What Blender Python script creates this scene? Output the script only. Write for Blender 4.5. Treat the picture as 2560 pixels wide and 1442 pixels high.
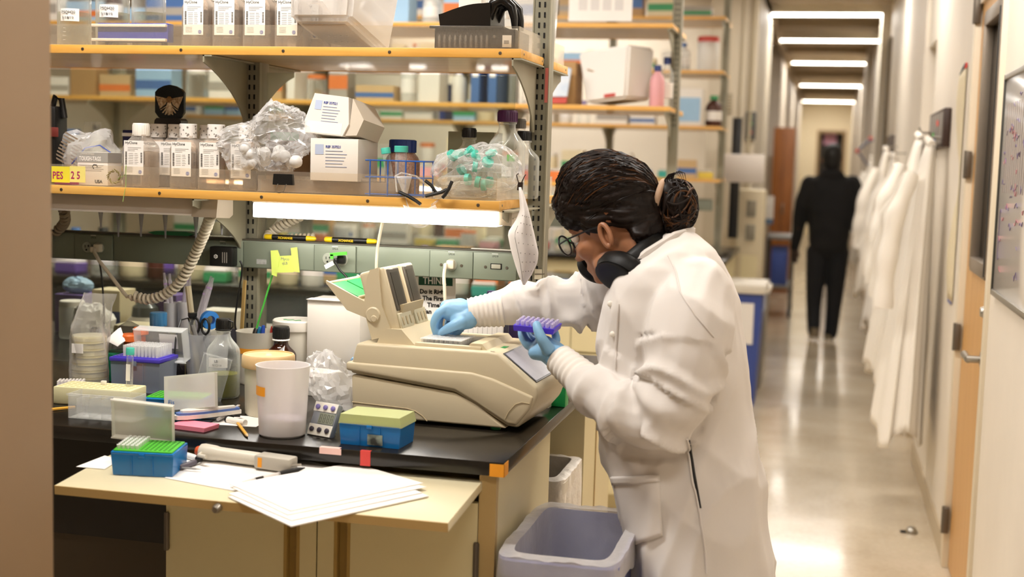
import bpy, bmesh, math, random
import numpy as np
from mathutils import Vector, Matrix, Euler
R_ = random.Random(7)
PI = math.pi
sc = bpy.context.scene
col = sc.collection
for _o in list(bpy.data.objects): bpy.data.objects.remove(_o)

# ------------------------------------------------------------------ camera
FPX, CX, CY = 3271.5, 1280.0, 721.0          # focal length in pixels of the 2560 x 1442 frame
YAW, PITCH, ROLL = -0.23229, -0.09886, 0.02903
EYE = Vector((0.0, 0.0, 1.523))
def _axes():
    f = Vector((math.sin(YAW)*math.cos(PITCH), math.cos(YAW)*math.cos(PITCH), math.sin(PITCH)))
    r = Vector((math.cos(YAW), -math.sin(YAW), 0)); u = r.cross(f)
    return (math.cos(ROLL)*r + math.sin(ROLL)*u, -math.sin(ROLL)*r + math.cos(ROLL)*u, f)
RGT, UPV, FWD = _axes()
cam = bpy.data.cameras.new('camera'); camo = bpy.data.objects.new('camera', cam); col.objects.link(camo)
cam.sensor_width = 36.0; cam.lens = FPX/2560*36.0; cam.clip_start = 0.05; cam.clip_end = 200
mw = Matrix((( RGT.x, UPV.x, -FWD.x, EYE.x), (RGT.y, UPV.y, -FWD.y, EYE.y), (RGT.z, UPV.z, -FWD.z, EYE.z), (0,0,0,1)))
camo.matrix_world = mw
cam.dof.use_dof = True; cam.dof.focus_distance = 3.12; cam.dof.aperture_fstop = 2.6
sc.camera = camo
# ------------------------------------------------------------------ world, exposure
wd = bpy.data.worlds.new('world'); sc.world = wd; wd.use_nodes = True
wd.node_tree.nodes['Background'].inputs[0].default_value = (1.0, 0.9, 0.78, 1)
wd.node_tree.nodes['Background'].inputs[1].default_value = 0.05
vs = sc.view_settings
vs.view_transform = 'Standard'; vs.look = 'None'; vs.exposure = 0.85; vs.gamma = 1.0; vs.use_curve_mapping = False
try:
    sc.cycles.transparent_max_bounces = 24; sc.cycles.max_bounces = 8; sc.cycles.caustics_reflective = False; sc.cycles.caustics_refractive = False
    sc.cycles.sample_clamp_indirect = 6.0; sc.cycles.adaptive_threshold = 0.04
except Exception: pass
LIGHT_TINT = (1.0, 0.965, 0.92)
CEIL = 3.06
def area(name, loc, sx, sy, power, rot=(0,0,0), tint=LIGHT_TINT):
    l = bpy.data.lights.new(name, 'AREA'); l.shape = 'RECTANGLE'; l.size = sx; l.size_y = sy; l.energy = power; l.color = tint
    o = bpy.data.objects.new(name, l); o.location = loc; o.rotation_euler = rot; col.objects.link(o); return o
# fluorescent fixtures: (x centre, y, z, length); each gets a lamp body and lens further down
CORR = [(0.02, 0.8, 2.98, 1.2), (0.02, 3.9, 2.98, 1.2), (0.02, 6.8, 2.98, 1.2), (0.02, 9.7, 2.98, 1.2), (0.02, 12.6, 2.98, 1.2), (-0.005, 15.15, 2.98, 1.2), (0.06, 18.4, 2.98, 1.2), (0.07, 23.4, 2.98, 1.2), (0.06, 29.0, 2.98, 1.5)]
AISLE = [(-1.5, 2.2, 2.98, 1.2), (-2.4, 4.74, 2.98, 2.4), (-2.6, 7.68, 2.98, 2.4), (-2.6, 10.5, 2.98, 2.4)]
LPOW = 24.0
for k, (x, y, z, L) in enumerate(CORR + AISLE):
    area('lamp_light', (x, y, z-0.062), L*0.96, 0.14, LPOW*(L/1.2)*(0.4 if y < 1 else 0.75 if (y < 4.2 and x > -1) else 1.0 if y < 4.2 else 0.62 if y < 5 else 0.55 if y < 7.2 else 0.42))
# under-shelf tube light
area('lamp_light', (-1.16, 3.06, 1.352), 0.58, 0.03, 0.8, tint=(1.0, 0.96, 0.9))

# ------------------------------------------------------------------ helpers
def ray(x, y): return RGT*((x-CX)/FPX) - UPV*((y-CY)/FPX) + FWD
def pt(x, y, Y=None, X=None, Z=None):            # a point of the place seen at (x, y), on a plane of known Y, X or Z
    d = ray(x, y)
    if Y is not None: t = Y/d.y
    elif X is not None: t = X/d.x
    else: t = (Z-EYE.z)/d.z
    return EYE + d*t
def mpp(p): return (Vector(p)-EYE).dot(FWD)/FPX   # metres per pixel at a point
def lin(h):
    h = h.lstrip('#'); o = []
    for i in (0, 2, 4):
        v = int(h[i:i+2], 16)/255
        o.append(v/12.92 if v <= 0.04045 else ((v+0.055)/1.055)**2.4)
    return (o[0], o[1], o[2], 1)
MATS = {}
def _new(name):
    m = bpy.data.materials.new(name); m.use_nodes = True; n = m.node_tree
    return m, n, n.nodes['Principled BSDF'], n.nodes['Material Output']
def mat(name, hexc='#888888', rough=0.5, metal=0.0, spec=0.5, noise=0.0, nscale=30.0, bump=0.0, bscale=60.0, stretch=None, hex2=None, coat=0.0, sss=0.0, emit=0.0, bdist=0.002):
    if name in MATS: return MATS[name]
    m, n, b, out = _new(name); L = n.links
    c = lin(hexc)
    b.inputs['Base Color'].default_value = c; b.inputs['Roughness'].default_value = rough; b.inputs['Metallic'].default_value = metal
    b.inputs['Specular IOR Level'].default_value = spec; b.inputs['Coat Weight'].default_value = coat
    if sss: b.inputs['Subsurface Weight'].default_value = sss; b.inputs['Subsurface Radius'].default_value = (0.01, 0.004, 0.002); b.inputs['Subsurface Scale'].default_value = 0.5
    if emit: b.inputs['Emission Color'].default_value = c; b.inputs['Emission Strength'].default_value = emit
    if noise or bump or hex2:
        tc = n.nodes.new('ShaderNodeTexCoord'); mp = n.nodes.new('ShaderNodeMapping'); L.new(tc.outputs['Object'], mp.inputs['Vector'])
        if stretch: mp.inputs['Scale'].default_value = stretch
        if noise or hex2:
            t = n.nodes.new('ShaderNodeTexNoise'); t.inputs['Scale'].default_value = nscale; t.inputs['Detail'].default_value = 6; L.new(mp.outputs[0], t.inputs['Vector'])
            r = n.nodes.new('ShaderNodeValToRGB'); r.color_ramp.elements[0].position = 0.35; r.color_ramp.elements[1].position = 0.65
            c2 = lin(hex2) if hex2 else tuple(min(1, v*(1+noise)) for v in c[:3])+(1,)
            c1 = c if hex2 else tuple(v*(1-noise) for v in c[:3])+(1,)
            r.color_ramp.elements[0].color = c1; r.color_ramp.elements[1].color = c2
            L.new(t.outputs['Fac'], r.inputs[0]); L.new(r.outputs[0], b.inputs['Base Color'])
        if bump:
            t2 = n.nodes.new('ShaderNodeTexNoise'); t2.inputs['Scale'].default_value = bscale; t2.inputs['Detail'].default_value = 4; L.new(mp.outputs[0], t2.inputs['Vector'])
            bp = n.nodes.new('ShaderNodeBump'); bp.inputs['Strength'].default_value = bump; bp.inputs['Distance'].default_value = bdist
            L.new(t2.outputs['Fac'], bp.inputs['Height']); L.new(bp.outputs[0], b.inputs['Normal'])
    if emit: m.cycles.emission_sampling = 'NONE'
    MATS[name] = m; return m
def clear(name, hexc='#e8ece8', base=0.10, edge=0.55, rough=0.08, tint='#ffffff', bump=0.0, bscale=40.0, bdist=0.004):
    """thin clear or milky plastic and glass: a film that lets most light straight through and reflects at grazing angles"""
    if name in MATS: return MATS[name]
    m, n, b, out = _new(name); L = n.links
    b.inputs['Base Color'].default_value = lin(hexc); b.inputs['Roughness'].default_value = rough; b.inputs['Specular IOR Level'].default_value = 0.8
    tr = n.nodes.new('ShaderNodeBsdfTransparent'); tr.inputs[0].default_value = lin(tint)
    lw = n.nodes.new('ShaderNodeLayerWeight'); lw.inputs[0].default_value = 0.35
    ma = n.nodes.new('ShaderNodeMath'); ma.operation = 'MULTIPLY_ADD'; ma.inputs[1].default_value = edge; ma.inputs[2].default_value = base; ma.use_clamp = True
    L.new(lw.outputs['Facing'], ma.inputs[0])
    mx = n.nodes.new('ShaderNodeMixShader'); L.new(ma.outputs[0], mx.inputs[0]); L.new(tr.outputs[0], mx.inputs[1]); L.new(b.outputs[0], mx.inputs[2]); L.new(mx.outputs[0], out.inputs[0])
    if bump:
        tc = n.nodes.new('ShaderNodeTexCoord'); t2 = n.nodes.new('ShaderNodeTexNoise'); t2.inputs['Scale'].default_value = bscale; t2.inputs['Detail'].default_value = 3; L.new(tc.outputs['Object'], t2.inputs['Vector'])
        bp = n.nodes.new('ShaderNodeBump'); bp.inputs['Strength'].default_value = bump; bp.inputs['Distance'].default_value = bdist
        L.new(t2.outputs['Fac'], bp.inputs['Height']); L.new(bp.outputs[0], b.inputs['Normal']); L.new(bp.outputs[0], lw.inputs['Normal'])
    MATS[name] = m; return m

class MB:
    """collects shapes into one mesh"""
    def __init__(s): s.bm = bmesh.new()
    def _add(s, verts, faces, M=None):
        vs_ = [s.bm.verts.new((M @ Vector(v)) if M else Vector(v)) for v in verts]
        for f in faces:
            try: s.bm.faces.new([vs_[i] for i in f])
            except ValueError: pass
        return vs_
    def box(s, x0, x1, y0, y1, z0, z1, bev=0.0, seg=2, M=None):
        b = bmesh.new()
        vs_ = [b.verts.new(v) for v in ((x0,y0,z0),(x1,y0,z0),(x1,y1,z0),(x0,y1,z0),(x0,y0,z1),(x1,y0,z1),(x1,y1,z1),(x0,y1,z1))]
        for f in ((0,3,2,1),(4,5,6,7),(0,1,5,4),(1,2,6,5),(2,3,7,6),(3,0,4,7)): b.faces.new([vs_[i] for i in f])
        if bev: bmesh.ops.bevel(b, geom=b.edges[:], offset=bev, segments=seg, affect='EDGES', profile=0.5)
        s.merge(b, M); return s
    def cbox(s, cx, cy, cz, sx, sy, sz, bev=0.0, M=None, seg=2): return s.box(cx-sx/2, cx+sx/2, cy-sy/2, cy+sy/2, cz-sz/2, cz+sz/2, bev, seg, M)
    def merge(s, b, M=None):
        b.verts.index_update(); mp = [s.bm.verts.new((M @ v.co) if M else v.co) for v in b.verts]
        for f in b.faces:
            try: s.bm.faces.new([mp[v.index] for v in f.verts])
            except ValueError: pass
        b.free(); return s
    def lathe(s, prof, c=(0,0,0), seg=24, M=None, sx=1.0, sy=1.0, square=0.0, cap0=True, cap1=True):
        """profile [(r, z)...]; square > 0 pushes the section towards a rounded square"""
        rings = []
        for r, z in prof:
            ring = []
            for k in range(seg):
                a = 2*PI*(k+0.5)/seg; ca, sa = math.cos(a), math.sin(a)
                q = 1.0
                if square: q = (1-square) + square/max(abs(ca), abs(sa))
                v = Vector((c[0]+r*q*ca*sx, c[1]+r*q*sa*sy, c[2]+z)); ring.append(s.bm.verts.new((M @ v) if M else v))
            rings.append(ring)
        for i in range(len(rings)-1):
            a, b = rings[i], rings[i+1]
            for k in range(seg):
                s.bm.faces.new((a[k], a[(k+1) % seg], b[(k+1) % seg], b[k]))
        if cap0: s.bm.faces.new(list(reversed(rings[0])))
        if cap1: s.bm.faces.new(rings[-1])
        return s
    def tube(s, pts, r, seg=8, cap=True, M=None, flat=1.0, up=None):
        pts = [Vector(p) for p in pts]; n = len(pts); rs = r if isinstance(r, (list, tuple)) else [r]*n
        t0 = (pts[1]-pts[0]).normalized(); ref = Vector(up) if up else (Vector((0,0,1)) if abs(t0.z) < 0.9 else Vector((1,0,0)))
        u = (ref - t0*ref.dot(t0)).normalized(); rings = []
        for i in range(n):
            t = (pts[min(i+1, n-1)]-pts[max(i-1, 0)])
            if t.length < 1e-9: t = t0
            t = t.normalized(); u = u - t*u.dot(t)
            u = u.normalized() if u.length > 1e-6 else t.orthogonal().normalized()
            w = t.cross(u); ring = []
            for k in range(seg):
                a = 2*PI*k/seg; v = pts[i] + (u*math.cos(a)*flat + w*math.sin(a))*rs[i]
                ring.append(s.bm.verts.new((M @ v) if M else v))
            rings.append(ring)
        for i in range(n-1):
            a, b = rings[i], rings[i+1]
            for k in range(seg): s.bm.faces.new((a[k], a[(k+1) % seg], b[(k+1) % seg], b[k]))
        if cap: s.bm.faces.new(list(reversed(rings[0]))); s.bm.faces.new(rings[-1])
        return s
    def prism(s, poly, y0, y1, M=None, plane='xz'):
        """polygon in (x, z) (or xy / yz) extruded along the third axis between y0 and y1"""
        def mk(p, d):
            v = {'xz': (p[0], d, p[1]), 'xy': (p[0], p[1], d), 'yz': (d, p[0], p[1])}[plane]
            v = Vector(v); return s.bm.verts.new((M @ v) if M else v)
        a = [mk(p, y0) for p in poly]; b = [mk(p, y1) for p in poly]; n = len(poly)
        fs = [s.bm.faces.new(a), s.bm.faces.new(list(reversed(b)))]
        for k in range(n): fs.append(s.bm.faces.new((a[k], b[k], b[(k+1) % n], a[(k+1) % n])))
        bmesh.ops.recalc_face_normals(s.bm, faces=fs); return s
    def grid(s, fn, nu, nv, closed_u=False):
        g = [[s.bm.verts.new(fn(i/(nu-1 if not closed_u else nu), j/(nv-1))) for j in range(nv)] for i in range(nu)]
        for i in range(nu if closed_u else nu-1):
            for j in range(nv-1):
                s.bm.faces.new((g[i][j], g[(i+1) % nu][j], g[(i+1) % nu][j+1], g[i][j+1]))
        return s
    def ball(s, c, rx, ry=None, rz=None, seg=16, rings=10, M=None):
        ry = ry or rx; rz = rz or rx; b = bmesh.new()
        bmesh.ops.create_uvsphere(b, u_segments=seg, v_segments=rings, radius=1)
        T = Matrix.Translation(Vector(c)) @ (M or Matrix.Identity(4)) @ Matrix.Diagonal((rx, ry, rz, 1)); return s.merge(b, T)
    def mesh(s, name, m=None, smooth=True, ang=38, solid=0.0):
        me = bpy.data.meshes.new(name); bm = s.bm
        if smooth:
            bm.normal_update()
            for f in bm.faces: f.smooth = True
            lim = math.radians(ang)
            for e in bm.edges:
                if len(e.link_faces) == 2 and e.calc_face_angle(0.0) > lim: e.smooth = False
        bm.to_mesh(me); bm.free()
        if m: me.materials.append(m)
        return me
    def build(s, name, m, parent=None, loc=None, rot=None, smooth=True, world=False, ang=38, solid=0.0):
        if world and parent is not None:
            inv = parent_world(parent).inverted()
            for v in s.bm.verts: v.co = inv @ v.co
        o = bpy.data.objects.new(name, s.mesh(name, m, smooth, ang)); col.objects.link(o)
        if parent is not None: o.parent = parent
        if loc is not None: o.location = loc
        if rot is not None: o.rotation_euler = rot
        if solid:
            md = o.modifiers.new('thickness', 'SOLIDIFY'); md.thickness = solid; md.offset = 0
        return o
def parent_world(o):
    m = Matrix.Translation(o.location) @ o.rotation_euler.to_matrix().to_4x4() @ Matrix.Diagonal((*o.scale, 1))
    return parent_world(o.parent) @ m if o.parent else m
def tag(o, label=None, cat=None, group=None, kind=None):
    if label: o['label'] = label
    if cat: o['category'] = cat
    if group: o['group'] = group
    if kind: o['kind'] = kind
    return o
def thing(name, label, cat, loc=(0,0,0), rz=0.0, group=None, rot=None):
    o = bpy.data.objects.new(name, None); col.objects.link(o); o.empty_display_size = 0.05
    o.location = loc; o.rotation_euler = rot if rot else (0, 0, rz)
    return tag(o, label, cat, group)
def struct(name, mb, m, parent=None, **k):
    o = mb.build(name, m, parent, **k)
    if parent is None: o['kind'] = 'structure'
    return o
def copy_tree(o, parent=None, loc=None, rz=None, label=None):
    c = o.copy(); col.objects.link(c); c.parent = parent
    if loc is not None: c.location = loc
    if rz is not None: c.rotation_euler = (0, 0, rz)
    if label: c['label'] = label
    for ch in o.children: copy_tree(ch, c)
    return c
def look(o, label): o['label'] = label; return o
_TXT = {}
def txt(s, size, m, parent, loc, rot=(PI/2, 0, 0), align='LEFT', bold=0.0, name='lettering', sx=1.0, ext=0.0002, gap=1.0):
    key = (s, round(size, 5), align, bold, m.name, sx, gap)
    if key not in _TXT:
        cu = bpy.data.curves.new('lettering', 'FONT'); cu.body = s; cu.size = size; cu.align_x = align; cu.extrude = ext; cu.offset = bold; cu.resolution_u = 2; cu.space_line = gap
        o = bpy.data.objects.new('tmp', cu); col.objects.link(o); bpy.context.view_layer.update()
        me = bpy.data.meshes.new_from_object(o.evaluated_get(bpy.context.evaluated_depsgraph_get()))
        bpy.data.objects.remove(o); me.materials.clear(); me.materials.append(m)
        if sx != 1.0:
            for v in me.vertices: v.co.x *= sx
        _TXT[key] = me
    o = bpy.data.objects.new(name, _TXT[key]); col.objects.link(o); o.parent = parent; o.location = loc; o.rotation_euler = rot
    return o
def hnoise(x, y, z=0.0, s=1.0):
    from mathutils import noise
    return noise.noise(Vector((x*s, y*s, z*s)))
# ================================================================== STRUCTURE
m_wall = mat('wall_paint', '#e3d9ca', 0.55, noise=0.03, nscale=3, bump=0.05, bscale=200)
m_wall2 = mat('wall_paint_cool', '#dbd1c0', 0.5, noise=0.03, nscale=2)
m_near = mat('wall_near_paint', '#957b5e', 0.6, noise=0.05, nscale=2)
m_ceil = mat('ceiling_paint', '#c9b595', 0.8, noise=0.04, nscale=4)
m_beam = mat('ceiling_beam', '#b3a083', 0.8)
def floor_mat():
    m, n, b, out = _new('floor_vinyl'); L = n.links
    tc = n.nodes.new('ShaderNodeTexCoord'); t = n.nodes.new('ShaderNodeTexNoise'); t.inputs['Scale'].default_value = 2.2; t.inputs['Detail'].default_value = 8
    t2 = n.nodes.new('ShaderNodeTexNoise'); t2.inputs['Scale'].default_value = 45; L.new(tc.outputs['Object'], t.inputs['Vector']); L.new(tc.outputs['Object'], t2.inputs['Vector'])
    ad = n.nodes.new('ShaderNodeMath'); ad.operation = 'MULTIPLY_ADD'; ad.inputs[1].default_value = 0.35; L.new(t2.outputs['Fac'], ad.inputs[0]); L.new(t.outputs['Fac'], ad.inputs[2])
    r = n.nodes.new('ShaderNodeValToRGB'); r.color_ramp.elements[0].position = 0.45; r.color_ramp.elements[1].position = 0.85
    r.color_ramp.elements[0].color = lin('#c3b39a'); r.color_ramp.elements[1].color = lin('#d9ccb6'); L.new(ad.outputs[0], r.inputs[0]); L.new(r.outputs[0], b.inputs['Base Color'])
    b.inputs['Roughness'].default_value = 0.16; b.inputs['Specular IOR Level'].default_value = 0.55; b.inputs['Coat Weight'].default_value = 0.25; b.inputs['Coat Roughness'].default_value = 0.08
    w = n.nodes.new('ShaderNodeTexNoise'); w.inputs['Scale'].default_value = 3.5; L.new(tc.outputs['Object'], w.inputs['Vector'])
    bp = n.nodes.new('ShaderNodeBump'); bp.inputs['Strength'].default_value = 0.10; bp.inputs['Distance'].default_value = 0.02; L.new(w.outputs['Fac'], bp.inputs['Height']); L.new(bp.outputs[0], b.inputs['Normal'])
    return m
XL, XR, YB, YE = -6.6, 2.4, -2.6, 31.0
struct('floor', MB().box(XL, XR, YB, YE, -0.1, 0), floor_mat())
struct('ceiling', MB().box(XL, XR, YB, YE, CEIL, CEIL+0.1), m_ceil)
struct('wall_west', MB().box(XL-0.1, XL, YB, YE, 0, CEIL), m_wall)
struct('wall_front', MB().box(XL, XR, YB-0.1, YB, 0, CEIL), m_wall2)
# end of the corridor with a doorway
DX0, DX1, DZ = -0.185, 0.33, 2.3
struct('wall_end', MB().box(-2.2, DX0-0.0, YE-0.6, YE-0.5, 0, CEIL).box(DX1, 2.4, YE-0.6, YE-0.5, 0, CEIL).box(DX0, DX1, YE-0.6, YE-0.5, DZ, CEIL), mat('wall_end_paint', '#f3e6c6', 0.6))
struct('trim_1', MB().box(DX0-0.06, DX0, YE-0.63, YE-0.6, 0, DZ+0.06).box(DX1, DX1+0.06, YE-0.63, YE-0.6, 0, DZ+0.06).box(DX0, DX1, YE-0.63, YE-0.6, DZ, DZ+0.06), mat('trim_tan', '#a58a63', 0.5))
# right wall of the corridor: near piece, door, piece with coats, alcove, far piece
RX = 0.52; DY0, DY1, DH = 4.36, 5.22, 2.14
struct('wall_right_near', MB().box(RX, RX+0.16, YB, DY0, 0, CEIL), m_wall)
struct('wall_right_over_door', MB().box(RX, RX+0.16, DY0, DY1, DH, CEIL), m_wall)
struct('wall_right_middle', MB().box(RX, RX+0.16, DY1, 7.15, 0, CEIL), m_wall)
struct('wall_right_alcove', MB().box(RX+0.14, RX+0.3, 7.15, 7.72, 0, CEIL).box(RX+0.0, RX+0.14, 7.15, 7.72, 2.2, CEIL), m_wall2)
struct('wall_right_far', MB().box(RX-0.02, RX+0.3, 7.72, YE-0.5, 0, CEIL), m_wall)
struct('wall_right_pilaster', MB().box(RX-0.10, RX, 12.4, 12.9, 0, CEIL).box(RX-0.10, RX, 17.2, 17.8, 0, CEIL), m_wall2)
m_base = mat('baseboard_vinyl', '#bfae91', 0.4)
struct('baseboard_right', MB().box(RX-0.008, RX, DY1+0.03, 7.15, 0, 0.10).box(RX-0.028, RX-0.02, 7.72, YE-0.6, 0, 0.10).box(RX, RX+0.14, 7.71, 7.72, 0, 0.10).box(RX-0.008, RX, YB, DY0-0.03, 0, 0.1), m_base)
# wall end in the near left
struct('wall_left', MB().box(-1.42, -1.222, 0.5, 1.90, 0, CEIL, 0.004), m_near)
# lab end wall beyond the third island, with the shaft beside the corridor
struct('wall_back', MB().box(XL, -0.92, 11.2, 11.35, 0, CEIL), m_wall2)
struct('wall_shaft', MB().box(-0.95, -0.575, 10.6, 13.0, 0, CEIL), mat('shaft_paint', '#cabfaa', 0.55))
struct('trim_2', MB().box(-0.80, -0.79, 10.585, 10.6, 1.1, CEIL).box(-0.70, -0.69, 10.585, 10.6, 1.1, CEIL).box(-0.62, -0.60, 10.56, 10.6, 0, CEIL), mat('shaft_trim', '#a79a7e', 0.5))
struct('wall_left_far', MB().box(-2.2, -0.62, 17.2, YE-0.5, 0, CEIL), m_wall)
# ceiling beams across the corridor
for k, y in enumerate((8.6, 11.7, 14.2, 17.4, 21.9, 27.0)):
    struct('trim_%d' % (k+3), MB().box(-0.575, RX-0.02, y, y+0.55, 2.985, CEIL), m_beam)
struct('trim_9', MB().box(-0.62, -0.575, 7.2, YE-0.6, 2.90, CEIL), m_beam)
# ------------------------------------------------------------------ door on the right
m_oak = mat('door_veneer', '#c9985a', 0.42, hex2='#d6a86a', nscale=6, stretch=(1, 8, 0.35), bump=0.02)
m_steel = mat('brushed_steel', '#a9a49a', 0.32, 0.9)
m_darksteel = mat('hinge_metal', '#6e655a', 0.45, 0.7)
m_frame = mat('door_frame_paint', '#ddd0b8', 0.4)
struct('trim_10', MB().box(RX-0.012, RX+0.11, DY1-0.035, DY1+0.03, 0, DH+0.03, 0.004).box(RX-0.012, RX+0.11, DY0-0.03, DY0+0.02, 0, DH+0.03, 0.004), m_frame)
d = bpy.data.objects.new('door_1', None); col.objects.link(d); d['kind'] = 'structure'; d['label'] = 'light wooden door with a tall narrow dark window in the right wall'
dx = RX+0.012; y0, y1 = DY0+0.02, DY1-0.04
wz0, wz1, wy0, wy1 = 1.20, 2.06, 4.52, 4.98
dm = MB().box(dx, dx+0.045, y0, wy0, 0.01, DH).box(dx, dx+0.045, wy1, y1, 0.01, DH).box(dx, dx+0.045, wy0, wy1, 0.01, wz0).box(dx, dx+0.045, wy0, wy1, wz1, DH)
dm.build('door_slab', m_oak, d)
fr = MB()
for a in ((wy0-0.02, wy0+0.012, wz0-0.02, wz1+0.02), (wy1-0.012, wy1+0.02, wz0-0.02, wz1+0.02), (wy0, wy1, wz0-0.03, wz0+0.02), (wy0, wy1, wz1-0.02, wz1+0.03)):
    fr.box(dx-0.012, dx+0.02, a[0], a[1], a[2], a[3], 0.002)
fr.build('window_frame', mat('frame_bronze', '#8d8071', 0.4, 0.5), d)
MB().box(dx+0.02, dx+0.026, wy0, wy1, wz0, wz1).build('window_pane', mat('dark_pane', '#100d0a', 0.06, spec=0.6), d)
MB().box(dx-0.014, dx-0.004, wy0+0.002, wy0+0.03, wz0-0.02, wz1).build('glazing_bead', mat('black_rubber', '#0d0c0b', 0.6), d)
for z in (0.19, 0.90, 1.55, 2.12):
    MB().box(RX-0.018, RX+0.004, DY1-0.055, DY1-0.02, z-0.05, z+0.05, 0.003).lathe([(0.007, -0.052), (0.007, 0.052)], (RX-0.016, DY1-0.038, z), 10).build('hinge', m_darksteel, d)
hb = MB().box(dx-0.008, dx, y0+0.028, y0+0.072, 0.88, 1.10, 0.003); hb.build('handle_plate', m_steel, d)
MB().lathe([(0.018, 0), (0.018, 0.02), (0.014, 0.028)], (0, 0, 0), 16, Matrix.Translation((dx, y0+0.05, 1.075)) @ Matrix.Rotation(-PI/2, 4, 'Y')).build('lock_cylinder', m_steel, d)
MB().lathe([(0.026, 0), (0.026, 0.012), (0.012, 0.014), (0.012, 0.055)], (0, 0, 0), 18, Matrix.Translation((dx-0.006, y0+0.05, 0.92)) @ Matrix.Rotation(-PI/2, 4, 'Y')).tube([(dx-0.055, y0+0.045, 0.92), (dx-0.055, y0+0.17, 0.92)], 0.0125, 14).build('door_handle', m_steel, d)
# ------------------------------------------------------------------ ceiling lamps
m_lens = mat('lamp_lens', '#fff6e8', 0.5, emit=7.0); m_lampbody = mat('lamp_body', '#d8cdb8', 0.4)
def lamp_fixture(x, y, z, L, label, group):
    t = thing('ceiling_lamp', label, 'ceiling lamp', (x, y, z), group=group)
    MB().box(-L/2, L/2, -0.09, 0.09, -0.05, CEIL-z, 0.004).build('housing', m_lampbody, t)
    MB().box(-L/2+0.01, L/2-0.01, -0.075, 0.075, -0.058, -0.05).build('lens', m_lens, t)
    for s in (-1, 1): MB().box(s*L/2-0.012, s*L/2+0.012, -0.092, 0.092, -0.06, 0.0, 0.004).build('end_cap', m_lampbody, t)
LN = {4: 'nearest lit fluorescent lamp seen on the corridor ceiling', 5: 'second lit fluorescent lamp down the corridor ceiling', 6: 'third lit fluorescent lamp down the corridor ceiling', 7: 'fourth lit fluorescent lamp down the corridor ceiling', 8: 'farthest fluorescent lamp at the corridor end'}
for k, (x, y, z, L) in enumerate(CORR):
    if k >= 4: lamp_fixture(x, y, z, L, LN[k], 'corridor ceiling lamps')
    else: lamp_fixture(x, y, z, L, '%s ceiling lamp over the near corridor, above the frame' % ['first', 'second', 'third', 'fourth'][k], 'corridor ceiling lamps')
for k, (x, y, z, L) in enumerate(AISLE): lamp_fixture(x, y, z, L, 'fluorescent ceiling lamp over the %s lab aisle, above the frame' % ['nearest', 'second', 'third', 'farthest'][k], 'aisle ceiling lamps')
# ================================================================== ISLAND BENCHES AND SHELVES
BZ = 0.914; BX = -0.60; IY = [3.274, 6.214, 9.154]
m_epoxy = mat('black_epoxy_top', '#16130f', 0.22, spec=0.55, hex2='#221d17', nscale=9, bump=0.03, bscale=300)
m_lam = mat('cream_laminate', '#d6c99f', 0.42, noise=0.02, nscale=4)
m_lam2 = mat('cream_edge_band', '#b79b66', 0.45)
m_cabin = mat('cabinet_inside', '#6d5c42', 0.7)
m_post = mat('grey_green_steel', '#8f8b78', 0.45, 0.15, noise=0.06, nscale=12)
m_brack = mat('bracket_steel', '#9c9782', 0.45, 0.15, noise=0.05, nscale=10)
m_slot = mat('slot_black', '#0c0a08', 0.8)
m_lip = mat('maple_lip', '#dca24a', 0.38, hex2='#e8b45f', nscale=7, stretch=(0.6, 6, 9), bump=0.02)
m_ply = mat('shelf_board', '#b09468', 0.38, hex2='#c0a47a', nscale=5, stretch=(0.4, 6, 1), coat=0.2)
m_screw = mat('screw_steel', '#7d7468', 0.35, 0.9)
m_plexi = clear('plexi', '#e9e2d4', 0.06, 0.5, 0.05, '#fbf7f0')
m_glass = clear('partition_glass', '#dfe6df', 0.035, 0.4, 0.03, '#f2f5ef')
POSTS = [-3.6, -2.55, -1.49, -0.71]
SHELF_Z = [1.424, 1.776, 2.145, 2.50]
_post_mesh = {}
def post_mesh(z0, z1):
    k = (z0, z1)
    if k not in _post_mesh:
        b = MB().box(-0.0205, 0.0205, -0.032, 0.032, z0, z1, 0.002)
        _post_mesh[k] = b.mesh('post', m_post)
    return _post_mesh[k]
_slot_me = MB().box(-0.0022, 0.0022, -0.0335, -0.031, -0.0065, 0.0065).mesh('slot', m_slot, smooth=False)
def upright(x, y, slots, label, zt=3.0):
    t = thing('shelf_post', label, 'shelf post', (x, y, 0), group='slotted steel uprights carrying the lab shelves')
    o = bpy.data.objects.new('post', post_mesh(BZ, zt)); col.objects.link(o); o.parent = t
    MB().box(-0.023, -0.0195, -0.034, -0.020, BZ, zt).box(0.0195, 0.023, -0.034, -0.020, BZ, zt).build('flange', m_brack, t)
    if slots:
        for z in np.arange(slots[0], slots[1], 0.0254):
            for sx in (-0.007, 0.007):
                s_ = bpy.data.objects.new('slot', _slot_me); col.objects.link(s_); s_.parent = t; s_.location = (sx, 0, float(z))
    return t
_br_me = None
def bracket_profile(L, H): 
    p = [(0, 0), (-L, 0), (-L, -0.018)]
    for k in range(9):
        u = k/8; p.append((-L*(1-u)**1.6*0.96-0.012, -0.018 - (H-0.018)*(u**1.15)))
    p.append((0, -H)); return p
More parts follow.
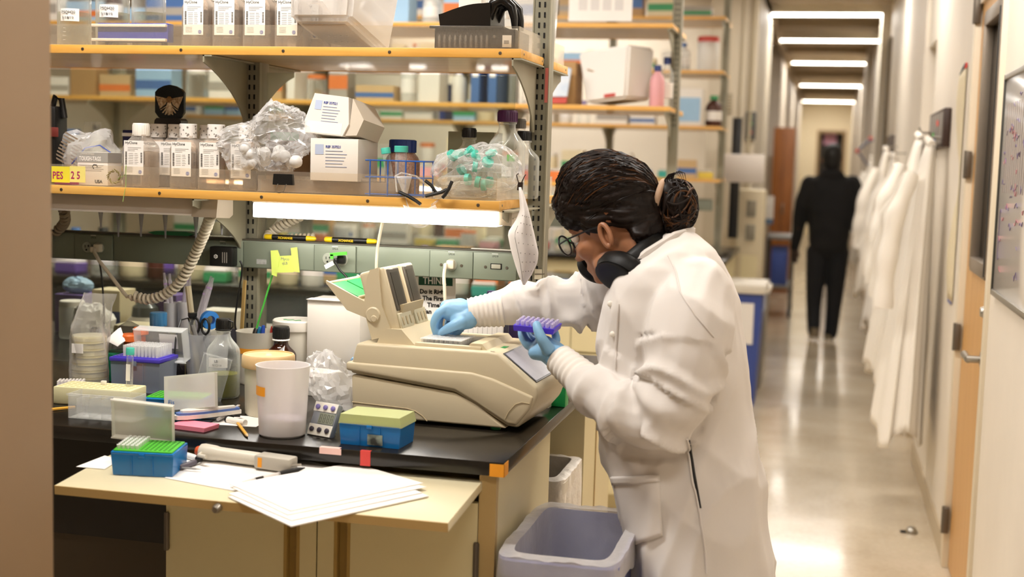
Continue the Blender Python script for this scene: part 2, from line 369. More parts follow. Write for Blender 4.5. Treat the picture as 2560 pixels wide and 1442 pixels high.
def shelf(parent_name, label, x0, x1, yf, yb, zt, posts, lips=True, detail=True, th=0.021, group=None):
    t = thing(parent_name, label, 'shelf', ((x0+x1)/2, (yf+yb)/2, zt-th), group=group); w = (x1-x0)/2; dp = (yb-yf)/2
    MB().box(-w+0.012, w-0.012, -dp+0.012, dp-0.012, 0.001, th-0.001).build('board', m_ply, t)
    MB().box(-w, w, -dp, -dp+0.0125, 0, th, 0.0012).build('front_lip', m_lip, t)
    MB().box(-w, w, dp-0.0125, dp, 0, th, 0.0012).build('back_lip', m_lip, t)
    MB().box(w-0.0125, w, -dp+0.013, -0.034, 0.0005, th-0.0005, 0.0012).box(w-0.0125, w, 0.034, dp-0.013, 0.0005, th-0.0005, 0.0012).build('end_lip', m_lip, t)
    if detail:
        for k in range(int((x1-x0)/0.27)+1):
            xx = w-0.05-k*0.27
            if xx > -w: MB().lathe([(0.0042, 0), (0.0036, 0.0012), (0.0012, 0.0016)], (0, 0, 0), 10, Matrix.Translation((xx, -dp, th*0.5)) @ Matrix.Rotation(PI/2, 4, 'X')).build('screw', m_screw, t)
        for yy in (-dp+0.03, -0.05, dp-0.03):
            MB().lathe([(0.0035, 0), (0.002, 0.0012)], (0, 0, 0), 8, Matrix.Translation((w, yy, th*0.5)) @ Matrix.Rotation(PI/2, 4, 'Y')).build('screw', m_screw, t)
    for px in posts:
        for s in (-1, 1):
            L = dp-0.035
            pr = [(s*(p[0]-0.034) if s > 0 else -(p[0]-0.034), p[1]) for p in bracket_profile(L, 0.165)]
            pr = [((0.034 - 0) * -s + 0, 0)] and [(-s*(0.034 + (-p[0])), p[1]) for p in bracket_profile(L, 0.165)]
            MB().prism(pr, px-(x0+x1)/2-0.012, px-(x0+x1)/2-0.008, plane='yz').box(px-(x0+x1)/2-0.012, px-(x0+x1)/2+0.012, min(-s*0.034, -s*(0.034+L)), max(-s*0.034, -s*(0.034+L)), -0.004, -0.0005).build('bracket', m_brack, t)
    return t
def plexi_guard(x0, x1, yf, yb, zt, h, label):
    t = thing('plexiglass_guard', label, 'shelf guard', (x1, yf, zt))
    MB().box(-(x1-x0), 0, 0, 0.003, 0, h).build('front_pane', m_plexi, t)
    MB().box(-0.003, 0, 0.004, (yb-yf)/2-0.04, 0, h).box(-0.003, 0, (yb-yf)/2+0.04, yb-yf-0.004, 0, h).build('end_pane', m_plexi, t)
    return t
# ---- island 1: bench
SX0, SX1, SYF, SYB = -3.7, -0.70, 2.982, 3.545
tb = thing('worktop', 'long black epoxy bench worktop under the thermal cycler', 'worktop', ((BX-4.2)/2, 3.274, BZ-0.03))
MB().box(-1.8, 1.8, -0.76, 0.76, 0, 0.03, 0.003).build('slab', m_epoxy, tb)
# cabinet under the front half, pull-out board, doors
cx0, cx1, cyf, cyb = -1.353, BX-0.018, 2.545, 3.06
cb = thing('base_cabinet', 'cream laminate base cabinet with two doors under the bench', 'cabinet', ((cx0+cx1)/2, cyf, 0))
W = (cx1-cx0)/2
MB().box(-W, -W+0.019, 0.0, cyb-cyf, 0.09, BZ-0.03).box(W-0.019, W, 0.0, cyb-cyf, 0.0, BZ-0.03).box(-W+0.019, W-0.019, 0.0, cyb-cyf, 0.09, 0.108).box(-W+0.019, W-0.019, 0.5, cyb-cyf, 0.108, BZ-0.03).box(-W+0.019, W-0.019, 0.06, 0.08, 0.0, 0.09).build('carcass', m_lam, cb)
MB().box(W-0.036, W-0.0005, -0.018, -0.0005, 0.0, BZ-0.032).build('corner_stile', m_lam2, cb)
zt_ = 0.822
dw = (2*W-0.036)/2
for k in range(2):
    xa = -W + k*dw + 0.0015; xb = xa + dw - 0.003
    hx = (xb-0.055) if k == 0 else (xa+0.055)
    dm = MB()
    for a in ((xa, hx-0.018, 0.1, zt_), (hx+0.018, xb, 0.1, zt_), (hx-0.018, hx+0.018, 0.1, 0.50), (hx-0.018, hx+0.018, 0.79, zt_)): dm.box(a[0], a[1], -0.020, -0.001, a[2], a[3])
    dd = dm.build('door', m_lam, cb)
    pl = MB()
    for a in ((hx-0.018, hx-0.011, -0.021, -0.003, 0.50, 0.79), (hx+0.011, hx+0.018, -0.021, -0.003, 0.50, 0.79), (hx-0.011, hx+0.011, -0.021, -0.003, 0.50, 0.507), (hx-0.011, hx+0.011, -0.021, -0.003, 0.783, 0.79), (hx-0.011, hx+0.011, -0.005, -0.002, 0.507, 0.783)): pl.box(*a)
    pl.build('recessed_pull', mat('pull_tan', '#a98b4c', 0.45), dd)
    hy = -W+0.004 if k == 0 else W-0.038
    for z in (0.70, 0.2):
        MB().box(hy-0.006, hy+0.006, -0.026, -0.019, z-0.04, z+0.04, 0.002).lathe([(0.005, -0.042), (0.005, 0.042)], (hy, -0.024, z), 10).build('hinge', m_darksteel, dd)
# pull-out writing board, sagging a little
bd = thing('pull_out_board', 'cream pull-out writing board sticking out under the bench edge', 'pull-out board', (-1.06, 2.53, 0.869), rot=(math.radians(4.6), 0, 0))
MB().box(-0.405, 0.412, -0.25, 0.010, -0.019, 0.0, 0.0015).build('panel', mat('board_laminate', '#e0d5b2', 0.35, noise=0.03, nscale=6), bd)
MB().box(-0.405, 0.412, -0.2515, -0.2495, -0.0185, -0.0008).build('edge_band', mat('board_edge', '#c6a76c', 0.45), bd)
MB().lathe([(0.009, 0), (0.009, 0.008), (0.006, 0.016)], (0, 0, 0), 14, Matrix.Translation((-0.05, -0.2515, -0.013)) @ Matrix.Rotation(PI/2, 4, 'X')).build('knob', m_steel, bd)
# dark knee space to the left and drawers in it
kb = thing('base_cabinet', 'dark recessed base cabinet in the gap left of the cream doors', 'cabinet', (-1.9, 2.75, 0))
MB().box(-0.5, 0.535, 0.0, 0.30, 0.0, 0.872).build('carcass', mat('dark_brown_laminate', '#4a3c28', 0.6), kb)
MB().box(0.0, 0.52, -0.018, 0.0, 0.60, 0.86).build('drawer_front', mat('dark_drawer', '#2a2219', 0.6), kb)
# back-half cabinets on the corridor end with an open bay between
cb2 = thing('base_cabinet', 'cream cabinet end beside the white waste bin, in the far half of the bench', 'cabinet', (-0.9, 3.54, 0))
MB().box(-0.45, 0.282, 0.0, 0.47, 0.0, BZ-0.031).build('carcass', m_lam, cb2)
MB().box(0.2825, 0.2845, 0.19, 0.20, 0.0, BZ-0.04).build('panel_joint', m_lam2, cb2)
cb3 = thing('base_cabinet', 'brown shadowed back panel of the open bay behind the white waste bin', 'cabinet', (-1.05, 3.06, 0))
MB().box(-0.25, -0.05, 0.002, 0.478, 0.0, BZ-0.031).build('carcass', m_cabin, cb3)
# posts, shelves
upright(-0.71, IY[0], (1.12, 2.02), 'slotted grey steel upright at the corridor end of the near shelves')
upright(-1.49, IY[0], (0.98, 1.80), 'slotted grey steel upright between the near shelves, left of the sticky notes')
upright(-2.55, IY[0], None, 'grey steel upright of the near shelves hidden by the wall end')
shelf('storage_shelf', 'upper maple-edged shelf of the near island, holding bottles and a clear bin', SX0, SX1, SYF, SYB, SHELF_Z[1], (-1.49, -0.71))
shelf('storage_shelf', 'lower maple-edged shelf of the near island, above the lit tube lamp', SX0, SX1-0.03, SYF-0.05, SYB+0.05, SHELF_Z[0], (-1.49, -0.71))
plexi_guard(SX0, SX1-0.008, SYF+0.012, SYB-0.012, SHELF_Z[1]+0.0005, 0.052, 'clear plastic guard rail along the upper shelf front')
plexi_guard(SX0, SX1-0.04, SYF-0.036, SYB+0.036, SHELF_Z[0]+0.0005, 0.052, 'clear plastic guard rail along the lower shelf front')
# glass partition in the post plane
gl = thing('glass_partition', 'clear dusty glass partition standing along the middle of the bench', 'partition', (-0.74, 3.29, BZ))
for a, b, z0, z1 in ((-0.735, -0.045, 0.0, 0.28), (-0.735, -0.045, 0.37, 0.455), (-1.8, -0.79, 0.0, 0.28), (-1.8, -0.79, 0.37, 0.455), (-0.735, -0.045, 0.53, 0.82), (-1.8, -0.79, 0.53, 0.82)):
    MB().box(a, b, 0, 0.005, z0+0.001, z1-0.001).build('glass_pane', m_glass, gl)
# ---- islands 2 and 3
ISL = {1: ('second', 'behind the glass partition'), 2: ('third', 'farther back near the shaft wall')}
for i in (1, 2):
    yc = IY[i]; nm, wh = ISL[i]
    t = thing('worktop', 'black bench worktop of the %s island' % nm, 'worktop', ((BX-4.8)/2, yc, BZ-0.03)); MB().box(-2.1, 2.1, -0.76, 0.76, 0, 0.03, 0.003).build('slab', m_epoxy, t)
    for k in range(5):
        x1 = BX-0.02 - k*0.82
        c = thing('base_cabinet', ['corridor-end', 'second', 'third', 'fourth', 'leftmost'][k] + (' cream' if (i == 2 or k == 0) else ' dark shade-painted') + ' base cabinet of the %s island' % nm, 'cabinet', (x1-0.41, yc-0.72, 0), group='cream cabinets under the %s island' % nm)
        m_c = m_lam if (i == 2 or k == 0) else mat('painted_knee_shade', '#1c1712', 0.6)  # near-black colour paints the shade of an open knee space onto closed fronts
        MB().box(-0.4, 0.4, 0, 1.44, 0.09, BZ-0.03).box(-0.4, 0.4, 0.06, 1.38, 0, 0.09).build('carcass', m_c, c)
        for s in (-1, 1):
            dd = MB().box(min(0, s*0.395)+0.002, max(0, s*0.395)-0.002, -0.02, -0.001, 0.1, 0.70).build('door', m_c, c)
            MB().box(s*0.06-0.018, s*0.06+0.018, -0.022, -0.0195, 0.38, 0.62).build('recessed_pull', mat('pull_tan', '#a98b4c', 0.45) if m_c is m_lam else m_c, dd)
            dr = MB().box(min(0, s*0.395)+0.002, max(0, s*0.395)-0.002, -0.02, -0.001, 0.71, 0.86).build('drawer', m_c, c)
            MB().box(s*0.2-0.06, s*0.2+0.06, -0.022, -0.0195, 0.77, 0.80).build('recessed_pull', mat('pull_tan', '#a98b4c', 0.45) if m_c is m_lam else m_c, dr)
    for k, px in enumerate(POSTS):
        upright(px, yc, (1.7, 2.5) if (px == -0.71 and i == 1) else None, 'grey steel shelf upright of the %s island, ' % nm + ['leftmost', 'second from the left', 'third from the left', 'nearest the corridor'][k])
    for j, z in enumerate(SHELF_Z):
        shelf('storage_shelf', ['lowest', 'second', 'third', 'topmost'][j] + ' maple-edged shelf of the %s island %s' % (nm, wh), -4.6, -0.70, yc-0.285, yc+0.285, z, POSTS, detail=False, group='shelves of the %s island' % nm)
    sp = thing('power_raceway', 'grey power raceway along the %s island' % nm, 'raceway', (-2.65, yc-0.07, 1.205)); MB().box(-1.9, 1.9, -0.03, 0.03, 0, 0.08, 0.003).build('channel', mat('raceway_paint', '#8b9182', 0.45, 0.1), sp)
    for sxx in (-2.1, -3.1):
        t = thing('shelf_lamp', 'lit tube lamp under the lowest shelf of the %s island, %s' % (nm, 'right one' if sxx == -2.1 else 'left one'), 'lamp', (sxx, yc-0.22, 1.36)); MB().box(-0.32, 0.32, -0.04, 0.04, 0.012, 0.04, 0.004).build('housing', m_lampbody, t); MB().box(-0.31, 0.31, -0.045, 0.035, 0.0, 0.011).build('lens', mat('tube_lens', '#fffaf2', 0.4, emit=9.0), t)
# ================================================================== THERMAL CYCLER
m_beige = mat('cycler_beige', '#cfc1a2', 0.42, noise=0.015, nscale=6)
m_beige2 = mat('cycler_beige_dark', '#b7a684', 0.45)
m_grn = mat('green_plastic', '#1d9a50', 0.4)
m_greyplate = mat('lid_plate_grey', '#5d574e', 0.35, 0.3)
m_screen = mat('screen_grey', '#8e8c96', 0.12, spec=0.7, hex2='#a7a4ab', nscale=9, emit=0.12)
m_black = mat('black_plastic', '#141312', 0.4)
m_white = mat('white_plastic', '#ece7dc', 0.4)
m_paper = mat('white_paper', '#efeae4', 0.7, noise=0.015, nscale=10)
m_ink = mat('ink_black', '#1b1714', 0.7)
m_inkgrey = mat('ink_grey', '#8a837b', 0.7)
m_inkblue = mat('ink_blue', '#3f55a8', 0.6)
m_tubes = clear('clear_tubes', '#f0f0ee', 0.35, 0.5, 0.15)
cy = thing('thermal_cycler', 'large beige thermal cycler with its double lid raised, on the bench', 'thermal cycler', (-0.86, 2.812, BZ+0.008), rz=-0.06)
def P2(l): return [(x+0.86, z-0.922) for x, z in l]
dpt = 0.25
def shell(poly, y0, y1, bev):
    b = bmesh.new(); t = MB(); t.bm.free(); t.bm = b; t.prism(poly, y0, y1)
    bmesh.ops.bevel(b, geom=[e for e in b.edges], offset=bev, segments=3, affect='EDGES', profile=0.5); return t
up = P2([(-1.047, 1.020), (-0.79, 0.995), (-0.745, 0.972), (-0.664, 0.928), (-0.640, 0.926), (-0.607, 0.966), (-0.594, 1.004), (-0.598, 1.022), (-0.690, 1.091), (-0.715, 1.093), (-1.032, 1.091), (-1.041, 1.06)])
shell(up, 0.0, dpt, 0.007).build('upper_shell', m_beige, cy)
band = P2([(-1.056, 1.026), (-0.79, 1.000), (-0.74, 0.976), (-0.664, 0.934), (-0.642, 0.932), (-0.612, 0.970), (-0.604, 1.000), (-0.70, 1.034), (-0.75, 1.044), (-1.056, 1.046)])
shell(band, -0.0045, 0.03, 0.006).build('side_rail', m_beige, cy)
low = P2([(-1.040, 0.922), (-0.667, 0.922), (-0.740, 0.972), (-0.79, 0.992), (-1.044, 1.016)])
shell(low, 0.0015, dpt-0.004, 0.005).build('lower_body', m_beige, cy)
MB().tube([(x+0.86, 0.0012, z-0.922) for x, z in ((-1.041, 0.952), (-0.905, 0.948), (-0.885, 0.944), (-0.868, 0.935), (-0.855, 0.923))], 0.0012, 6).build('panel_seam', m_beige2, cy)
MB().tube([(x+0.86, -0.005, z-0.922) for x, z in ((-0.668, 0.945), (-0.660, 0.962), (-0.645, 0.980), (-0.630, 0.986), (-0.612, 0.984))], 0.0012, 6).build('panel_seam', m_beige2, cy)
for x, y in ((-0.16, 0.03), (0.16, 0.03), (-0.16, 0.22), (0.16, 0.22)): MB().lathe([(0.012, -0.008), (0.012, 0.003)], (x, y, 0), 14).build('foot', m_grn, cy)
# slanted screen
sl = Vector((-0.598+0.690, 0, 1.022-1.091)).normalized(); nrm = Vector((-sl.z, 0, sl.x))
def face_quad(a, b, y0, y1, off, th):
    A = Vector((-0.690+0.86, 0, 1.091-0.922)) + sl*a + nrm*off; B = Vector((-0.690+0.86, 0, 1.091-0.922)) + sl*b + nrm*off
    m_ = Matrix(((sl.x, 0, nrm.x, A.x), (0, 1, 0, 0), (sl.z, 0, nrm.z, A.z), (0, 0, 0, 1)))
    return MB().box(0, b-a, y0, y1, 0, th, 0.0006, 1, m_)
face_quad(0.006, 0.106, 0.020, 0.175, 0.0005, 0.0015).build('screen_bezel', mat('bezel_black', '#1c1a18', 0.3), cy)
face_quad(0.010, 0.102, 0.025, 0.170, 0.002, 0.0008).build('screen', m_screen, cy)
MB().box(0.150, 0.160, 0.006, 0.009, 0.1712, 0.1716).build('print_mark', m_inkgrey, cy)
# raised deck, block and tubes
dk = MB(); dk.prism([(-0.130, 0.180), (-0.118, 0.210), (-0.105, 0.216), (-0.070, 0.216), (-0.040, 0.186), (-0.03, 0.180)], 0.02, 0.225); [setattr(v,'co',v.co-Vector((0,0,0.012))) for v in dk.bm.verts]; dk.build('lid_mount', m_beige, cy)
rm = MB()
rm.box(-0.035, 0.125, 0.015, 0.03, 0.176, 0.190, 0.003).box(-0.035, 0.125, 0.215, 0.23, 0.176, 0.190, 0.003).prism([(0.085, 0.178), (0.098, 0.196), (0.125, 0.196), (0.142, 0.178)], 0.02, 0.225)
[setattr(v,'co',v.co-Vector((0,0,0.012))) for v in rm.bm.verts]; rm.build('block_rim', m_beige, cy)
MB().box(-0.035, 0.088, 0.03, 0.215, 0.166, 0.172).build('sample_block', mat('block_metal', '#6b665d', 0.35, 0.6), cy)
tb_ = MB()
for i in range(9):
    for j in range(8): tb_.lathe([(0.0028, 0), (0.0034, 0.011), (0.0036, 0.014)], (-0.026+i*0.0115, 0.042+j*0.012, 0.172), 7)
tb_.build('pcr_tubes', m_tubes, cy)
MB().box(-0.03, 0.072, 0.034, 0.134, 0.184, 0.1852).build('tube_tray', clear('tube_tray_clear', '#f5f3ee', 0.35, 0.4, 0.2), cy)
MB().box(0.150, 0.163, 0.075, 0.105, 0.1695, 0.1705).build('badge', m_grn, cy)
# lid: two modules leaning back to the left
LM = Matrix.Translation((-0.088, 0, 0.192)) @ Matrix.Rotation(math.radians(-17), 4, 'Y')
for k, (a, b) in enumerate(((0.03, 0.122), (0.128, 0.215))):
    l = MB(); l.box(-0.052, 0.012, a, b, 0.0, 0.156, 0.007, 3, LM); lo = l.build('lid_module', m_beige, cy)
    MB().box(0.011, 0.0155, a+0.012, b-0.012, 0.050, 0.149, 0.002, 1, LM).build('heated_plate', m_greyplate, lo)
    MB().box(0.0155, 0.0165, a+0.024, b-0.024, 0.062, 0.140, 0, 1, LM).build('plate_pad', mat('plate_pad', '#453f38', 0.3, 0.2), lo)
    MB().box(0.011, 0.0175, a+0.008, b-0.008, 0.006, 0.044, 0.002, 1, LM).build('latch_plate', mat('latch_plate', '#c3bb9f', 0.4), lo)
    for q in (0.25, 0.5, 0.75): MB().box(0.0175, 0.0195, a+(b-a)*q-0.004, a+(b-a)*q+0.004, 0.014, 0.034, 0.001, 1, LM).build('latch_rib', m_beige2, lo)
sd = MB(); sd.prism([(-0.058, 0.0), (-0.058, 0.075), (-0.03, 0.142), (-0.018, 0.157), (0.004, 0.157), (-0.012, 0.07), (-0.004, 0.0)], 0.022, 0.030, LM); sd.build('lid_side', m_beige, cy)
for z, r in ((0.046, 0.008), (0.085, 0.0)):
    if r: MB().lathe([(r, 0), (r, 0.004), (r*0.8, 0.006)], (0, 0, 0), 16, LM @ Matrix.Translation((-0.038, 0.0225, z)) @ Matrix.Rotation(PI/2, 4, 'X')).build('hinge_cap', m_beige, cy)
# lever handle with green pads
HM = Matrix.Translation((-0.150, 0, 0.243)) @ Matrix.Rotation(math.radians(22), 4, 'Y')
hl = MB(); hl.prism([(0.02, -0.020), (-0.055, -0.026), (-0.128, 0.010), (-0.130, 0.015), (-0.05, 0.012), (0.035, 0.012)], 0.03, 0.038, HM).prism([(0.02, -0.020), (-0.055, -0.026), (-0.128, 0.010), (-0.130, 0.015), (-0.05, 0.012), (0.035, 0.012)], 0.207, 0.215, HM)
hl.box(-0.13, 0.03, 0.038, 0.207, 0.004, 0.010, 0.002, 1, HM).box(-0.05, 0.03, 0.118, 0.127, 0.008, 0.016, 0.002, 1, HM)
hl.box(-0.045, -0.038, 0.038, 0.207, 0.008, 0.016, 0.002, 1, HM).box(-0.128, -0.12, 0.038, 0.207, 0.008, 0.014, 0.002, 1, HM)
ho = hl.build('lever_handle', m_beige, cy)
for a, b in ((0.042, 0.118), (0.127, 0.204)): MB().box(-0.118, -0.047, a, b, 0.010, 0.0125, 0, 1, HM).build('green_pad', m_grn, ho)
MB().lathe([(0.019, 0), (0.019, 0.008), (0.016, 0.011)], (0, 0, 0), 20, HM @ Matrix.Translation((0.012, 0.030, -0.006)) @ Matrix.Rotation(PI/2, 4, 'X')).build('pivot_cap', m_beige, ho)
ar = MB(); ar.prism([(-0.085, 0.010), (-0.085, 0.05), (-0.02, 0.062), (-0.03, 0.010)], 0.06, 0.19, Matrix.Translation((-0.06, 0, 0.196))); ar.build('lid_bracket', m_beige2, cy)
# ================================================================== LAB WARE BUILDERS
m_clearp = clear('clear_plastic', '#eef0ee', 0.10, 0.55, 0.10)
m_glassw = clear('glassware', '#eef2ec', 0.05, 0.75, 0.04)
m_milky = clear('milky_plastic', '#efeee8', 0.55, 0.35, 0.35)
m_frost = clear('frosted_lid', '#e9e6dc', 0.42, 0.35, 0.3)
m_amber = mat('amber_glass', '#2a0d06', 0.08, spec=0.7)
m_bluep = mat('blue_tipbox', '#1a7cc4', 0.3, hex2='#1f8ad0', nscale=8)
m_bluet = clear('blue_tipbox_clear', '#1780cc', 0.74, 0.2, 0.2, '#58b4ee')
m_greenp = mat('lime_insert', '#4cb82c', 0.45)
m_purple = mat('purple_plastic', '#4a3bb8', 0.4)
m_teal = mat('teal_cap', '#4fc2ad', 0.42)
m_wcap = mat('white_cap', '#efe9df', 0.45)
m_lab = mat('label_white', '#f2eee8', 0.6)
m_kraft = mat('cardboard', '#b58f5e', 0.75, noise=0.06, nscale=20)
m_carton = mat('white_carton', '#e9e3da', 0.65, noise=0.02, nscale=12)
m_orange_t = mat('orange_tape', '#f2a021', 0.55)
m_bag = clear('crinkled_film', '#fbfaf9', 0.16, 0.5, 0.10, bump=0.25, bscale=30, bdist=0.006)
def bench(px, py, dy=0.0):
    p = pt(px, py, Z=BZ); p.y += dy; p.z = BZ+0.0005; return p
def carton(name, label, cat, loc, w, d, h, rz=0, m=None, group=None, bev=0.0012, flap=True):
    t = thing(name, label, cat, loc, rz, group)
    MB().box(-w/2, w/2, -d/2, d/2, 0, h, bev).build('carton', m or m_carton, t)
    if flap: MB().box(-w/2+0.001, w/2-0.001, -0.0006, 0.0006, h-0.0002, h+0.0004).build('flap_seam', m_inkgrey, t)
    return t
def gl_bottle(name, label, loc, r, h, cap_m, capr=0.021, caph=0.024, liq=None, liqh=0.3, neckr=0.017, m=None, group=None, cat='bottle', shoulder=0.58, cap_name='cap'):
    t = thing(name, label, cat, loc, 0, group)
    zs = h*shoulder; zn = h-caph-0.012
    prof = [(r*0.92, 0), (r, 0.006)]
    prof += [(r, zs)]
    for k in range(1, 7):
        u = k/6; prof.append((neckr + (r-neckr)*(0.5+0.5*math.cos(u*PI)) , zs + (zn-zs)*u))
    prof += [(neckr, zn+0.006), (neckr+0.003, zn+0.008), (neckr+0.003, zn+0.012), (neckr-0.001, zn+0.012), (neckr-0.001, h-0.006)]
    MB().lathe(prof, seg=28).build('glass_body' if m is None else 'body', m or m_glassw, t)
    if liq: MB().lathe([(r*0.9, 0.003), (r*0.96, 0.007), (r*0.96, h*liqh)], seg=24).build('liquid', liq, t)
    c = MB().lathe([(capr, 0), (capr, caph*0.86), (capr*0.93, caph)], (0, 0, h-caph), 24)
    for k in range(24):
        a = 2*PI*k/24; c.box(-0.0006, 0.0006, -0.0006, 0.0006, 0.002, caph*0.82, 0, 1, Matrix.Translation((capr*math.cos(a), capr*math.sin(a), h-caph)))
    c.build(cap_name, cap_m, t)
    return t
def wrap_label(t, r, a0, a1, z0, z1, m, name='paper_label', n=12):
    MB().grid(lambda u, v: Vector((r*math.cos(a0+(a1-a0)*u), r*math.sin(a0+(a1-a0)*u), z0+(z1-z0)*v)), n, 2).build(name, m, t)
def conical_tube(name, label, loc, rot, L, r, cap_m, group=None, parent=None, liquid=None):
    t = thing(name, label, 'tube', loc, group=group, rot=rot)
    MB().lathe([(r*0.25, 0), (r*0.92, L*0.16), (r, L*0.17), (r, L*0.9)], seg=12).build('tube_body', m_clearp, t)
    MB().lathe([(r*1.22, 0), (r*1.22, L*0.12), (r*1.15, L*0.13)], (0, 0, L*0.88), 14).build('screw_cap', cap_m, t)
    return t
def tip_box(name, label, loc, w, d, h, rz, base_m, rack_m, tips=None, tip_m=None, group=None, scale_tips=1.0):
    t = thing(name, label, 'tip box', loc, rz, group)
    MB().prism([(-w/2*0.95, 0), (w/2*0.95, 0), (w/2, h*0.82), (-w/2, h*0.82)], -d/2*0.96, d/2*0.96).box(-w/2, w/2, -d/2, d/2, h*0.8, h*0.9, 0.002).build('base', base_m, t)
    for s in (-1, 1):
        MB().box(s*w/6-0.001, s*w/6+0.001, -d/2*0.985-0.001, -d/2*0.95, h*0.05, h*0.78).build('rib', base_m, t)
    MB().box(-0.006, 0.006, -d/2-0.003, -d/2, h*0.72, h*0.86, 0.001).build('clasp', base_m, t)
    MB().box(-w/2+0.004, w/2-0.004, -d/2+0.004, d/2-0.004, h*0.88, h*0.96, 0.002).build('rack_plate', rack_m, t)
    b = MB(); nx, ny = 12, 8; px_, py_ = (w-0.016)/nx, (d-0.016)/ny; holes = MB()
    for i in range(nx):
        for j in range(ny):
            x = -w/2+0.008+px_*(i+0.5); y = -d/2+0.008+py_*(j+0.5)
            if tips and tips(i, j): b.lathe([(px_*0.36, 0), (px_*0.42, h*0.16*scale_tips)], (x, y, h*0.955), 7)
            else: holes.lathe([(px_*0.3, 0), (px_*0.3, 0.0004)], (x, y, h*0.9605), 6)
    if tips: b.build('pipette_tips', tip_m or clear('tip_white', '#f4f4f2', 0.5, 0.4, 0.3), t)
    else: b.bm.free()
    holes.build('rack_holes', mat('hole_dark', '#2d6d22', 0.8) if rack_m is m_greenp else m_ink, t)
    return t
def box_lid(t, w, d, h, M, m, name='lid'):
    """an open shallow lid (walls and top) placed with matrix M; local z = 0 is the open rim"""
    k = 0.0016; b = MB()
    for a in ((-w/2, w/2, -d/2, -d/2+k, 0, h), (-w/2, w/2, d/2-k, d/2, 0, h), (-w/2, -w/2+k, -d/2, d/2, 0, h), (w/2-k, w/2, -d/2, d/2, 0, h), (-w/2, w/2, -d/2, d/2, h, h+k)): b.box(*a, M=M)
    b.box(-w/2-0.002, w/2+0.002, -d/2-0.002, -d/2, 0, 0.005, M=M).box(-w/2-0.002, w/2+0.002, d/2, d/2+0.002, 0, 0.005, M=M)
    return b.build(name, m, t)
def crumple(fn, nu, nv, amp, s1, seed, closed=False):
    """grid surface with folded film relief"""
    from mathutils import noise
    def g(u, v):
        p = Vector(fn(u, v)); q = p*s1 + Vector((seed, seed*1.7, -seed))
        n = noise.turbulence_vector(q, 3, True, noise_basis='BLENDER')
        rid = abs(noise.noise(q*0.7))
        return p + (Vector(n)-Vector((0.5, 0.5, 0.5)))*amp*0.6 + Vector((0, -1, 0.4))*(rid*amp*0.8)
    return MB().grid(g, nu, nv, closed)
def blob_bag(name, label, cat, loc, rx, ry, rz_, m, seed, amp=0.03, s1=14, group=None, shape=None, n=(34, 20), part='film', flat=True):
    """crumpled film: an uneven closed skin of flat facets and long creases"""
    from mathutils import noise
    t = thing(name, label, cat, loc, group=group); rr = random.Random(int(seed*10)); jit = {}
    def g(u, v):
        a = 2*PI*u; e = (v-0.5)*PI; c = max(0.0, math.cos(e))**0.7
        key = (round(u*1000) % 1000, round(v*1000)); j = jit.setdefault(key, (rr.uniform(-1, 1), rr.uniform(-1, 1)))
        a += j[0]*0.10; e += j[1]*0.06 if 0.02 < v < 0.98 else 0
        p = Vector((rx*c*math.cos(a), ry*c*math.sin(a), rz_*math.sin(e)))
        if shape: p = Vector(shape(p))
        q = p*s1 + Vector((seed, seed*1.7, -seed)); r = p.normalized() if p.length > 1e-6 else Vector((0, 0, 1))
        d = 0.9*(0.3-abs(noise.noise(q*0.6))*1.5) + 0.5*(0.2-abs(noise.noise(q*1.3+Vector((5, 2, 1))))) + 0.10*j[0]
        p = p + r*d*amp; p.z = max(p.z, -rz_*0.98); return p
    MB().grid(g, n[0], n[1], True).build(part, m, t, ang=14 if flat else 60)
    return t
# ================================================================== ON THE BENCH
# tape and labels on the bench edge
o = MB().box(-0.024, 0.024, -0.0008, 0, -0.013, 0.0).box(-0.024, 0.02, -0.0008, 0.012, 0.0, 0.0004).build('label_strip', mat('pink_label', '#f2c9c0', 0.6)); o.location = (-0.972, 2.5135, BZ+0.0004); tag(o, 'pale pink label stuck on the black bench edge', 'label')
o = MB().box(-0.011, 0.011, -0.0008, 0, -0.031, 0.0).box(-0.011, 0.011, -0.0008, 0.008, 0.0, 0.0004).build('red_tape', mat('red_tape', '#d9453f', 0.55)); o.location = (-0.895, 2.5135, BZ+0.0004); tag(o, 'strip of red tape wrapped over the black bench edge', 'tape')
o = MB().box(-0.030, 0.0008, -0.0008, 0, -0.030, -0.004).box(0.0, 0.0008, -0.0008, 0.034, -0.030, -0.002).build('orange_tape', m_orange_t); o.location = (BX, 2.5135, BZ); tag(o, 'orange tape wrapped around the bench corner', 'tape')
# ---- closed blue tip box at the front
p = bench(925, 1117, 0.045)
t = tip_box('tip_box', 'closed blue pipette tip box with a yellow-green lid, beside the timer', p, 0.138, 0.088, 0.052, -0.05, m_bluet, mat('yellow_green_rack', '#c9cf6a', 0.5), None, group=None)
MB().prism([(-0.071, 0.0), (0.071, 0.0), (0.066, 0.021), (-0.066, 0.021)], -0.044, 0.044, Matrix.Translation((0, 0, 0.044))).build('lid', clear('lid_yellowgreen', '#cfd79a', 0.62, 0.3, 0.3, '#e6ecc0'), t)
MB().box(-0.004, 0.03, -0.0455, -0.0447, 0.004, 0.026).build('sticker', mat('sticker_grey', '#9aa79a', 0.5, hex2='#3a3d3a', nscale=60), t)
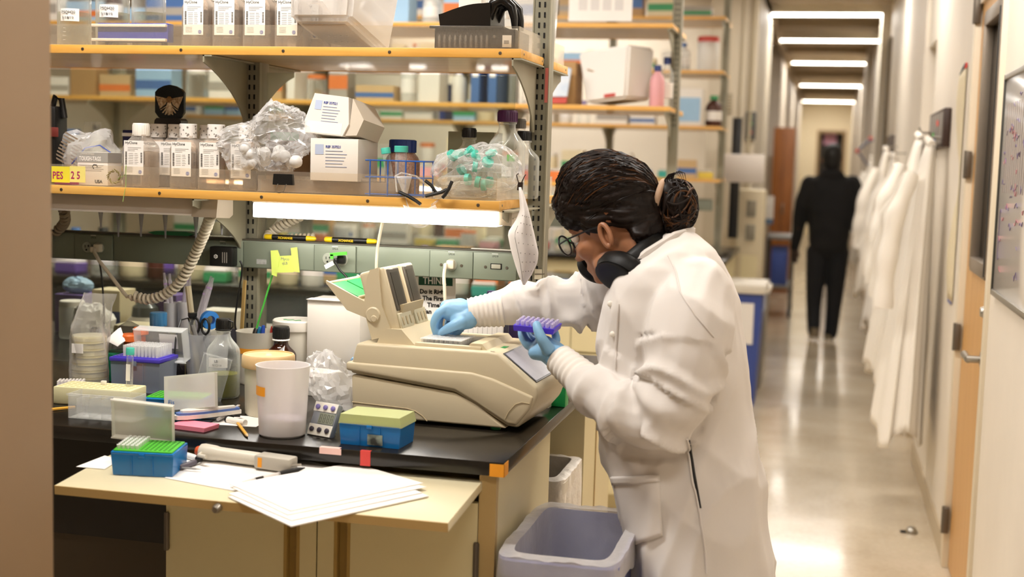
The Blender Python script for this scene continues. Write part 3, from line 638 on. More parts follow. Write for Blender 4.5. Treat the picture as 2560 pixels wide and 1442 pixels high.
# ---- timer
p = bench(782, 1098, 0.03); t = thing('digital_timer', 'small white and grey digital timer leaning back on the bench', 'timer', p, rz=-0.32)
TM = Matrix.Rotation(math.radians(-24), 4, 'X')
MB().box(-0.033, 0.033, 0.0, 0.016, 0.0, 0.076, 0.004, 2, TM).build('case', mat('timer_grey', '#8f949c', 0.45), t)
MB().box(-0.032, 0.032, -0.0015, 0.0, 0.054, 0.075, 0.0006, 1, TM).box(-0.032, 0.032, -0.0015, 0.0, 0.001, 0.026, 0.0006, 1, TM).build('faceplate', m_white, t)
MB().box(-0.012, 0.030, -0.001, 0.0, 0.028, 0.052, 0, 1, TM).build('lcd', mat('lcd_grey', '#8f9484', 0.25), t)
b = MB()
for dgt in range(4):
    for sg in ((-0.0025, 0.0025, 0.048, 0.0492), (-0.0025, 0.0025, 0.0395, 0.0405), (-0.0025, 0.0025, 0.031, 0.032), (-0.003, -0.002, 0.032, 0.048), (0.002, 0.003, 0.032, 0.048)): b.box(sg[0]-0.006+dgt*0.010, sg[1]-0.006+dgt*0.010, -0.0015, -0.001, sg[2], sg[3], 0, 1, TM)
b.build('digits', mat('lcd_digit', '#5a5f52', 0.5), t)
for k in range(3):
    for z in (0.014, 0.064):
        MB().lathe([(0.0055, 0), (0.0055, 0.003), (0.004, 0.004)], (0, 0, 0), 14, TM @ Matrix.Translation((-0.021+0.021*k, -0.0015, z)) @ Matrix.Rotation(PI/2, 4, 'X')).build('button', mat('timer_button', '#3a3340', 0.5) if z < 0.03 else mat('timer_print', '#7a6fae', 0.5), t)
MB().box(-0.02, 0.02, 0.034, 0.038, 0.0, 0.05, 0.001, 1, Matrix.Rotation(math.radians(8), 4, 'X')).build('stand', m_white, t)
# ---- beaker with orange tape
p = bench(682, 1098, 0.050)
t = thing('plastic_beaker', 'translucent plastic beaker with a strip of orange tape, nearest the timer', 'beaker', p)
MB().lathe([(0.046, 0.0), (0.050, 0.004), (0.0575, 0.150), (0.059, 0.153), (0.0565, 0.153), (0.0555, 0.150), (0.048, 0.006), (0.0, 0.005)], seg=32, cap0=True, cap1=False).build('beaker_wall', clear('beaker_pp', '#f8f3f1', 0.55, 0.3, 0.35), t)
MB().lathe([(0.047, 0.006), (0.049, 0.036), (0.03, 0.040), (0.0, 0.038)], seg=24, cap0=False, cap1=False).build('residue', mat('lilac_residue', '#c9bcd6', 0.7, hex2='#e2dbe4', nscale=25), t)
wrap_label(t, 0.0565, math.radians(205), math.radians(252), 0.090, 0.110, m_orange_t, 'orange_tape')
# ---- cream jar with lid
p = bench(645, 1046, 0.055)
t = thing('round_jar', 'cream plastic jar with a wide yellowed lid, behind the beaker', 'jar', p)
MB().lathe([(0.050, 0), (0.053, 0.004), (0.055, 0.115), (0.055, 0.12)], seg=30).build('jar_body', clear('jar_cream', '#e9e0c8', 0.8, 0.2, 0.4, '#f2e8cf'), t)
MB().lathe([(0.0605, 0.0), (0.062, 0.003), (0.061, 0.026), (0.058, 0.030), (0.056, 0.030), (0.055, 0.0265), (0.0, 0.0265)], (0, 0, 0.112), 32, cap0=False, cap1=False).build('lid', mat('yellowed_lid', '#dcb77e', 0.5, hex2='#eccd9c', nscale=14), t)
MB().lathe([(0.009, 0), (0.006, 0.003)], (0.0, 0, 0.1385), 12).build('lid_boss', mat('lid_pale', '#ead9b8', 0.5), t)
# ---- LB bottle
p = bench(539, 998, 0.041)
t = gl_bottle('media_bottle', 'glass bottle labelled LB with yellow-green broth and black cap', p, 0.041, 0.195, m_black, 0.0185, 0.026, clear('lb_broth', '#8a8a22', 0.55, 0.3, 0.1, '#c8c878'), 0.30, 0.0165)
MB().tube([(0.0185*math.cos(a), 0.0185*math.sin(a), 0.168) for a in np.linspace(0, 2*PI, 17)], 0.0022, 6).tube([(0.018, 0, 0.168), (0.027, -0.004, 0.176), (0.028, -0.006, 0.188), (0.016, -0.006, 0.192)], 0.0018, 6).build('cap_tether', m_black, t)
wrap_label(t, 0.0415, math.radians(238), math.radians(310), 0.078, 0.102, m_lab)
txt('LB', 0.009, m_ink, t, (-0.004, -0.0425, 0.091)); txt('9/12/19', 0.008, m_inkgrey, t, (-0.009, -0.0425, 0.081))
# ---- amber bottle
p = Vector((-1.327, 3.075, BZ+0.0005))
t = gl_bottle('amber_bottle', 'dark amber reagent bottle with black cap and white label', p, 0.039, 0.168, m_black, 0.021, 0.030, None, 0, 0.018, m_amber, shoulder=0.56)
MB().lathe([(0.0205, 0), (0.0225, 0.002), (0.0205, 0.006)], (0, 0, 0.1315), 20).build('neck_ring', m_wcap, t)
wrap_label(t, 0.0396, math.radians(225), math.radians(345), 0.018, 0.088, m_lab)
wrap_label(t, 0.0399, math.radians(226), math.radians(344), 0.068, 0.073, mat('brown_band', '#4a2d22', 0.6), 'label_band')
for k in range(7): wrap_label(t, 0.0399, math.radians(250), math.radians(330), 0.025+k*0.006, 0.0262+k*0.006, m_inkgrey, 'label_line')
# ---- white lidded tub and open tub
t = thing('white_tub', 'white lidded plastic tub with green writing on its lid, behind the amber bottle', 'tub', (-1.338, 3.195, BZ+0.0005))
MB().lathe([(0.050, 0), (0.052, 0.004), (0.055, 0.150)], seg=30).build('tub_body', mat('tub_offwhite', '#dfd9cb', 0.5), t)
MB().lathe([(0.0595, 0), (0.0605, 0.004), (0.060, 0.024), (0.057, 0.027), (0.0555, 0.0255)], (0, 0, 0.145), 32).build('lid', m_wcap, t)
MB().tube([(-0.025+0.006*k, -0.022+0.006*math.sin(k*1.9), 0.1722) for k in range(9)], 0.0009, 4).build('pen_scribble', m_grn, t)
MB().lathe([(0.0565, 0), (0.0575, 0.002), (0.0575, 0.016), (0.0565, 0.018)], (0, 0, 0.012), 32).build('lower_band', mat('tub_offwhite', '#dfd9cb', 0.5), t)
t = thing('open_tub', 'open translucent tub with an orange band, holding pens and a stirrer', 'tub', (-1.438, 3.175, BZ+0.0005))
MB().lathe([(0.046, 0), (0.048, 0.004), (0.054, 0.133), (0.0555, 0.138), (0.0545, 0.138), (0.053, 0.133), (0.047, 0.006), (0.0, 0.005)], seg=30, cap1=False).build('tub_wall', clear('tub_milky', '#ece6d6', 0.6, 0.3, 0.35), t)
wrap_label(t, 0.0535, math.radians(190), math.radians(350), 0.082, 0.096, m_orange_t, 'orange_band'); txt('2011', 0.012, m_ink, t, (-0.05, -0.045, 0.084), (PI/2, 0, -0.5))
for k, (dx_, dy_, ln, c, lab) in enumerate(((0.010, -0.01, 0.155, '#2a4fb0', 'blue capped pen standing in the open tub'), (0.022, 0.006, 0.152, '#c23a30', 'red capped pen standing in the open tub'), (-0.018, 0.0, 0.150, '#2f86b5', 'teal capped pen standing in the open tub'))):
    q = thing('pen', lab, 'pen', (-1.438+dx_, 3.175+dy_, BZ+0.008), rot=(0.04, 0.10+0.05*k, 0))
    MB().lathe([(0.002, 0), (0.004, 0.012), (0.0045, ln*0.7)], seg=10).build('barrel', m_white, q)
    MB().lathe([(0.0055, 0), (0.0055, 0.03), (0.004, 0.04)], (0, 0, ln*0.7), 10).build('pen_cap', mat('pen_'+c[1:], c, 0.35), q)
# green stirring stick leaning in the tub, up to the sticky notes
a, b_ = pt(640, 825, Y=3.17), pt(686, 672, Y=3.235)
q = thing('green_stick', 'long green plastic stick with printed marks rising to the sticky notes', 'stick', a)
MB().tube([(0, 0, 0), (b_-a)*1.04], 0.0042, 6, flat=0.4).build('shaft', clear('green_stick', '#4fc24a', 0.75, 0.2, 0.25, '#9fe09a'), q)
MB().lathe([(0.0062, -0.035), (0.007, 0.0), (0.006, 0.004)], (0, 0, 0), 12, (b_-a).to_track_quat('Z', 'Y').to_matrix().to_4x4()).build('tip_cap', m_black, q)
# wooden ruler by the post
a, b_ = pt(604, 830, Y=3.235), pt(612, 700, Y=3.24); q = thing('wooden_ruler', 'yellowish wooden ruler leaning on the middle shelf post', 'ruler', a)
v = b_-a; MB().box(-0.006, 0.006, -0.0015, 0.0015, -0.09, v.length, 0.0004, 1, v.to_track_quat('Z', 'Y').to_matrix().to_4x4() @ Matrix.Rotation(0.5, 4, 'Z')).build('blade', mat('ruler_wood', '#c9a763', 0.5, noise=0.08, nscale=30), q)
# ---- white carton behind the cycler
t = carton('storage_carton', 'large plain white carton standing behind the raised cycler lid', 'box', (-1.215, 3.205, BZ+0.0005), 0.145, 0.11, 0.232, 0.0)
MB().box(-0.0735, 0.0735, -0.0555, -0.02, 0.2325, 0.2337, 0, 1, Matrix.Rotation(0.02, 4, 'X')).build('top_flap', m_carton, t)
# MICRO carton
t = carton('slide_carton', 'small cream carton printed MICRO, beside the amber bottle', 'box', (-1.222, 3.075, BZ+0.0005), 0.092, 0.06, 0.062, -0.25)
txt('MICRO', 0.0095, m_ink, t, (-0.040, -0.0305, 0.046)); txt('G', 0.0095, mat('ink_red', '#c23b3b', 0.6), t, (-0.0065, -0.0305, 0.046))
# plastic bag with blue glove bit
t = blob_bag('plastic_bag', 'crumpled clear plastic bag lying against the cycler on the bench', 'bag', (-1.125, 2.93, BZ+0.064), 0.055, 0.10, 0.064, clear('soft_film', '#f6f4f3', 0.26, 0.45, 0.16, bump=0.2, bscale=30, bdist=0.006), 3.1, 0.045, 12, shape=lambda p: (p.x-0.35*p.z, p.y, p.z*(1.0+2.2*p.x) if p.z > 0 else p.z))
o = blob_bag('blue_glove_scrap', 'small crumpled scrap of pale blue glove on the plastic bag', 'glove', (-1.148, 3.135, BZ+0.086), 0.014, 0.012, 0.010, mat('glove_blue', '#8cb8de', 0.55), 1.1, 0.008, 60, n=(20, 12), part='glove_film')
# ---- purple tip box with open lid
p = Vector((-1.655, 2.975, BZ+0.0005))
t = tip_box('tip_box', 'tall clear tip box with purple rack and white tips, lid open behind', p, 0.134, 0.098, 0.092, 0.02, clear('tipbox_clearblue', '#a9b3c4', 0.35, 0.4, 0.2, '#d4dcec'), m_purple, lambda i, j: i > 1, None, scale_tips=1.9)
MB().box(-0.069, 0.069, -0.051, 0.051, 0.076, 0.086, 0.002).build('purple_rim', m_purple, t)
lm = Matrix.Translation((0.028, 0.058, 0.115)) @ Matrix.Rotation(math.radians(-78), 4, 'X') @ Matrix.Translation((0, 0, -0.035)); l = box_lid(t, 0.134, 0.082, 0.034, lm, m_clearp)
MB().box(-0.02, 0.03, -0.022, 0.016, -0.0014, -0.0008, M=lm @ Matrix.Translation((0.006, 0, 0.0335))).build('paper_label', m_lab, l)
# falcon tube upright in the pale rack
t = thing('yellow_rack', 'pale yellow foam tube rack at the front left of the bench', 'tube rack', pt(238, 1012, Z=BZ)+Vector((0, 0.02, 0.0005)), rz=0.05)
b = MB().box(-0.098, 0.098, -0.04, 0.045, 0, 0.042, 0.003); b.build('rack_block', mat('foam_yellow', '#e6dfb0', 0.7), t)
hb_ = MB()
for i in range(12):
    for j in range(4): hb_.lathe([(0.0058, 0), (0.0058, 0.0006)], (-0.085+0.0155*i, -0.028+0.0185*j, 0.0418), 8)
hb_.build('rack_holes', mat('foam_shadow', '#cfc78f', 0.8), t)
MB().box(-0.004, 0.008, 0.012, 0.02, 0.042, 0.052, 0.001).build('tab', m_white, t)
t = conical_tube('falcon_tube', 'clear centrifuge tube with teal cap standing before the purple tip box', (-1.592, 2.79, BZ+0.012), (0, 0.03, 0), 0.122, 0.0082, m_teal)
MB().box(-0.005, 0.006, -0.0086, -0.0082, 0.045, 0.085).build('write_on_patch', m_lab, t)
# clear rack box in front
t = thing('clear_rack_box', 'empty clear plastic rack box in front of the yellow foam rack', 'rack box', pt(248, 1052, Z=BZ)+Vector((0, 0.034, 0.0005)), rz=0.03)
b = MB(); w, d_, h_, k_ = 0.16, 0.058, 0.056, 0.0018
for a in ((-w/2, w/2, -d_/2, -d_/2+k_, 0, h_), (-w/2, w/2, d_/2-k_, d_/2, 0, h_), (-w/2, -w/2+k_, -d_/2, d_/2, 0, h_), (w/2-k_, w/2, -d_/2, d_/2, 0, h_), (-w/2, w/2, -d_/2, d_/2, 0, k_)): b.box(*a)
b.box(-w/2-0.003, w/2+0.003, -d_/2-0.003, -d_/2, h_-0.004, h_).build('tray', m_clearp, t)
for k in range(5): MB().box(-0.06+k*0.03-0.0008, -0.06+k*0.03+0.0008, -d_/2+k_, d_/2-k_, k_, h_*0.8).build('divider', m_clearp, t)
# open blue tip box with its lid tipped forward
p = bench(425, 1047, 0.045); t = tip_box('tip_box', 'open blue tip box whose frosted lid leans over its front, mid bench', p, 0.135, 0.088, 0.050, 0.10, m_bluep, m_greenp)
lm = Matrix.Translation((0.05, -0.05, 0.052)) @ Matrix.Rotation(math.radians(72), 4, 'X') @ Matrix.Rotation(math.radians(8), 4, 'Z') @ Matrix.Translation((0, 0.012, 0)); l = box_lid(t, 0.118, 0.078, 0.016, lm, m_frost)
txt('Fisherbrand', 0.014, mat('print_navy', '#2b5f9a', 0.5), l, lm @ Vector((-0.05, -0.025, 0.0195)), (math.radians(72), 0, 0.14))
# loose frosted lid behind it
t = thing('loose_lid', 'loose clear lid leaning on the LB bottle', 'lid', bench(515, 1002, 0.0), rot=(math.radians(82), 0.25, 0.35)); box_lid(t, 0.07, 0.11, 0.012, Matrix.Translation((0, 0.056, 0)), m_clearp, 'lid_shell')
# ---- graduated beaker with tools
t = thing('tool_beaker', 'graduated clear plastic beaker crammed with tools behind the LB bottle', 'beaker', (-1.545, 3.10, BZ+0.0005))
MB().lathe([(0.044, 0), (0.047, 0.004), (0.060, 0.132), (0.0615, 0.136), (0.060, 0.136), (0.0585, 0.132), (0.046, 0.006), (0, 0.005)], seg=30, cap1=False).build('beaker_wall', clear('beaker_grad', '#dfe2e8', 0.30, 0.4, 0.2), t)
for k in range(6): wrap_label(t, 0.0495+k*0.0019, math.radians(225), math.radians(246-(k % 2)*8), 0.03+k*0.018, 0.0315+k*0.018, m_inkblue, 'graduation', 4)
wrap_label(t, 0.055, math.radians(212), math.radians(221), 0.02, 0.12, mat('yellow_strip', '#e6df8a', 0.6), 'yellow_strip', 4)
def stick_tool(name, label, cat, base, top, r, m, ends=None):
    q = thing(name, label, cat, base); MB().tube([(0, 0, 0), Vector(top)-Vector(base)], r, 8).build('shaft', m, q)
    if ends: ends(q, Vector(top)-Vector(base))
    return q
TB = Vector((-1.545, 3.10, BZ+0.012))
sc_ = thing('scissors', 'black handled scissors standing in the tool beaker', 'scissors', TB+Vector((-0.012, -0.012, 0)))
MB().tube([(0, 0, 0), (0.002, 0, 0.10)], [0.002, 0.005], 8).build('blade', m_steel, sc_)
for s in (-1, 1): MB().tube([(0.002+s*0.003, 0, 0.10), (s*0.016, 0, 0.12)] + [(s*0.014+0.011*math.cos(a), 0, 0.142+0.020*math.sin(a)) for a in np.linspace(-PI/2, 1.5*PI, 14)], 0.0035, 7).build('handle_loop', m_black, sc_)
stick_tool('rubber_tubing', 'thin tubing stub of pale rubber standing in the tool beaker', 'tubing', TB+Vector((-0.022, 0.0, 0)), pt(470, 715, Y=3.10), 0.0085, mat('rubber_tubing', '#b7ab8e', 0.5))
stick_tool('marker', 'grey barrelled marker standing in the tool beaker', 'marker', TB+Vector((0.012, -0.014, 0)), pt(482, 812, Y=3.08), 0.006, mat('marker_grey', '#6d6a66', 0.5))
q = thing('stopper_bottle', 'small dark stoppered vial hanging out of the tool beaker', 'vial', pt(481, 835, Y=3.09)); MB().lathe([(0.008, 0), (0.011, 0.006), (0.011, 0.03), (0.006, 0.042)], seg=14).build('vial_glass', m_glassw, q); MB().lathe([(0.009, 0), (0.012, 0.006), (0.012, 0.014)], (0, 0, 0.042), 14).build('stopper', m_black, q)
q = thing('tape_roll', 'blue tape roll hooked over the tools in the beaker', 'tape roll', pt(524, 800, Y=3.11)); MB().lathe([(0.012, -0.008), (0.024, -0.008), (0.024, 0.008), (0.012, 0.008), (0.012, -0.008)], (0, 0, 0), 24, Matrix.Rotation(PI/2, 4, 'X') @ Matrix.Rotation(0.9, 4, 'Y'), cap0=False, cap1=False).build('tape_band', mat('tape_blue', '#2f7fd0', 0.45), q)
q = thing('black_cable', 'thin black cable looping out of the tool beaker', 'cable', pt(436, 930, Y=3.02)); MB().tube([pt(x, y, Y=yy)-pt(436, 930, Y=3.02) for x, y, yy in ((455, 925, 3.03), (436, 890, 3.02), (440, 840, 3.03), (452, 800, 3.06), (470, 795, 3.08), (480, 820, 3.09))], 0.0022, 6).build('cord', m_black, q)
# serological pipettes in white cups behind
for ck, (cx_, cy_, lab) in enumerate(((428, 800, 'left white plastic cup holding wrapped pipettes at the partition'), (462, 798, 'right white plastic cup holding wrapped pipettes at the partition'))):
    c0 = pt(cx_, cy_, Y=3.20); c0.z -= 0.03; t = thing('white_cup', lab, 'cup', c0); MB().lathe([(0.017, 0), (0.018, 0.002), (0.020, 0.078), (0.019, 0.078), (0.017, 0.004), (0, 0.003)], seg=20, cap1=False).build('cup_wall', clear('cup_milky', '#e9e8ea', 0.7, 0.2, 0.4), t)
rk = thing('pipette_rack', 'dark grey plastic rack carrying the white cups by the partition', 'rack', (-1.60, 3.215, BZ+0.0005)); MB().box(-0.085, 0.085, -0.03, 0.035, 0.0, 0.03, 0.003).prism([(-0.085, 0.03), (-0.08, 0.155), (-0.04, 0.13), (0.0, 0.085), (0.05, 0.13), (0.085, 0.125), (0.085, 0.03)], 0.03, 0.035).build('rack_body', mat('rack_dark', '#4c4a52', 0.45), rk)
m_pip = clear('pip_clear', '#ece6f0', 0.35, 0.5, 0.12); m_lil = mat('lilac_band', '#b79ac8', 0.5)
for k, (xb, yb, xt, yt) in enumerate(((424, 790, 410, 682), (430, 790, 424, 684), (455, 795, 470, 668), (462, 795, 476, 690), (500, 800, 528, 690), (505, 795, 533, 694), (492, 800, 518, 712))):
    a, b_ = pt(xb, yb, Y=3.205), pt(xt, yt, Y=3.225); v = b_-a
    q = thing('serological_pipette', ['leftmost', 'second', 'third', 'fourth', 'fifth', 'sixth', 'shortest right-hand'][k] + ' clear serological pipette with lilac band, counted from the left', 'pipette', a, group='clear serological pipettes standing at the partition')
    MM = v.to_track_quat('Z', 'Y').to_matrix().to_4x4(); L = v.length
    MB().lathe([(0.0045, -0.03), (0.0052, 0), (0.0052, L*0.82), (0.0035, L*0.86), (0.003, L)], (0, 0, 0), 10, MM).build('shaft', m_pip, q)
    MB().lathe([(0.0055, L*0.72), (0.0055, L*0.76)], (0, 0, 0), 10, MM).build('band', m_lil, q)
# blue-capped bottle, orange bits, glass dome
p = Vector((-1.705, 3.14, BZ+0.0005)); t = thing('square_bottle', 'clear square bottle with a bright blue wrapped cap behind the purple tip box', 'bottle', p, rz=0.5)
MB().lathe([(0.036, 0), (0.038, 0.004), (0.038, 0.10), (0.033, 0.115), (0.018, 0.135), (0.0175, 0.145)], seg=28, square=0.85).build('body', clear('flask_smoke', '#9f9a98', 0.25, 0.5, 0.08), t)
MB().lathe([(0.022, 0), (0.0225, 0.002), (0.0225, 0.034), (0.020, 0.036)], (0, 0, 0.14), 22).build('cap', mat('cap_skyblue', '#3f8fcf', 0.4, hex2='#63a9de', nscale=200, stretch=(1, 1, 0.05)), t)
p = pt(318, 838, Y=3.16); t = thing('glass_dome', 'clear domed glass cover standing near the partition', 'dome', (p.x, 3.17, BZ+0.0005)); MB().lathe([(0.046, 0.0), (0.047, 0.06), (0.042, 0.105), (0.028, 0.13), (0.010, 0.140), (0.006, 0.142)], seg=28).build('dome_shell', clear('dome_glass', '#8f8c88', 0.22, 0.65, 0.05), t)
for k, (x, y, rr, yy) in enumerate(((326, 826, 0.026, 3.085), (352, 815, 0.02, 3.09))):
    p = pt(x, y, Y=yy); t = thing('lobed_stopper', 'orange lobed screw cap, ' + ('larger left one' if k == 0 else 'smaller right one') + ' by the glass dome', 'cap', (p.x, yy, BZ+0.0005), group='orange lobed caps')
    MB().lathe([(rr*0.6, 0), (rr*0.65, 0.10+0.018*k), (rr, 0.104+0.018*k), (rr, 0.118+0.018*k), (rr*0.85, 0.122+0.018*k)], seg=24).build('cap_body', mat('orange_plastic', '#e06a2a', 0.4), t)
# tissue box, yellow roll, metal fittings
t = carton('tissue_carton', 'green and white tissue carton behind the purple tip box', 'box', pt(246, 950, Z=BZ)+Vector((0.0, 0.035, 0.0005)), 0.095, 0.07, 0.072, -0.08, m=mat('kim_green', '#127a55', 0.5))
MB().box(-0.0477, 0.0477, -0.0356, -0.0351, 0.0, 0.026).build('white_band', m_lab, t); MB().prism([(-0.01, 0.0), (0.02, 0.026), (0.047, 0.026), (0.047, 0.0)], -0.0358, -0.0356).build('green_corner', mat('kim_green', '#127a55', 0.5), t)
txt('KIM', 0.017, m_lab, t, (-0.022, -0.0356, 0.045), bold=0.0006); txt('Kimtech', 0.0065, m_lab, t, (-0.022, -0.0356, 0.062)); MB().box(-0.042, -0.026, -0.0362, -0.0357, 0.010, 0.016).build('logo_oval', m_inkblue, t)
for k in range(4): MB().box(-0.022, 0.006-0.004*k, -0.0356, -0.0352, 0.040-k*0.0035, 0.0412-k*0.0035).build('print_line', m_lab, t)
MB().tube([(0, 0, 0.07), (0.006, 0, 0.10), (0.04, -0.02, 0.122), (0.07, -0.03, 0.10)], [0.02, 0.03, 0.026, 0.012], 8, flat=0.15).build('tissue', m_paper, t)
p = pt(212, 915, Y=3.06); t = thing('yellow_tape_roll', 'roll of yellow tape standing beside the tissue carton', 'tape roll', (p.x, 3.07, BZ+0.0005)); MB().lathe([(0.018, -0.012), (0.031, -0.012), (0.031, 0.012), (0.018, 0.012), (0.018, -0.012)], (0, 0, 0), 26, Matrix.Translation((0, 0, 0.0315)) @ Matrix.Rotation(PI/2, 4, 'Y'), cap0=False, cap1=False).build('tape_band', mat('tape_yellow', '#e8a92c', 0.45), t)
p = pt(235, 850, Y=3.17); t = thing('metal_fitting', 'small chrome clamp fitting standing behind the tissue carton', 'clamp', (p.x, 3.16, BZ+0.0005)); MB().lathe([(0.022, 0), (0.022, 0.008), (0.005, 0.010), (0.005, 0.09)], seg=16).tube([(-0.03, 0, 0.088), (0.035, 0, 0.088)], 0.007, 10).lathe([(0.016, 0.095), (0.016, 0.118), (0.010, 0.124)], (0.012, 0, 0), 16).build('clamp_body', mat('chrome', '#9a9894', 0.15, 1.0), t)
# petri dishes in sleeve
p = Vector((-1.812, 2.98, BZ+0.0005))
for k in range(7):
    t = thing('petri_dish', ['bottom', 'second', 'third', 'fourth', 'fifth', 'sixth', 'top'][k] + ' pale yellow petri dish of the sleeved stack at the far left', 'petri dish', p+Vector((0, 0, 0.0185*k)), group='stack of petri dishes in a clear sleeve')
    MB().lathe([(0.043, 0), (0.043, 0.013)], seg=28).build('dish', mat('agar_yellow', '#e6dcae', 0.4), t); MB().lathe([(0.0445, 0.006), (0.0445, 0.0178)], seg=28).build('lid', clear('dish_lid', '#efe8cf', 0.4, 0.3, 0.1), t)
def sleeve(u, v):
    a = 2*PI*u; z = 0.002+0.235*v; r = 0.0475 + 0.004*math.sin(5*a+8*v); fl = max(0, v-0.62)/0.38
    return (p.x + r*math.cos(a)*(1-0.05*fl) + 0.028*fl, p.y + r*math.sin(a)*(1-0.92*fl), p.z + z)
sl_ = thing('plastic_sleeve', 'clear plastic sleeve with loose top around the stacked petri dishes', 'sleeve', p); crumple(sleeve, 40, 20, 0.006, 22, 2.2, True).build('film', clear('sleeve_film', '#efece6', 0.12, 0.6, 0.14, bump=0.5, bscale=30), sl_, world=True)
MB().box(-0.02, 0.012, -0.0495, -0.0488, 0.088, 0.112).build('sticker', m_lab, sl_)
# tip rack at far left, pencil stub
t = thing('tip_rack', 'small rack of white pipette tips with purple edge at the left rim', 'tip rack', pt(178, 986, Z=BZ)+Vector((0, 0.0, 0.0005)), rz=0.4); MB().box(-0.035, 0.035, -0.025, 0.025, 0, 0.024, 0.002).build('rack', m_purple, t)
b = MB(); [b.lathe([(0.0028, 0), (0.003, 0.012)], (-0.028+0.008*i, -0.018+0.009*j, 0.024), 6) for i in range(8) for j in range(5)]; b.build('pipette_tips', m_wcap, t)
def pencil(label, a, b_, m, name='pencil', r=0.0036):
    t = thing(name, label, 'pencil' if name == 'pencil' else 'pen', a); v = Vector(b_)-Vector(a); MM = v.to_track_quat('Z', 'Y').to_matrix().to_4x4(); L = v.length
    MB().lathe([(r, 0), (r, L*0.88)], (0, 0, 0), 6, MM).build('barrel', m, t); MB().lathe([(r, L*0.88), (r*0.25, L*0.985)], (0, 0, 0), 8, MM).build('cone', mat('pencil_wood', '#d9b98a', 0.6), t); MB().lathe([(r*0.3, L*0.985), (r*0.08, L)], (0, 0, 0), 6, MM).build('tip', m_ink, t); return t
zb = BZ+0.0045
m_pencil = mat('pencil_yellow', '#e0a63a', 0.4)
A = pt(590, 1052, Z=zb); pencil('yellow pencil lying on paper between the pink notes and the beaker', A, pt(620, 1092, Z=zb), m_pencil)
pencil('yellow pencil poking out behind the clear rack box', pt(205, 1012, Z=zb)+Vector((0, -0.03, 0)), pt(140, 1026, Z=zb)+Vector((-0.03, -0.01, 0)), m_pencil)
# papers, pink notes, handheld pipette on the notes
t = thing('paper_scrap', 'white paper sheet lying flat under the pencil on the bench', 'paper', pt(585, 1060, Z=BZ)+Vector((0, 0.03, 0.0006)), rz=0.1); MB().box(-0.055, 0.055, -0.05, 0.06, 0, 0.0006).build('sheet', m_paper, t)
t = thing('sticky_note_pad', 'pad of bright pink sticky notes near the bench edge', 'sticky notes', pt(482, 1072, Z=BZ)+Vector((0, 0.006, 0.0006)), rz=-0.15)
for k in range(4): MB().box(-0.045+0.0006*k, 0.045+0.0006*k, -0.028, 0.028, 0.0025*k, 0.0025*k+0.0024, 0.0003, 1).build('note_block', mat('note_pink', '#f08aa0', 0.65), t)
a = pt(425, 1046, Z=BZ+0.02); b_ = pt(592, 1030, Z=BZ+0.02); t = thing('handheld_device', 'blue and white handheld device lying on the pink sticky notes', 'handheld device', (a+b_)/2); v = b_-a; MM = Matrix.Translation((0, 0.02, 0)) @ Matrix.Rotation(math.atan2(v.y, v.x), 4, 'Z'); L = v.length
def _scan(sc_, z0, z1, nm, m):
    b = MB(); pf = [(-0.5, 0.0), (-0.49, 0.35), (-0.40, 0.8), (-0.2, 1.0), (0.05, 0.85), (0.25, 0.6), (0.5, 0.45), (0.5, -0.2), (0.2, -0.5), (-0.1, -0.8), (-0.35, -0.75), (-0.48, -0.4)]
    b.prism([(x*L*sc_, y*0.021*sc_) for x, y in pf], z0, z1, MM, 'xy'); return b.build(nm, m, t)
_scan(1.0, -0.006, 0.003, 'lower_shell', m_white); _scan(0.95, 0.003, 0.008, 'blue_band', mat('scan_blue', '#5b78b8', 0.4)); _scan(0.82, 0.008, 0.013, 'upper_shell', m_white)
for k, (xa, ya, xb, yb, lab) in enumerate(((555, 1040, 600, 1012, 'grey pen with white clip lying behind the pink notes'), (545, 1048, 590, 1024, 'slim silver pen lying nearest the pink notes'))):
    pencil(lab, pt(xa, ya, Z=zb+0.004), pt(xb, yb, Z=zb+0.004), mat('pen_silver', '#c9c6c4', 0.3, 0.2), 'pen', 0.0042)
q = thing('marker', 'white capped marker with a black end beside the pink notes', 'marker', pt(566, 1048, Z=BZ+0.007), rot=(PI/2, 0, 1.2)); MB().lathe([(0.0075, 0.004), (0.0075, 0.06)], seg=14).build('barrel', m_white, q); MB().lathe([(0.007, 0), (0.0078, 0.006)], seg=14).build('end_plug', m_black, q)
t = thing('reading_glasses', 'black framed spectacles folded under the handheld device', 'glasses', pt(520, 1052, Z=BZ)+Vector((0, 0.015, 0.006))); MB().tube([(-0.05, 0, 0), (-0.01, 0.01, 0.004), (0.05, 0.012, 0.0)], 0.0022, 6).tube([(-0.045, 0.008, 0.0), (0.06, 0.024, 0.002)], 0.0018, 6).build('frame', m_black, t)
# behind the cycler: ruled notebook page, jar with orange lid, small ware at the corner
t = thing('notebook_page', 'ruled white notebook leaning at the partition behind the cycler', 'notebook', (-0.985, 3.262, BZ+0.0005), rot=(-0.06, 0, 0)); MB().box(-0.10, 0.19, 0, 0.008, 0, 0.185, 0.001).build('page', m_paper, t)
for k in range(22): MB().box(-0.095+k*0.0128, -0.0945+k*0.0128, -0.0004, 0, 0.004, 0.18).build('rule_line', m_inkgrey, t)
p = pt(1270, 838, Y=3.18); t = thing('specimen_jar', 'clear jar with a ribbed orange lid behind the cycler', 'jar', (p.x, 3.19, BZ+0.0005)); MB().lathe([(0.026, 0), (0.028, 0.004), (0.028, 0.12), (0.026, 0.125)], seg=24).build('jar_glass', m_glassw, t); MB().lathe([(0.029, 0), (0.029, 0.030), (0.027, 0.033)], (0, 0, 0.122), 30).build('lid', mat('lid_orange', '#c9773f', 0.5), t)
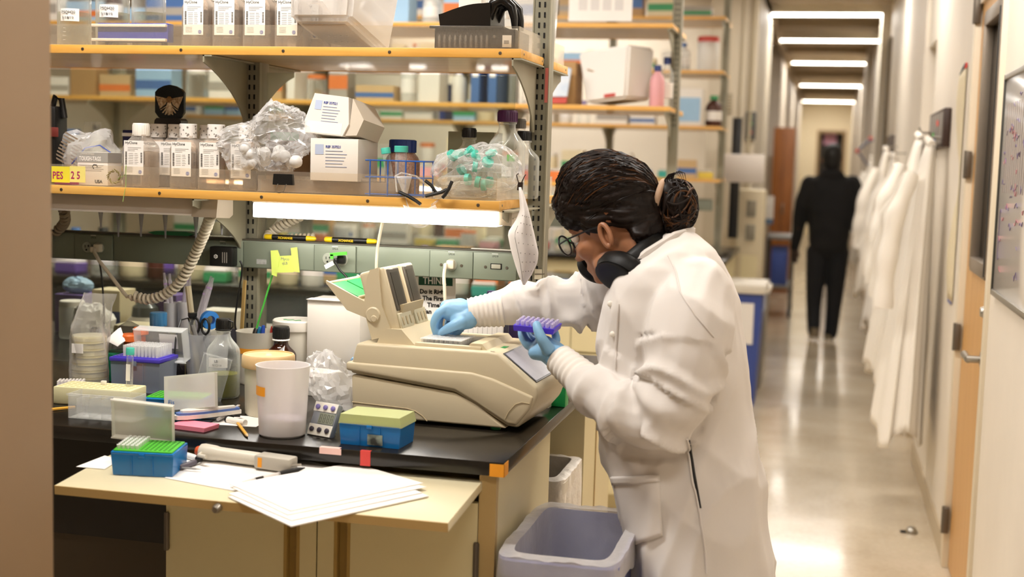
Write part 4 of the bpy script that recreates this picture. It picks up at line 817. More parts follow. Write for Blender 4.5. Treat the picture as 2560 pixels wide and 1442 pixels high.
p = pt(1408, 866, Y=3.16); t = thing('green_tube_rack', 'small green tube rack near the bench corner behind the hand', 'tube rack', (p.x, 3.16, BZ+0.0005)); MB().box(-0.03, 0.014, -0.02, 0.02, 0, 0.105, 0.002).build('rack_body', m_grn, t); MB().lathe([(0.005, 0), (0.005, 0.03), (0.006, 0.04)], (-0.004, 0, 0.105), 10).build('tube', mat('tube_blue', '#7fb0d8', 0.4), t)
t = thing('foil_ball', 'crumpled piece of silver foil on the worktop near the sleeve', 'foil', pt(1425, 962, Z=BZ)+Vector((0, 0.02, 0.012))); 
b = MB(); b.ball((0, 0, 0), 0.026, 0.018, 0.011, 14, 9)
for v_ in b.bm.verts: v_.co *= 1+0.25*hnoise(v_.co.x*90, v_.co.y*90, v_.co.z*90)
b.build('foil', mat('foil', '#c9c6c2', 0.22, 1.0), t)
t = thing('white_block', 'small white plastic wedge on the worktop beside the cycler nose', 'block', pt(1345, 1018, Z=BZ)+Vector((0.0, 0.03, 0.0005)), rz=-0.1); MB().prism([(-0.02, 0), (0.03, 0), (0.03, 0.028), (0.0, 0.028)], -0.03, 0.05).build('wedge', m_white, t)
# ================================================================== ON THE PULL-OUT BOARD
def brd(px, py, up=0.0):
    p = pt(px, py, Z=0.86)
    for _ in range(3): p = pt(px, py, Z=0.869 + (p.y-2.53)*math.tan(math.radians(4.6)))
    p.z += 0.0008+up; return p
TILT = math.radians(4.6)
p = brd(348, 1192); p.y += 0.045
p.z = 0.869+(p.y-2.53)*math.tan(TILT)+0.0008
t = tip_box('tip_box', 'open blue tip box with lime rack and clear tips, on the pull-out board', p, 0.132, 0.086, 0.055, 0.13, m_bluet, m_greenp, lambda i, j: i < 5, None); t.rotation_euler.x = TILT
lm = Matrix.Translation((-0.028, 0.044, 0.062)) @ Matrix.Rotation(math.radians(-82), 4, 'X') @ Matrix.Rotation(math.radians(4), 4, 'Z') @ Matrix.Translation((0, -0.033, -0.014)); box_lid(t, 0.130, 0.084, 0.014, lm, m_frost)
def sheet(label, corners, up, name='paper_sheet', m=None, th=0.0006, n=1, cat='paper'):
    c = [brd(x, y, up) for x, y in corners]; ctr = sum(c, Vector())/len(c); t = thing(name, label, cat, ctr)
    b = MB(); lo = [b.bm.verts.new(q-ctr) for q in c]; hi = [b.bm.verts.new(q-ctr+Vector((0, 0, th))) for q in c]; k = len(c)
    b.bm.faces.new(list(reversed(lo))); b.bm.faces.new(hi)
    for i in range(k): b.bm.faces.new((lo[i], lo[(i+1) % k], hi[(i+1) % k], hi[i]))
    b.build('sheet', m or m_paper, t, smooth=False); return t
sheet('lower loose white sheet under the pipettor on the pull-out board', [(412, 1196), (700, 1250), (1000, 1215), (760, 1150), (440, 1150)], 0.0002)
sheet('white sheet slid under the tip box on the pull-out board', [(190, 1168), (262, 1174), (300, 1150), (262, 1140)], 0.0002)
nt = sheet('thick stack of blank notebook paper hanging over the pull-out board edge', [(570, 1246), (728, 1320), (1072, 1244), (905, 1180)], 0.0012, 'notebook_stack', th=0.002, cat='notebook')
for k, (dx_, dy_) in enumerate(((4, -10), (-6, -22), (2, -30))):
    c = [brd(x+dx_*(1 if i % 2 else -1), y+dy_*(0.5 if i == 3 else 1), 0.004+0.0016*k) for i, (x, y) in enumerate(((575, 1250), (725, 1318), (1060, 1248), (880, 1182)))]
    ctr = nt.location; b = MB(); lo = [b.bm.verts.new(q-ctr) for q in c]; hi = [b.bm.verts.new(q-ctr+Vector((0, 0, 0.001))) for q in c]
    b.bm.faces.new(list(reversed(lo))); b.bm.faces.new(hi); [b.bm.faces.new((lo[i], lo[(i+1) % 4], hi[(i+1) % 4], hi[i])) for i in range(4)]; b.build('page', m_paper, nt, smooth=False)
a, b_ = brd(905, 1182, 0.012), brd(690, 1165, 0.008)
# pipettor
a, b_ = brd(492, 1150, 0.020), brd(745, 1182, 0.016); v = b_-a; MM = v.to_track_quat('Z', 'Y').to_matrix().to_4x4(); L = v.length
t = thing('pipettor', 'cream hand pipettor with an orange plunger tip lying on the papers', 'pipettor', a); m_pipet = mat('pipettor_cream', '#cfc8b8', 0.4)
MB().lathe([(0.009, 0.0), (0.0105, 0.003), (0.0105, 0.016)], (0, 0, 0), 18, MM).build('plunger', mat('plunger_orange', '#d0592e', 0.45), t)
MB().lathe([(0.016, 0.012), (0.0175, 0.02), (0.0165, 0.045), (0.0145, 0.055), (0.0145, L*0.62), (0.013, L*0.66)], (0, 0, 0), 20, MM).build('handle', m_pipet, t)
MB().box(-0.022, 0.018, -0.014, 0.014, L*0.62, L*0.96, 0.004, 2, MM).build('display_head', mat('pipettor_grey', '#b9b3a6', 0.4), t)
MB().box(-0.0225, -0.0215, -0.010, 0.010, L*0.66, L*0.70, 0, 1, MM).build('yellow_sticker', m_orange_t, t)
MB().tube([MM @ Vector((-0.012, 0, 0.02)), MM @ Vector((-0.034, 0.0, 0.026)), MM @ Vector((-0.036, 0, 0.045))], 0.004, 8).build('finger_hook', m_pipet, t)
MB().tube([MM @ Vector((-0.012, -0.0, L*0.95)), MM @ Vector((0.004, 0, L*1.02))], 0.003, 6).build('ejector', m_steel, t)
a, b_ = brd(602, 1216, 0.006), brd(762, 1182, 0.010); v = b_-a; MM = v.to_track_quat('Z', 'Y').to_matrix().to_4x4(); L = v.length
t = thing('ballpoint_pen', 'clear ballpoint pen with a black grip lying across the papers', 'pen', a); MB().lathe([(0.003, L*0.02), (0.0042, L*0.15), (0.0042, L*0.6)], (0, 0, 0), 10, MM).build('barrel', clear('pen_clear', '#e6e0da', 0.45, 0.4, 0.15), t); MB().lathe([(0.0052, L*0.6), (0.0055, L*0.65), (0.0052, L*0.88), (0.001, L)], (0, 0, 0), 12, MM).build('grip', m_black, t); MB().lathe([(0.0046, L*0.22), (0.0046, L*0.34)], (0, 0, 0), 10, MM).build('pocket_clip', m_black, t); MB().lathe([(0.0012, 0), (0.003, L*0.03)], (0, 0, 0), 8, MM).build('pen_button', m_white, t)
for k, (xa, ya, xb, yb, c, lab) in enumerate(((440, 1140, 505, 1158, '#e9e6e0', 'white marker with dark print lying behind the blue tip box'), (448, 1178, 500, 1160, '#5a5560', 'slate grey marker cap pointing out behind the blue tip box'), (450, 1178, 502, 1182, '#8f8c88', 'thin grey lead pencil beside the pipettor'))):
    a, b_ = brd(xa, ya, 0.007), brd(xb, yb, 0.007); v = b_-a; MM = v.to_track_quat('Z', 'Y').to_matrix().to_4x4(); L = v.length; r = (0.007, 0.006, 0.002)[k]
    t = thing('marker', lab, 'marker', a); MB().lathe([(r, 0), (r, L*0.75), (r*0.7, L*0.8)], (0, 0, 0), 12, MM).build('barrel', mat('mk_'+c[1:], c, 0.4), t); MB().lathe([(r*0.75, L*0.8), (r*0.4, L)], (0, 0, 0), 10, MM).build('nib_cap', m_black if k < 2 else m_steel, t)
# ================================================================== POWER RACEWAY, LAMPS, CORDS
m_race = mat('raceway_grey_green', '#7e8676', 0.42, 0.1, noise=0.02, nscale=8)
m_raced = mat('raceway_top', '#4b463b', 0.5)
m_cordc = mat('cord_cream', '#d6ccb6', 0.45)
m_socket = mat('socket_face', '#9a9e90', 0.4)
RY, RZ0, RZ1 = 3.205, 1.214, 1.287
rw = thing('power_raceway', 'long grey-green power raceway with outlets along the near bench', 'raceway', (-1.4, RY, RZ0))
MB().box(-2.2, 0.655, 0.003, 0.036, 0, RZ1-RZ0, 0.002).build('channel', m_race, rw)
MB().box(-2.2, 0.655, 0.002, 0.037, RZ1-RZ0, RZ1-RZ0+0.004).build('top_lip', m_raced, rw)
ED = [-2.4, -1.9915, -1.876, -1.609, -1.4935, -1.292, -1.176, -0.9764, -0.861, -0.747]
for k in range(len(ED)-1):
    raised = k in (1, 3, 5, 7, 8); y = -0.004 if raised else 0.0
    f = MB().box(ED[k]+1.4+0.0008, ED[k+1]+1.4-0.0008, y, 0.004, 0.002, RZ1-RZ0-0.003, 0.0015, 2).build('faceplate', m_race, rw)
    if raised: txt('LPG-8' if k > 5 else 'LPG-6', 0.0062, m_ink, f, ((ED[k]+ED[k+1])/2+1.4-0.007, y-0.0003, 0.060)); MB().box((ED[k]+ED[k+1])/2+1.4-0.008, (ED[k]+ED[k+1])/2+1.4+0.008, y-0.0003, y, 0.0675, 0.0688).build('label_tape', m_lab, f)
RP = Matrix.Rotation(PI/2, 4, 'X')
def outlet(x, z, single=False):
    t = MB(); r = 0.0145; t.lathe([(r*1.08, 0), (r*1.08, 0.002), (r, 0.003)], (0, 0, 0), 24, Matrix.Translation((x+1.4, -0.004, z-RZ0)) @ RP); f = t.build('outlet', m_socket, rw)
    h = MB().box(x+1.4-0.0055, x+1.4-0.004, -0.0078, -0.007, z-RZ0-0.001, z-RZ0+0.006).box(x+1.4+0.003, x+1.4+0.0075, -0.0078, -0.007, z-RZ0+0.003, z-RZ0+0.0048).box(x+1.4+0.0045, x+1.4+0.006, -0.0078, -0.007, z-RZ0+0.001, z-RZ0+0.007).lathe([(0.0025, 0), (0.0025, 0.0008)], (0, 0, 0), 10, Matrix.Translation((x+1.4-0.001, -0.007, z-RZ0-0.007)) @ RP)
    h.build('slot', m_slot, f); return f
for x in (-1.952, -1.917, -1.252, -1.213, -0.918): outlet(x, 1.249)
for x in (-0.945, -0.891, -0.828, -0.772, -1.585): MB().lathe([(0.004, 0), (0.003, 0.002)], (0, 0, 0), 12, Matrix.Translation((x+1.4, -0.004, 0.034)) @ RP).build('screw', m_screw, rw)
MB().box(-0.812+1.4, -0.788+1.4, -0.008, -0.003, 0.031, 0.042, 0.001).build('switch', mat('switch_toggle', '#a8a696', 0.4), rw)
MB().box(-0.815+1.4, -0.785+1.4, -0.0045, -0.004, 0.029, 0.044).build('switch_slot', m_slot, rw)
MB().box(-1.455+1.4, -1.427+1.4, -0.0006, 0.0, 0.012, 0.025).build('sticker', mat('sticker_silver', '#a9a9a4', 0.35, hex2='#8a8a86', nscale=80), rw)
def plug(x, z, m, name, label):
    t = thing(name, label, 'plug', (x, RY-0.004, z)); MB().box(-0.008, 0.011, -0.020, 0.0, -0.011, 0.011, 0.003).box(-0.014, -0.004, -0.028, -0.010, -0.012, 0.004, 0.004).build('plug_body', m, t); return t
plug(-1.915, 1.249, m_cordc, 'power_plug', 'cream plug in the leftmost outlet of the raceway')
plug(-0.918, 1.251, m_cordc, 'power_plug', 'cream plug in the single round outlet at the right')
plug(-1.213, 1.250, m_black, 'power_plug', 'black plug flagged with green tape in the middle outlet')
o = MB().box(-0.024, 0.022, -0.003, 0.0, 0.006, 0.014, 0, 1, Matrix.Rotation(-0.12, 4, 'Y')).box(-0.024, -0.016, -0.003, 0.0, -0.004, 0.008).build('green_tape_flag', mat('tape_lime', '#4fc232', 0.55)); o.location = (-1.21, RY-0.033, 1.256); tag(o, 'bright green tape flag on the black plug', 'tape')
o = MB().box(-0.014, 0.012, -0.001, 0.0, -0.005, 0.006, 0, 1, Matrix.Rotation(-0.5, 4, 'Y')).build('white_tape_flag', m_lab); o.location = (-1.236, RY-0.034, 1.236); tag(o, 'white tape flag on the black plug cord', 'tape')
def cord(name, label, pts, r, m, cat='cord', sm=6):
    pts = [Vector(p) for p in pts]; out = []
    n = len(pts)
    for i in range(n-1):
        p0, p1, p2, p3 = pts[max(i-1, 0)], pts[i], pts[i+1], pts[min(i+2, n-1)]
        for k in range(sm):
            u = k/sm; out.append(0.5*((2*p1)+(p2-p0)*u+(2*p0-5*p1+4*p2-p3)*u*u+(3*p1-p0-3*p2+p3)*u**3))
    out.append(pts[-1]); t = thing(name, label, cat, out[0]); MB().tube([q-out[0] for q in out], r, 10).build('cable', m, t); return t, out
def coil(name, label, pts, r, wire, turns, m, straight=None):
    pts = [Vector(p) for p in pts]; out = []; n = len(pts)
    for i in range(n-1):
        p0, p1, p2, p3 = pts[max(i-1, 0)], pts[i], pts[i+1], pts[min(i+2, n-1)]
        for k in range(40): u = k/40; out.append(0.5*((2*p1)+(p2-p0)*u+(2*p0-5*p1+4*p2-p3)*u*u+(3*p1-p0-3*p2+p3)*u**3))
    out.append(pts[-1]); ds = [0]
    for i in range(len(out)-1): ds.append(ds[-1]+(out[i+1]-out[i]).length)
    N = turns*12; hel = []; j = 0; up = Vector((0, -1, 0.2)).normalized()
    for k in range(N+1):
        s = ds[-1]*k/N
        while j < len(ds)-2 and ds[j+1] < s: j += 1
        u = (s-ds[j])/max(1e-9, ds[j+1]-ds[j]); p = out[j].lerp(out[j+1], u); tg = (out[j+1]-out[j]).normalized()
        a = (up-tg*up.dot(tg)).normalized(); b = tg.cross(a); th = 2*PI*k/12; hel.append(p + (a*math.cos(th)+b*math.sin(th))*r)
    t = thing(name, label, 'cord', hel[0]); MB().tube([q-hel[0] for q in hel], wire, 6).build('coil', m, t)
    if straight: MB().tube([Vector(q)-hel[0] for q in straight], wire*1.05, 8).build('lead', m, t)
    return t
cp = [pt(x, y, Y=yy) for x, y, yy in ((528, 536, 3.02), (512, 580, 3.06), (490, 630, 3.10), (460, 690, 3.12), (425, 728, 3.13), (375, 748, 3.13), (330, 738, 3.13))]
coil('coiled_cord', 'long cream coiled cord looping from the dark lamp to the left plug', cp, 0.0106, 0.0047, 31, m_cordc, [pt(x, y, Y=yy) for x, y, yy in ((330, 740, 3.13), (318, 742, 3.13), (296, 715, 3.14), (270, 680, 3.15), (248, 652, 3.16), (236, 630, 3.175), (236, 622, 3.18))])
coil('coiled_cord', 'cream coiled cord doubled over behind the raceway, right of the middle post', [pt(x, y, Y=yy) for x, y, yy in ((755, 538, 3.28), (720, 555, 3.28), (680, 580, 3.28), (672, 598, 3.26), (700, 600, 3.26), (740, 597, 3.26), (785, 596, 3.26))], 0.0106, 0.0047, 22, m_cordc)
coil('coiled_cord', 'short coiled cord hanging at the far left beside the wall end', [pt(x, y, Y=yy) for x, y, yy in ((160, 525, 3.1), (163, 550, 3.14), (155, 565, 3.18), (140, 580, 3.2))], 0.0106, 0.0047, 8, mat('cord_tan', '#a2937c', 0.5))
cord('lamp_cord', 'cream cord running down from the lit tube lamp behind the cycler', [pt(x, y, Y=yy) for x, y, yy in ((960, 540, 3.05), (952, 575, 3.12), (944, 620, 3.16), (941, 660, 3.17), (942, 700, 3.18), (945, 760, 3.2), (948, 900, 3.24))], 0.0040, m_cordc)
cord('cycler_cord', 'cream power cord dropping from the right plug behind the gloved hand', [pt(x, y, Y=yy) for x, y, yy in ((1114, 662, 3.172), (1110, 690, 3.165), (1112, 730, 3.16), (1112, 770, 3.16), (1105, 840, 3.18), (1100, 940, 3.2))], 0.0046, m_cordc)
cord('plug_cable', 'black cable dropping from the flagged plug behind the lever', [pt(x, y, Y=yy) for x, y, yy in ((838, 655, 3.168), (850, 675, 3.17), (866, 692, 3.165), (884, 722, 3.14), (900, 760, 3.12))], 0.0028, m_black)
cord('adapter_cord', 'black cord hanging from the square adapter down beside the ruler', [pt(x, y, Y=yy) for x, y, yy in ((600, 652, 3.17), (605, 665, 3.17), (602, 700, 3.18), (592, 760, 3.19), (588, 815, 3.2), (600, 840, 3.2))], 0.0026, m_black)
cord('thin_black_cord', 'thin black cord behind the partition below the left outlets', [pt(x, y, Y=yy) for x, y, yy in ((248, 650, 3.26), (254, 690, 3.26), (258, 740, 3.26), (260, 800, 3.26), (258, 870, 3.24))], 0.0026, m_black)
# black adapter block
t = thing('power_adapter', 'square black power adapter plugged into the raceway', 'adapter', (-1.540, RY-0.004, 1.244)); MB().box(-0.033, 0.033, -0.034, 0.0, -0.026, 0.026, 0.004).build('case', m_black, t)
MB().lathe([(0.006, 0), (0.006, 0.0006)], (0, 0, 0), 6, Matrix.Translation((-0.014, -0.034, 0.0)) @ RP).build('emblem', m_lab, t); txt('D', 0.008, m_black, t, (-0.0168, -0.0350, -0.0028), bold=0.0003)
for k in range(3): MB().box(0.004+k*0.006, 0.0065+k*0.006, -0.0345, -0.034, -0.016, 0.012).build('print_line', m_inkgrey, t)
# markers lying on the raceway, green rack, thin rulers
def marker_on(label, xa, xb, y, c1, c2):
    a, b_ = pt(xa, y, Y=3.218), pt(xb, y+6, Y=3.222); a.z = b_.z = RZ1+0.0115; v = b_-a; MM = v.to_track_quat('Z', 'Y').to_matrix().to_4x4(); L = v.length
    t = thing('marker', label, 'marker', a); MB().lathe([(0.007, L*0.15), (0.007, L*0.82)], (0, 0, 0), 14, MM).build('barrel', c1, t); MB().lathe([(0.0055, 0), (0.0074, 0.004), (0.0074, L*0.15)], (0, 0, 0), 14, MM).build('end_band', c2, t); MB().lathe([(0.0072, L*0.82), (0.006, L*0.97), (0.003, L)], (0, 0, 0), 14, MM).build('cap', c2, t)
    txt('XCHANGE', 0.0085, c2, t, (v*0.28)+Vector((0, -0.0076, -0.0035)), (PI/2, 0, 0), bold=0.0002)
m_ylw = mat('marker_yellow', '#e2c012', 0.4)
marker_on('yellow and black marker on the raceway, left of the sticky notes', 662, 790, 600, m_black, m_ylw)
marker_on('yellow and black marker on the raceway, right of the sticky notes', 812, 942, 606, m_black, m_ylw)
t = thing('green_tray', 'dark green plastic tray edge lying on the raceway', 'tray', (-1.705, RY+0.012, RZ1+0.0045)); MB().prism([(-0.068, 0.006), (-0.045, 0.010), (0.045, 0.011), (0.072, 0.006), (0.05, 0.0), (-0.05, 0.0)], -0.012, 0.018).build('tray_edge', mat('deep_green', '#0f6a3c', 0.4), t)
t = thing('white_ruler', 'white plastic strip lying on the raceway near the right post', 'strip', (-0.81, RY+0.012, RZ1+0.0045), rz=-0.04); MB().box(-0.06, 0.06, -0.006, 0.006, 0, 0.002).build('strip', m_white, t)
# sticky notes taped on the raceway
t = thing('sticky_note', 'yellow-green sticky notes taped to the raceway above the green stick', 'sticky note', (-1.374, RY-0.002, 1.2)); m_stk = mat('note_lime', '#cfe069', 0.6)
for nm, poly, y in (('note', [(-0.022, 0.010), (0.032, 0.012), (0.026, 0.054), (-0.020, 0.050)], -0.004), ('note_tab', [(-0.034, 0.0), (-0.020, -0.004), (-0.012, 0.052), (-0.018, 0.066), (-0.038, 0.064)], -0.006), ('note_tab', [(0.020, 0.012), (0.044, 0.010), (0.036, 0.076), (0.018, 0.073), (0.020, 0.058)], -0.005), ('note_tab', [(-0.024, 0.006), (0.028, 0.010), (0.026, 0.024), (-0.024, 0.020)], -0.007)):
    MB().prism(poly, y, y+0.0006).build(nm, m_stk, t, smooth=False)
txt('Myco', 0.011, m_inkgrey, t, (-0.010, -0.0045, 0.040)); txt('qLB', 0.010, m_inkgrey, t, (-0.006, -0.0045, 0.029))
# THINK sign on the partition glass
c0 = pt(1088, 748, Y=3.283); mp_ = mpp(c0); t = thing('think_sign', 'white paper sign headed THINK taped to the partition glass', 'sign', (c0.x, 3.286, c0.z-0.072), rot=(0, -0.02, 0))
MB().box(-0.056, 0.056, 0, 0.0008, 0.018, 0.142).build('sheet', m_paper, t); MB().box(-0.045, 0.048, -0.0006, 0, 0.108, 0.132).build('green_header', mat('sign_green', '#124a34', 0.6), t)
txt('THINK', 0.026, m_lab, t, (-0.033, -0.0011, 0.112), bold=0.0004, sx=0.82); 
for k, (s_, x) in enumerate((('Do it Right', -0.042), ('The First', -0.034), ('Time!', -0.021), ('Plan', -0.036), ('d', -0.038))): txt(s_, 0.0165, m_ink, t, (x, -0.0008, 0.086-k*0.0175), bold=0.0006, sx=0.98)
# writing on the dusty glass
gw = thing('glass_writing', 'black marker scribbles written on the partition glass right of the green stick', 'writing', (-1.30, 3.288, 1.08))
for s_, x, z in (('Go', 0.02, 0.10), ('Pour', 0.0, 0.066), ('Beads', -0.03, 0.028)): txt(s_, 0.022, m_ink, gw, (x+0.06, -0.0006, z), (PI/2, 0, PI), name='stroke')
gr = thing('glass_writing', 'faint red scribble on the partition glass above the cycler lid', 'writing', (-1.06, 3.288, 1.186)); MB().tube([(-0.03+0.005*k, -0.0006, 0.004*math.sin(k*2.1)) for k in range(14)], 0.0007, 4).build('stroke', mat('ink_rose', '#d98a86', 0.6), gr)
# under-shelf lamps
t = thing('shelf_lamp', 'unlit grey under-shelf lamp at the left, above the hanging pipettes', 'lamp', (-1.99, 3.01, 1.363)); MB().prism([(-0.04, 0.0), (-0.034, 0.038), (0.05, 0.038), (0.05, 0.006)], -0.55, 0.468, plane='yz').build('housing', mat('lamp_grey', '#d3c8bb', 0.45), t); MB().box(-0.55, 0.468, -0.043, 0.045, -0.004, 0.001, 0.001).build('diffuser_edge', mat('diffuser_off', '#f0ebe6', 0.4), t); MB().prism([(-0.044, -0.006), (-0.036, 0.038), (0.05, 0.038), (0.05, -0.002), (0.03, -0.010)], 0.469, 0.535, plane='yz').build('end_cap', mat('lamp_cap_grey', '#c9beae', 0.45), t)
t = thing('shelf_lamp', 'bright lit white tube lamp under the lower shelf', 'lamp', (-1.055, 2.99, 1.364)); MB().box(-0.31, 0.345, -0.012, 0.06, 0.034, 0.0385, 0.001).box(0.311, 0.345, -0.008, 0.06, 0.002, 0.034, 0.002).build('housing', m_lampbody, t); MB().box(-0.308, 0.309, -0.014, 0.05, -0.002, 0.0335, 0.003).build('lens', mat('tube_lens_near', '#fffaf2', 0.4, emit=5.0), t)
MB().box(0.309, 0.35, -0.005, 0.05, -0.004, 0.0, 0.001, 1, Matrix.Rotation(-0.06, 4, 'Y')).build('bracket_tab', m_lampbody, t)
# pipettes hanging behind the unlit lamp
for k, px in enumerate((251, 296, 354, 412, 490, 556)):
    p = pt(px, 545, Y=3.12); L = (0.088, 0.108, 0.104, 0.106, 0.110, 0.09)[k]
    t = thing('hanging_pipette', ['leftmost', 'second', 'third', 'fourth', 'fifth', 'rightmost'][k] + ' of the grey pipette shafts hanging behind the unlit lamp', 'pipettor', (p.x, 3.12, 1.395), group='pipettors hung under the lower shelf', rot=(0, 0.02*(k % 3-1), 0))
    MB().lathe([(0.0022, -L), (0.003, -L*0.8), (0.0062, -L*0.5), (0.008, -L*0.3), (0.009, 0)], seg=12).build('shaft', clear('pip_shaft', '#9a979c', 0.6, 0.4, 0.15), t); MB().lathe([(0.008, -L*0.22), (0.012, -0.012), (0.012, 0.0)], seg=12).build('collar', mat('pip_collar', '#8a8690', 0.4), t)
# ================================================================== ON THE SHELVES
TZ, LZ = SHELF_Z[1]+0.0006, SHELF_Z[0]+0.0006
m_water = clear('water_bottle', '#d9d2c8', 0.16, 0.55, 0.10, '#f6f0ea')
m_beads = mat('droplets', '#cdb9a6', 0.35, bump=0.8, bscale=400, hex2='#a99684', nscale=260)
_lab_cache = {}
def print_label(parent, w, h, y, title):
    """white printed label on the front face (facing -y), lower left corner at (-w/2, 0)"""
    if 'l' not in _lab_cache:
        _lab_cache['l'] = MB().box(-w/2, w/2, -0.0006, 0, 0, h, 0.0002, 1).mesh('paper_label', m_lab)
        b = MB()
        for k in range(3): b.box(-w*0.30, w*(0.38-0.16*k), -0.001, -0.0006, h*(0.79-0.045*k), h*(0.79-0.045*k)+0.0008)
        for k in range(7): b.box(-w*0.26, -w*0.02, -0.001, -0.0006, h*(0.62-0.05*k), h*(0.62-0.05*k)+0.0007); b.box(w*0.05, w*(0.2+0.02*(k % 3)), -0.001, -0.0006, h*(0.62-0.05*k), h*(0.62-0.05*k)+0.0007)
        for k in range(5): b.box(-w*0.38, -w*0.05, -0.001, -0.0006, h*(0.22-0.035*k), h*(0.22-0.035*k)+0.0006)
        _lab_cache['p'] = b.mesh('print_lines', m_inkgrey, smooth=False)
        b = MB(); r = random.Random(3); z = 0.3
        for k in range(16):
            hh = 0.006+0.014*r.random(); b.box(-w*0.43, -w*0.34, -0.001, -0.0006, h*z, h*(z+hh)); z += hh+0.012
        _lab_cache['b'] = b.mesh('barcode', m_ink, smooth=False)
        b = MB(); z = 0.36
        for k in range(11): hh = 0.006+0.014*r.random(); b.box(w*0.36, w*0.44, -0.001, -0.0006, h*z, h*(z+hh)); z += hh+0.014
        _lab_cache['b2'] = b.mesh('barcode', m_ink, smooth=False)
        _lab_cache['g'] = MB().lathe([(0.0048, 0), (0.0048, 0.0006)], (0, 0, 0), 18, Matrix.Translation((w*0.33, -0.0006, h*0.09)) @ RP).mesh('logo_disc', mat('logo_blue', '#4a62b8', 0.5), smooth=False)
        _lab_cache['g2'] = MB().lathe([(0.0040, 0), (0.0035, 0), (0.0035, 0.0002), (0.0040, 0.0002), (0.0040, 0)], (0, 0, 0), 18, Matrix.Translation((w*0.33, -0.0013, h*0.09)) @ RP, cap0=False, cap1=False).mesh('logo_ring', m_lab, smooth=False)
    def put(k, nm, par):
        o = bpy.data.objects.new(nm, _lab_cache[k]); col.objects.link(o); o.parent = par; return o
    l = put('l', 'paper_label', parent); l.location = (0, y, 0.030)
    put('p', 'print_lines', l); put('b', 'barcode', l); put('b2', 'barcode', l); put('g', 'logo_disc', l); put('g2', 'logo_ring', l)
    txt(title, 0.0095, m_ink, l, (-w*0.44, -0.0009, h*0.90)); txt('GE', 0.0045, m_lab, l, (w*0.33-0.0032, -0.0014, h*0.09-0.0016)); return l
_hy = {}
def water_bottle(label, loc, rz=0.0, wrapped=False, cap=True, fog=False, group='square water bottles'):
    t = thing('water_bottle', label, 'bottle', loc, rz, group)
    if 'b' not in _hy:
        _hy['b'] = MB().lathe([(0.0345, 0), (0.0365, 0.004), (0.0365, 0.098), (0.034, 0.106), (0.022, 0.122), (0.0185, 0.127), (0.0185, 0.132)], seg=32, square=0.88).mesh('body', m_water)
        _hy['w'] = MB().lathe([(0.033, 0.003), (0.0352, 0.006), (0.0352, 0.090)], seg=24, square=0.88).mesh('water', clear('water_fill', '#cfc6b8', 0.10, 0.25, 0.06, '#efe6da'))
        _hy['f'] = MB().lathe([(0.0356, 0.092), (0.0356, 0.098), (0.0335, 0.105), (0.0215, 0.121)], seg=32, square=0.88, cap0=False, cap1=False).mesh('condensation', m_beads)
        c = MB().lathe([(0.0205, 0), (0.021, 0.002), (0.021, 0.030), (0.0195, 0.0325)], (0, 0, 0.128), 26)
        for k in range(26): c.box(-0.0005, 0.0005, -0.0006, 0.0006, 0.002, 0.028, 0, 1, Matrix.Translation((0.021*math.cos(2*PI*k/26), 0.021*math.sin(2*PI*k/26), 0.128)))
        _hy['c'] = c.mesh('cap', m_wcap)
        wq = MB().lathe([(0.0218, 0), (0.0218, 0.034), (0.020, 0.035)], (0, 0, 0.127), 22); _hy['s'] = wq.mesh('wrapped_cap', mat('cap_print', '#efeae4', 0.45))
        sp = MB(); r = random.Random(5)
        for k in range(16): a = r.uniform(PI, 2*PI); sp.lathe([(0.0018+0.0012*r.random(), 0), (0.001, 0.0004)], (0, 0, 0), 8, Matrix.Translation((0.0219*math.cos(a), 0.0219*math.sin(a), 0.132+0.026*r.random())) @ Matrix.Rotation(a, 4, 'Z') @ Matrix.Rotation(PI/2, 4, 'Y'))
        _hy['d'] = sp.mesh('cap_print', m_inkgrey)
    def put(k, nm): o = bpy.data.objects.new(nm, _hy[k]); col.objects.link(o); o.parent = t; return o
    put('b', 'body'); put('w', 'water')
    if fog: put('f', 'condensation')
    if cap:
        if wrapped: put('s', 'wrapped_cap'); put('d', 'cap_print')
        else: put('c', 'cap')
    print_label(t, 0.054, 0.086, -0.0368, 'HyClone'); return t
# upper shelf: four labelled bottles, a second row behind
for k, px in enumerate((450, 527, 603, 683)):
    p = pt(px, 105, Y=3.03); water_bottle(['leftmost', 'second from the left', 'third from the left', 'rightmost'][k] + ' labelled square water bottle in front on the upper shelf', (p.x+0.036, 3.067, TZ), wrapped=True, fog=True, group='square water bottles on the upper shelf')
for k, px in enumerate((735, 470, 548, 625)):
    p = pt(px, 105, Y=3.11); water_bottle('square water bottle in the back row of the upper shelf, ' + ['beside the clear bin', 'behind the leftmost one', 'behind the second one', 'behind the third one'][k], (p.x+0.036, 3.15, TZ), wrapped=True, fog=True, group='square water bottles on the upper shelf')
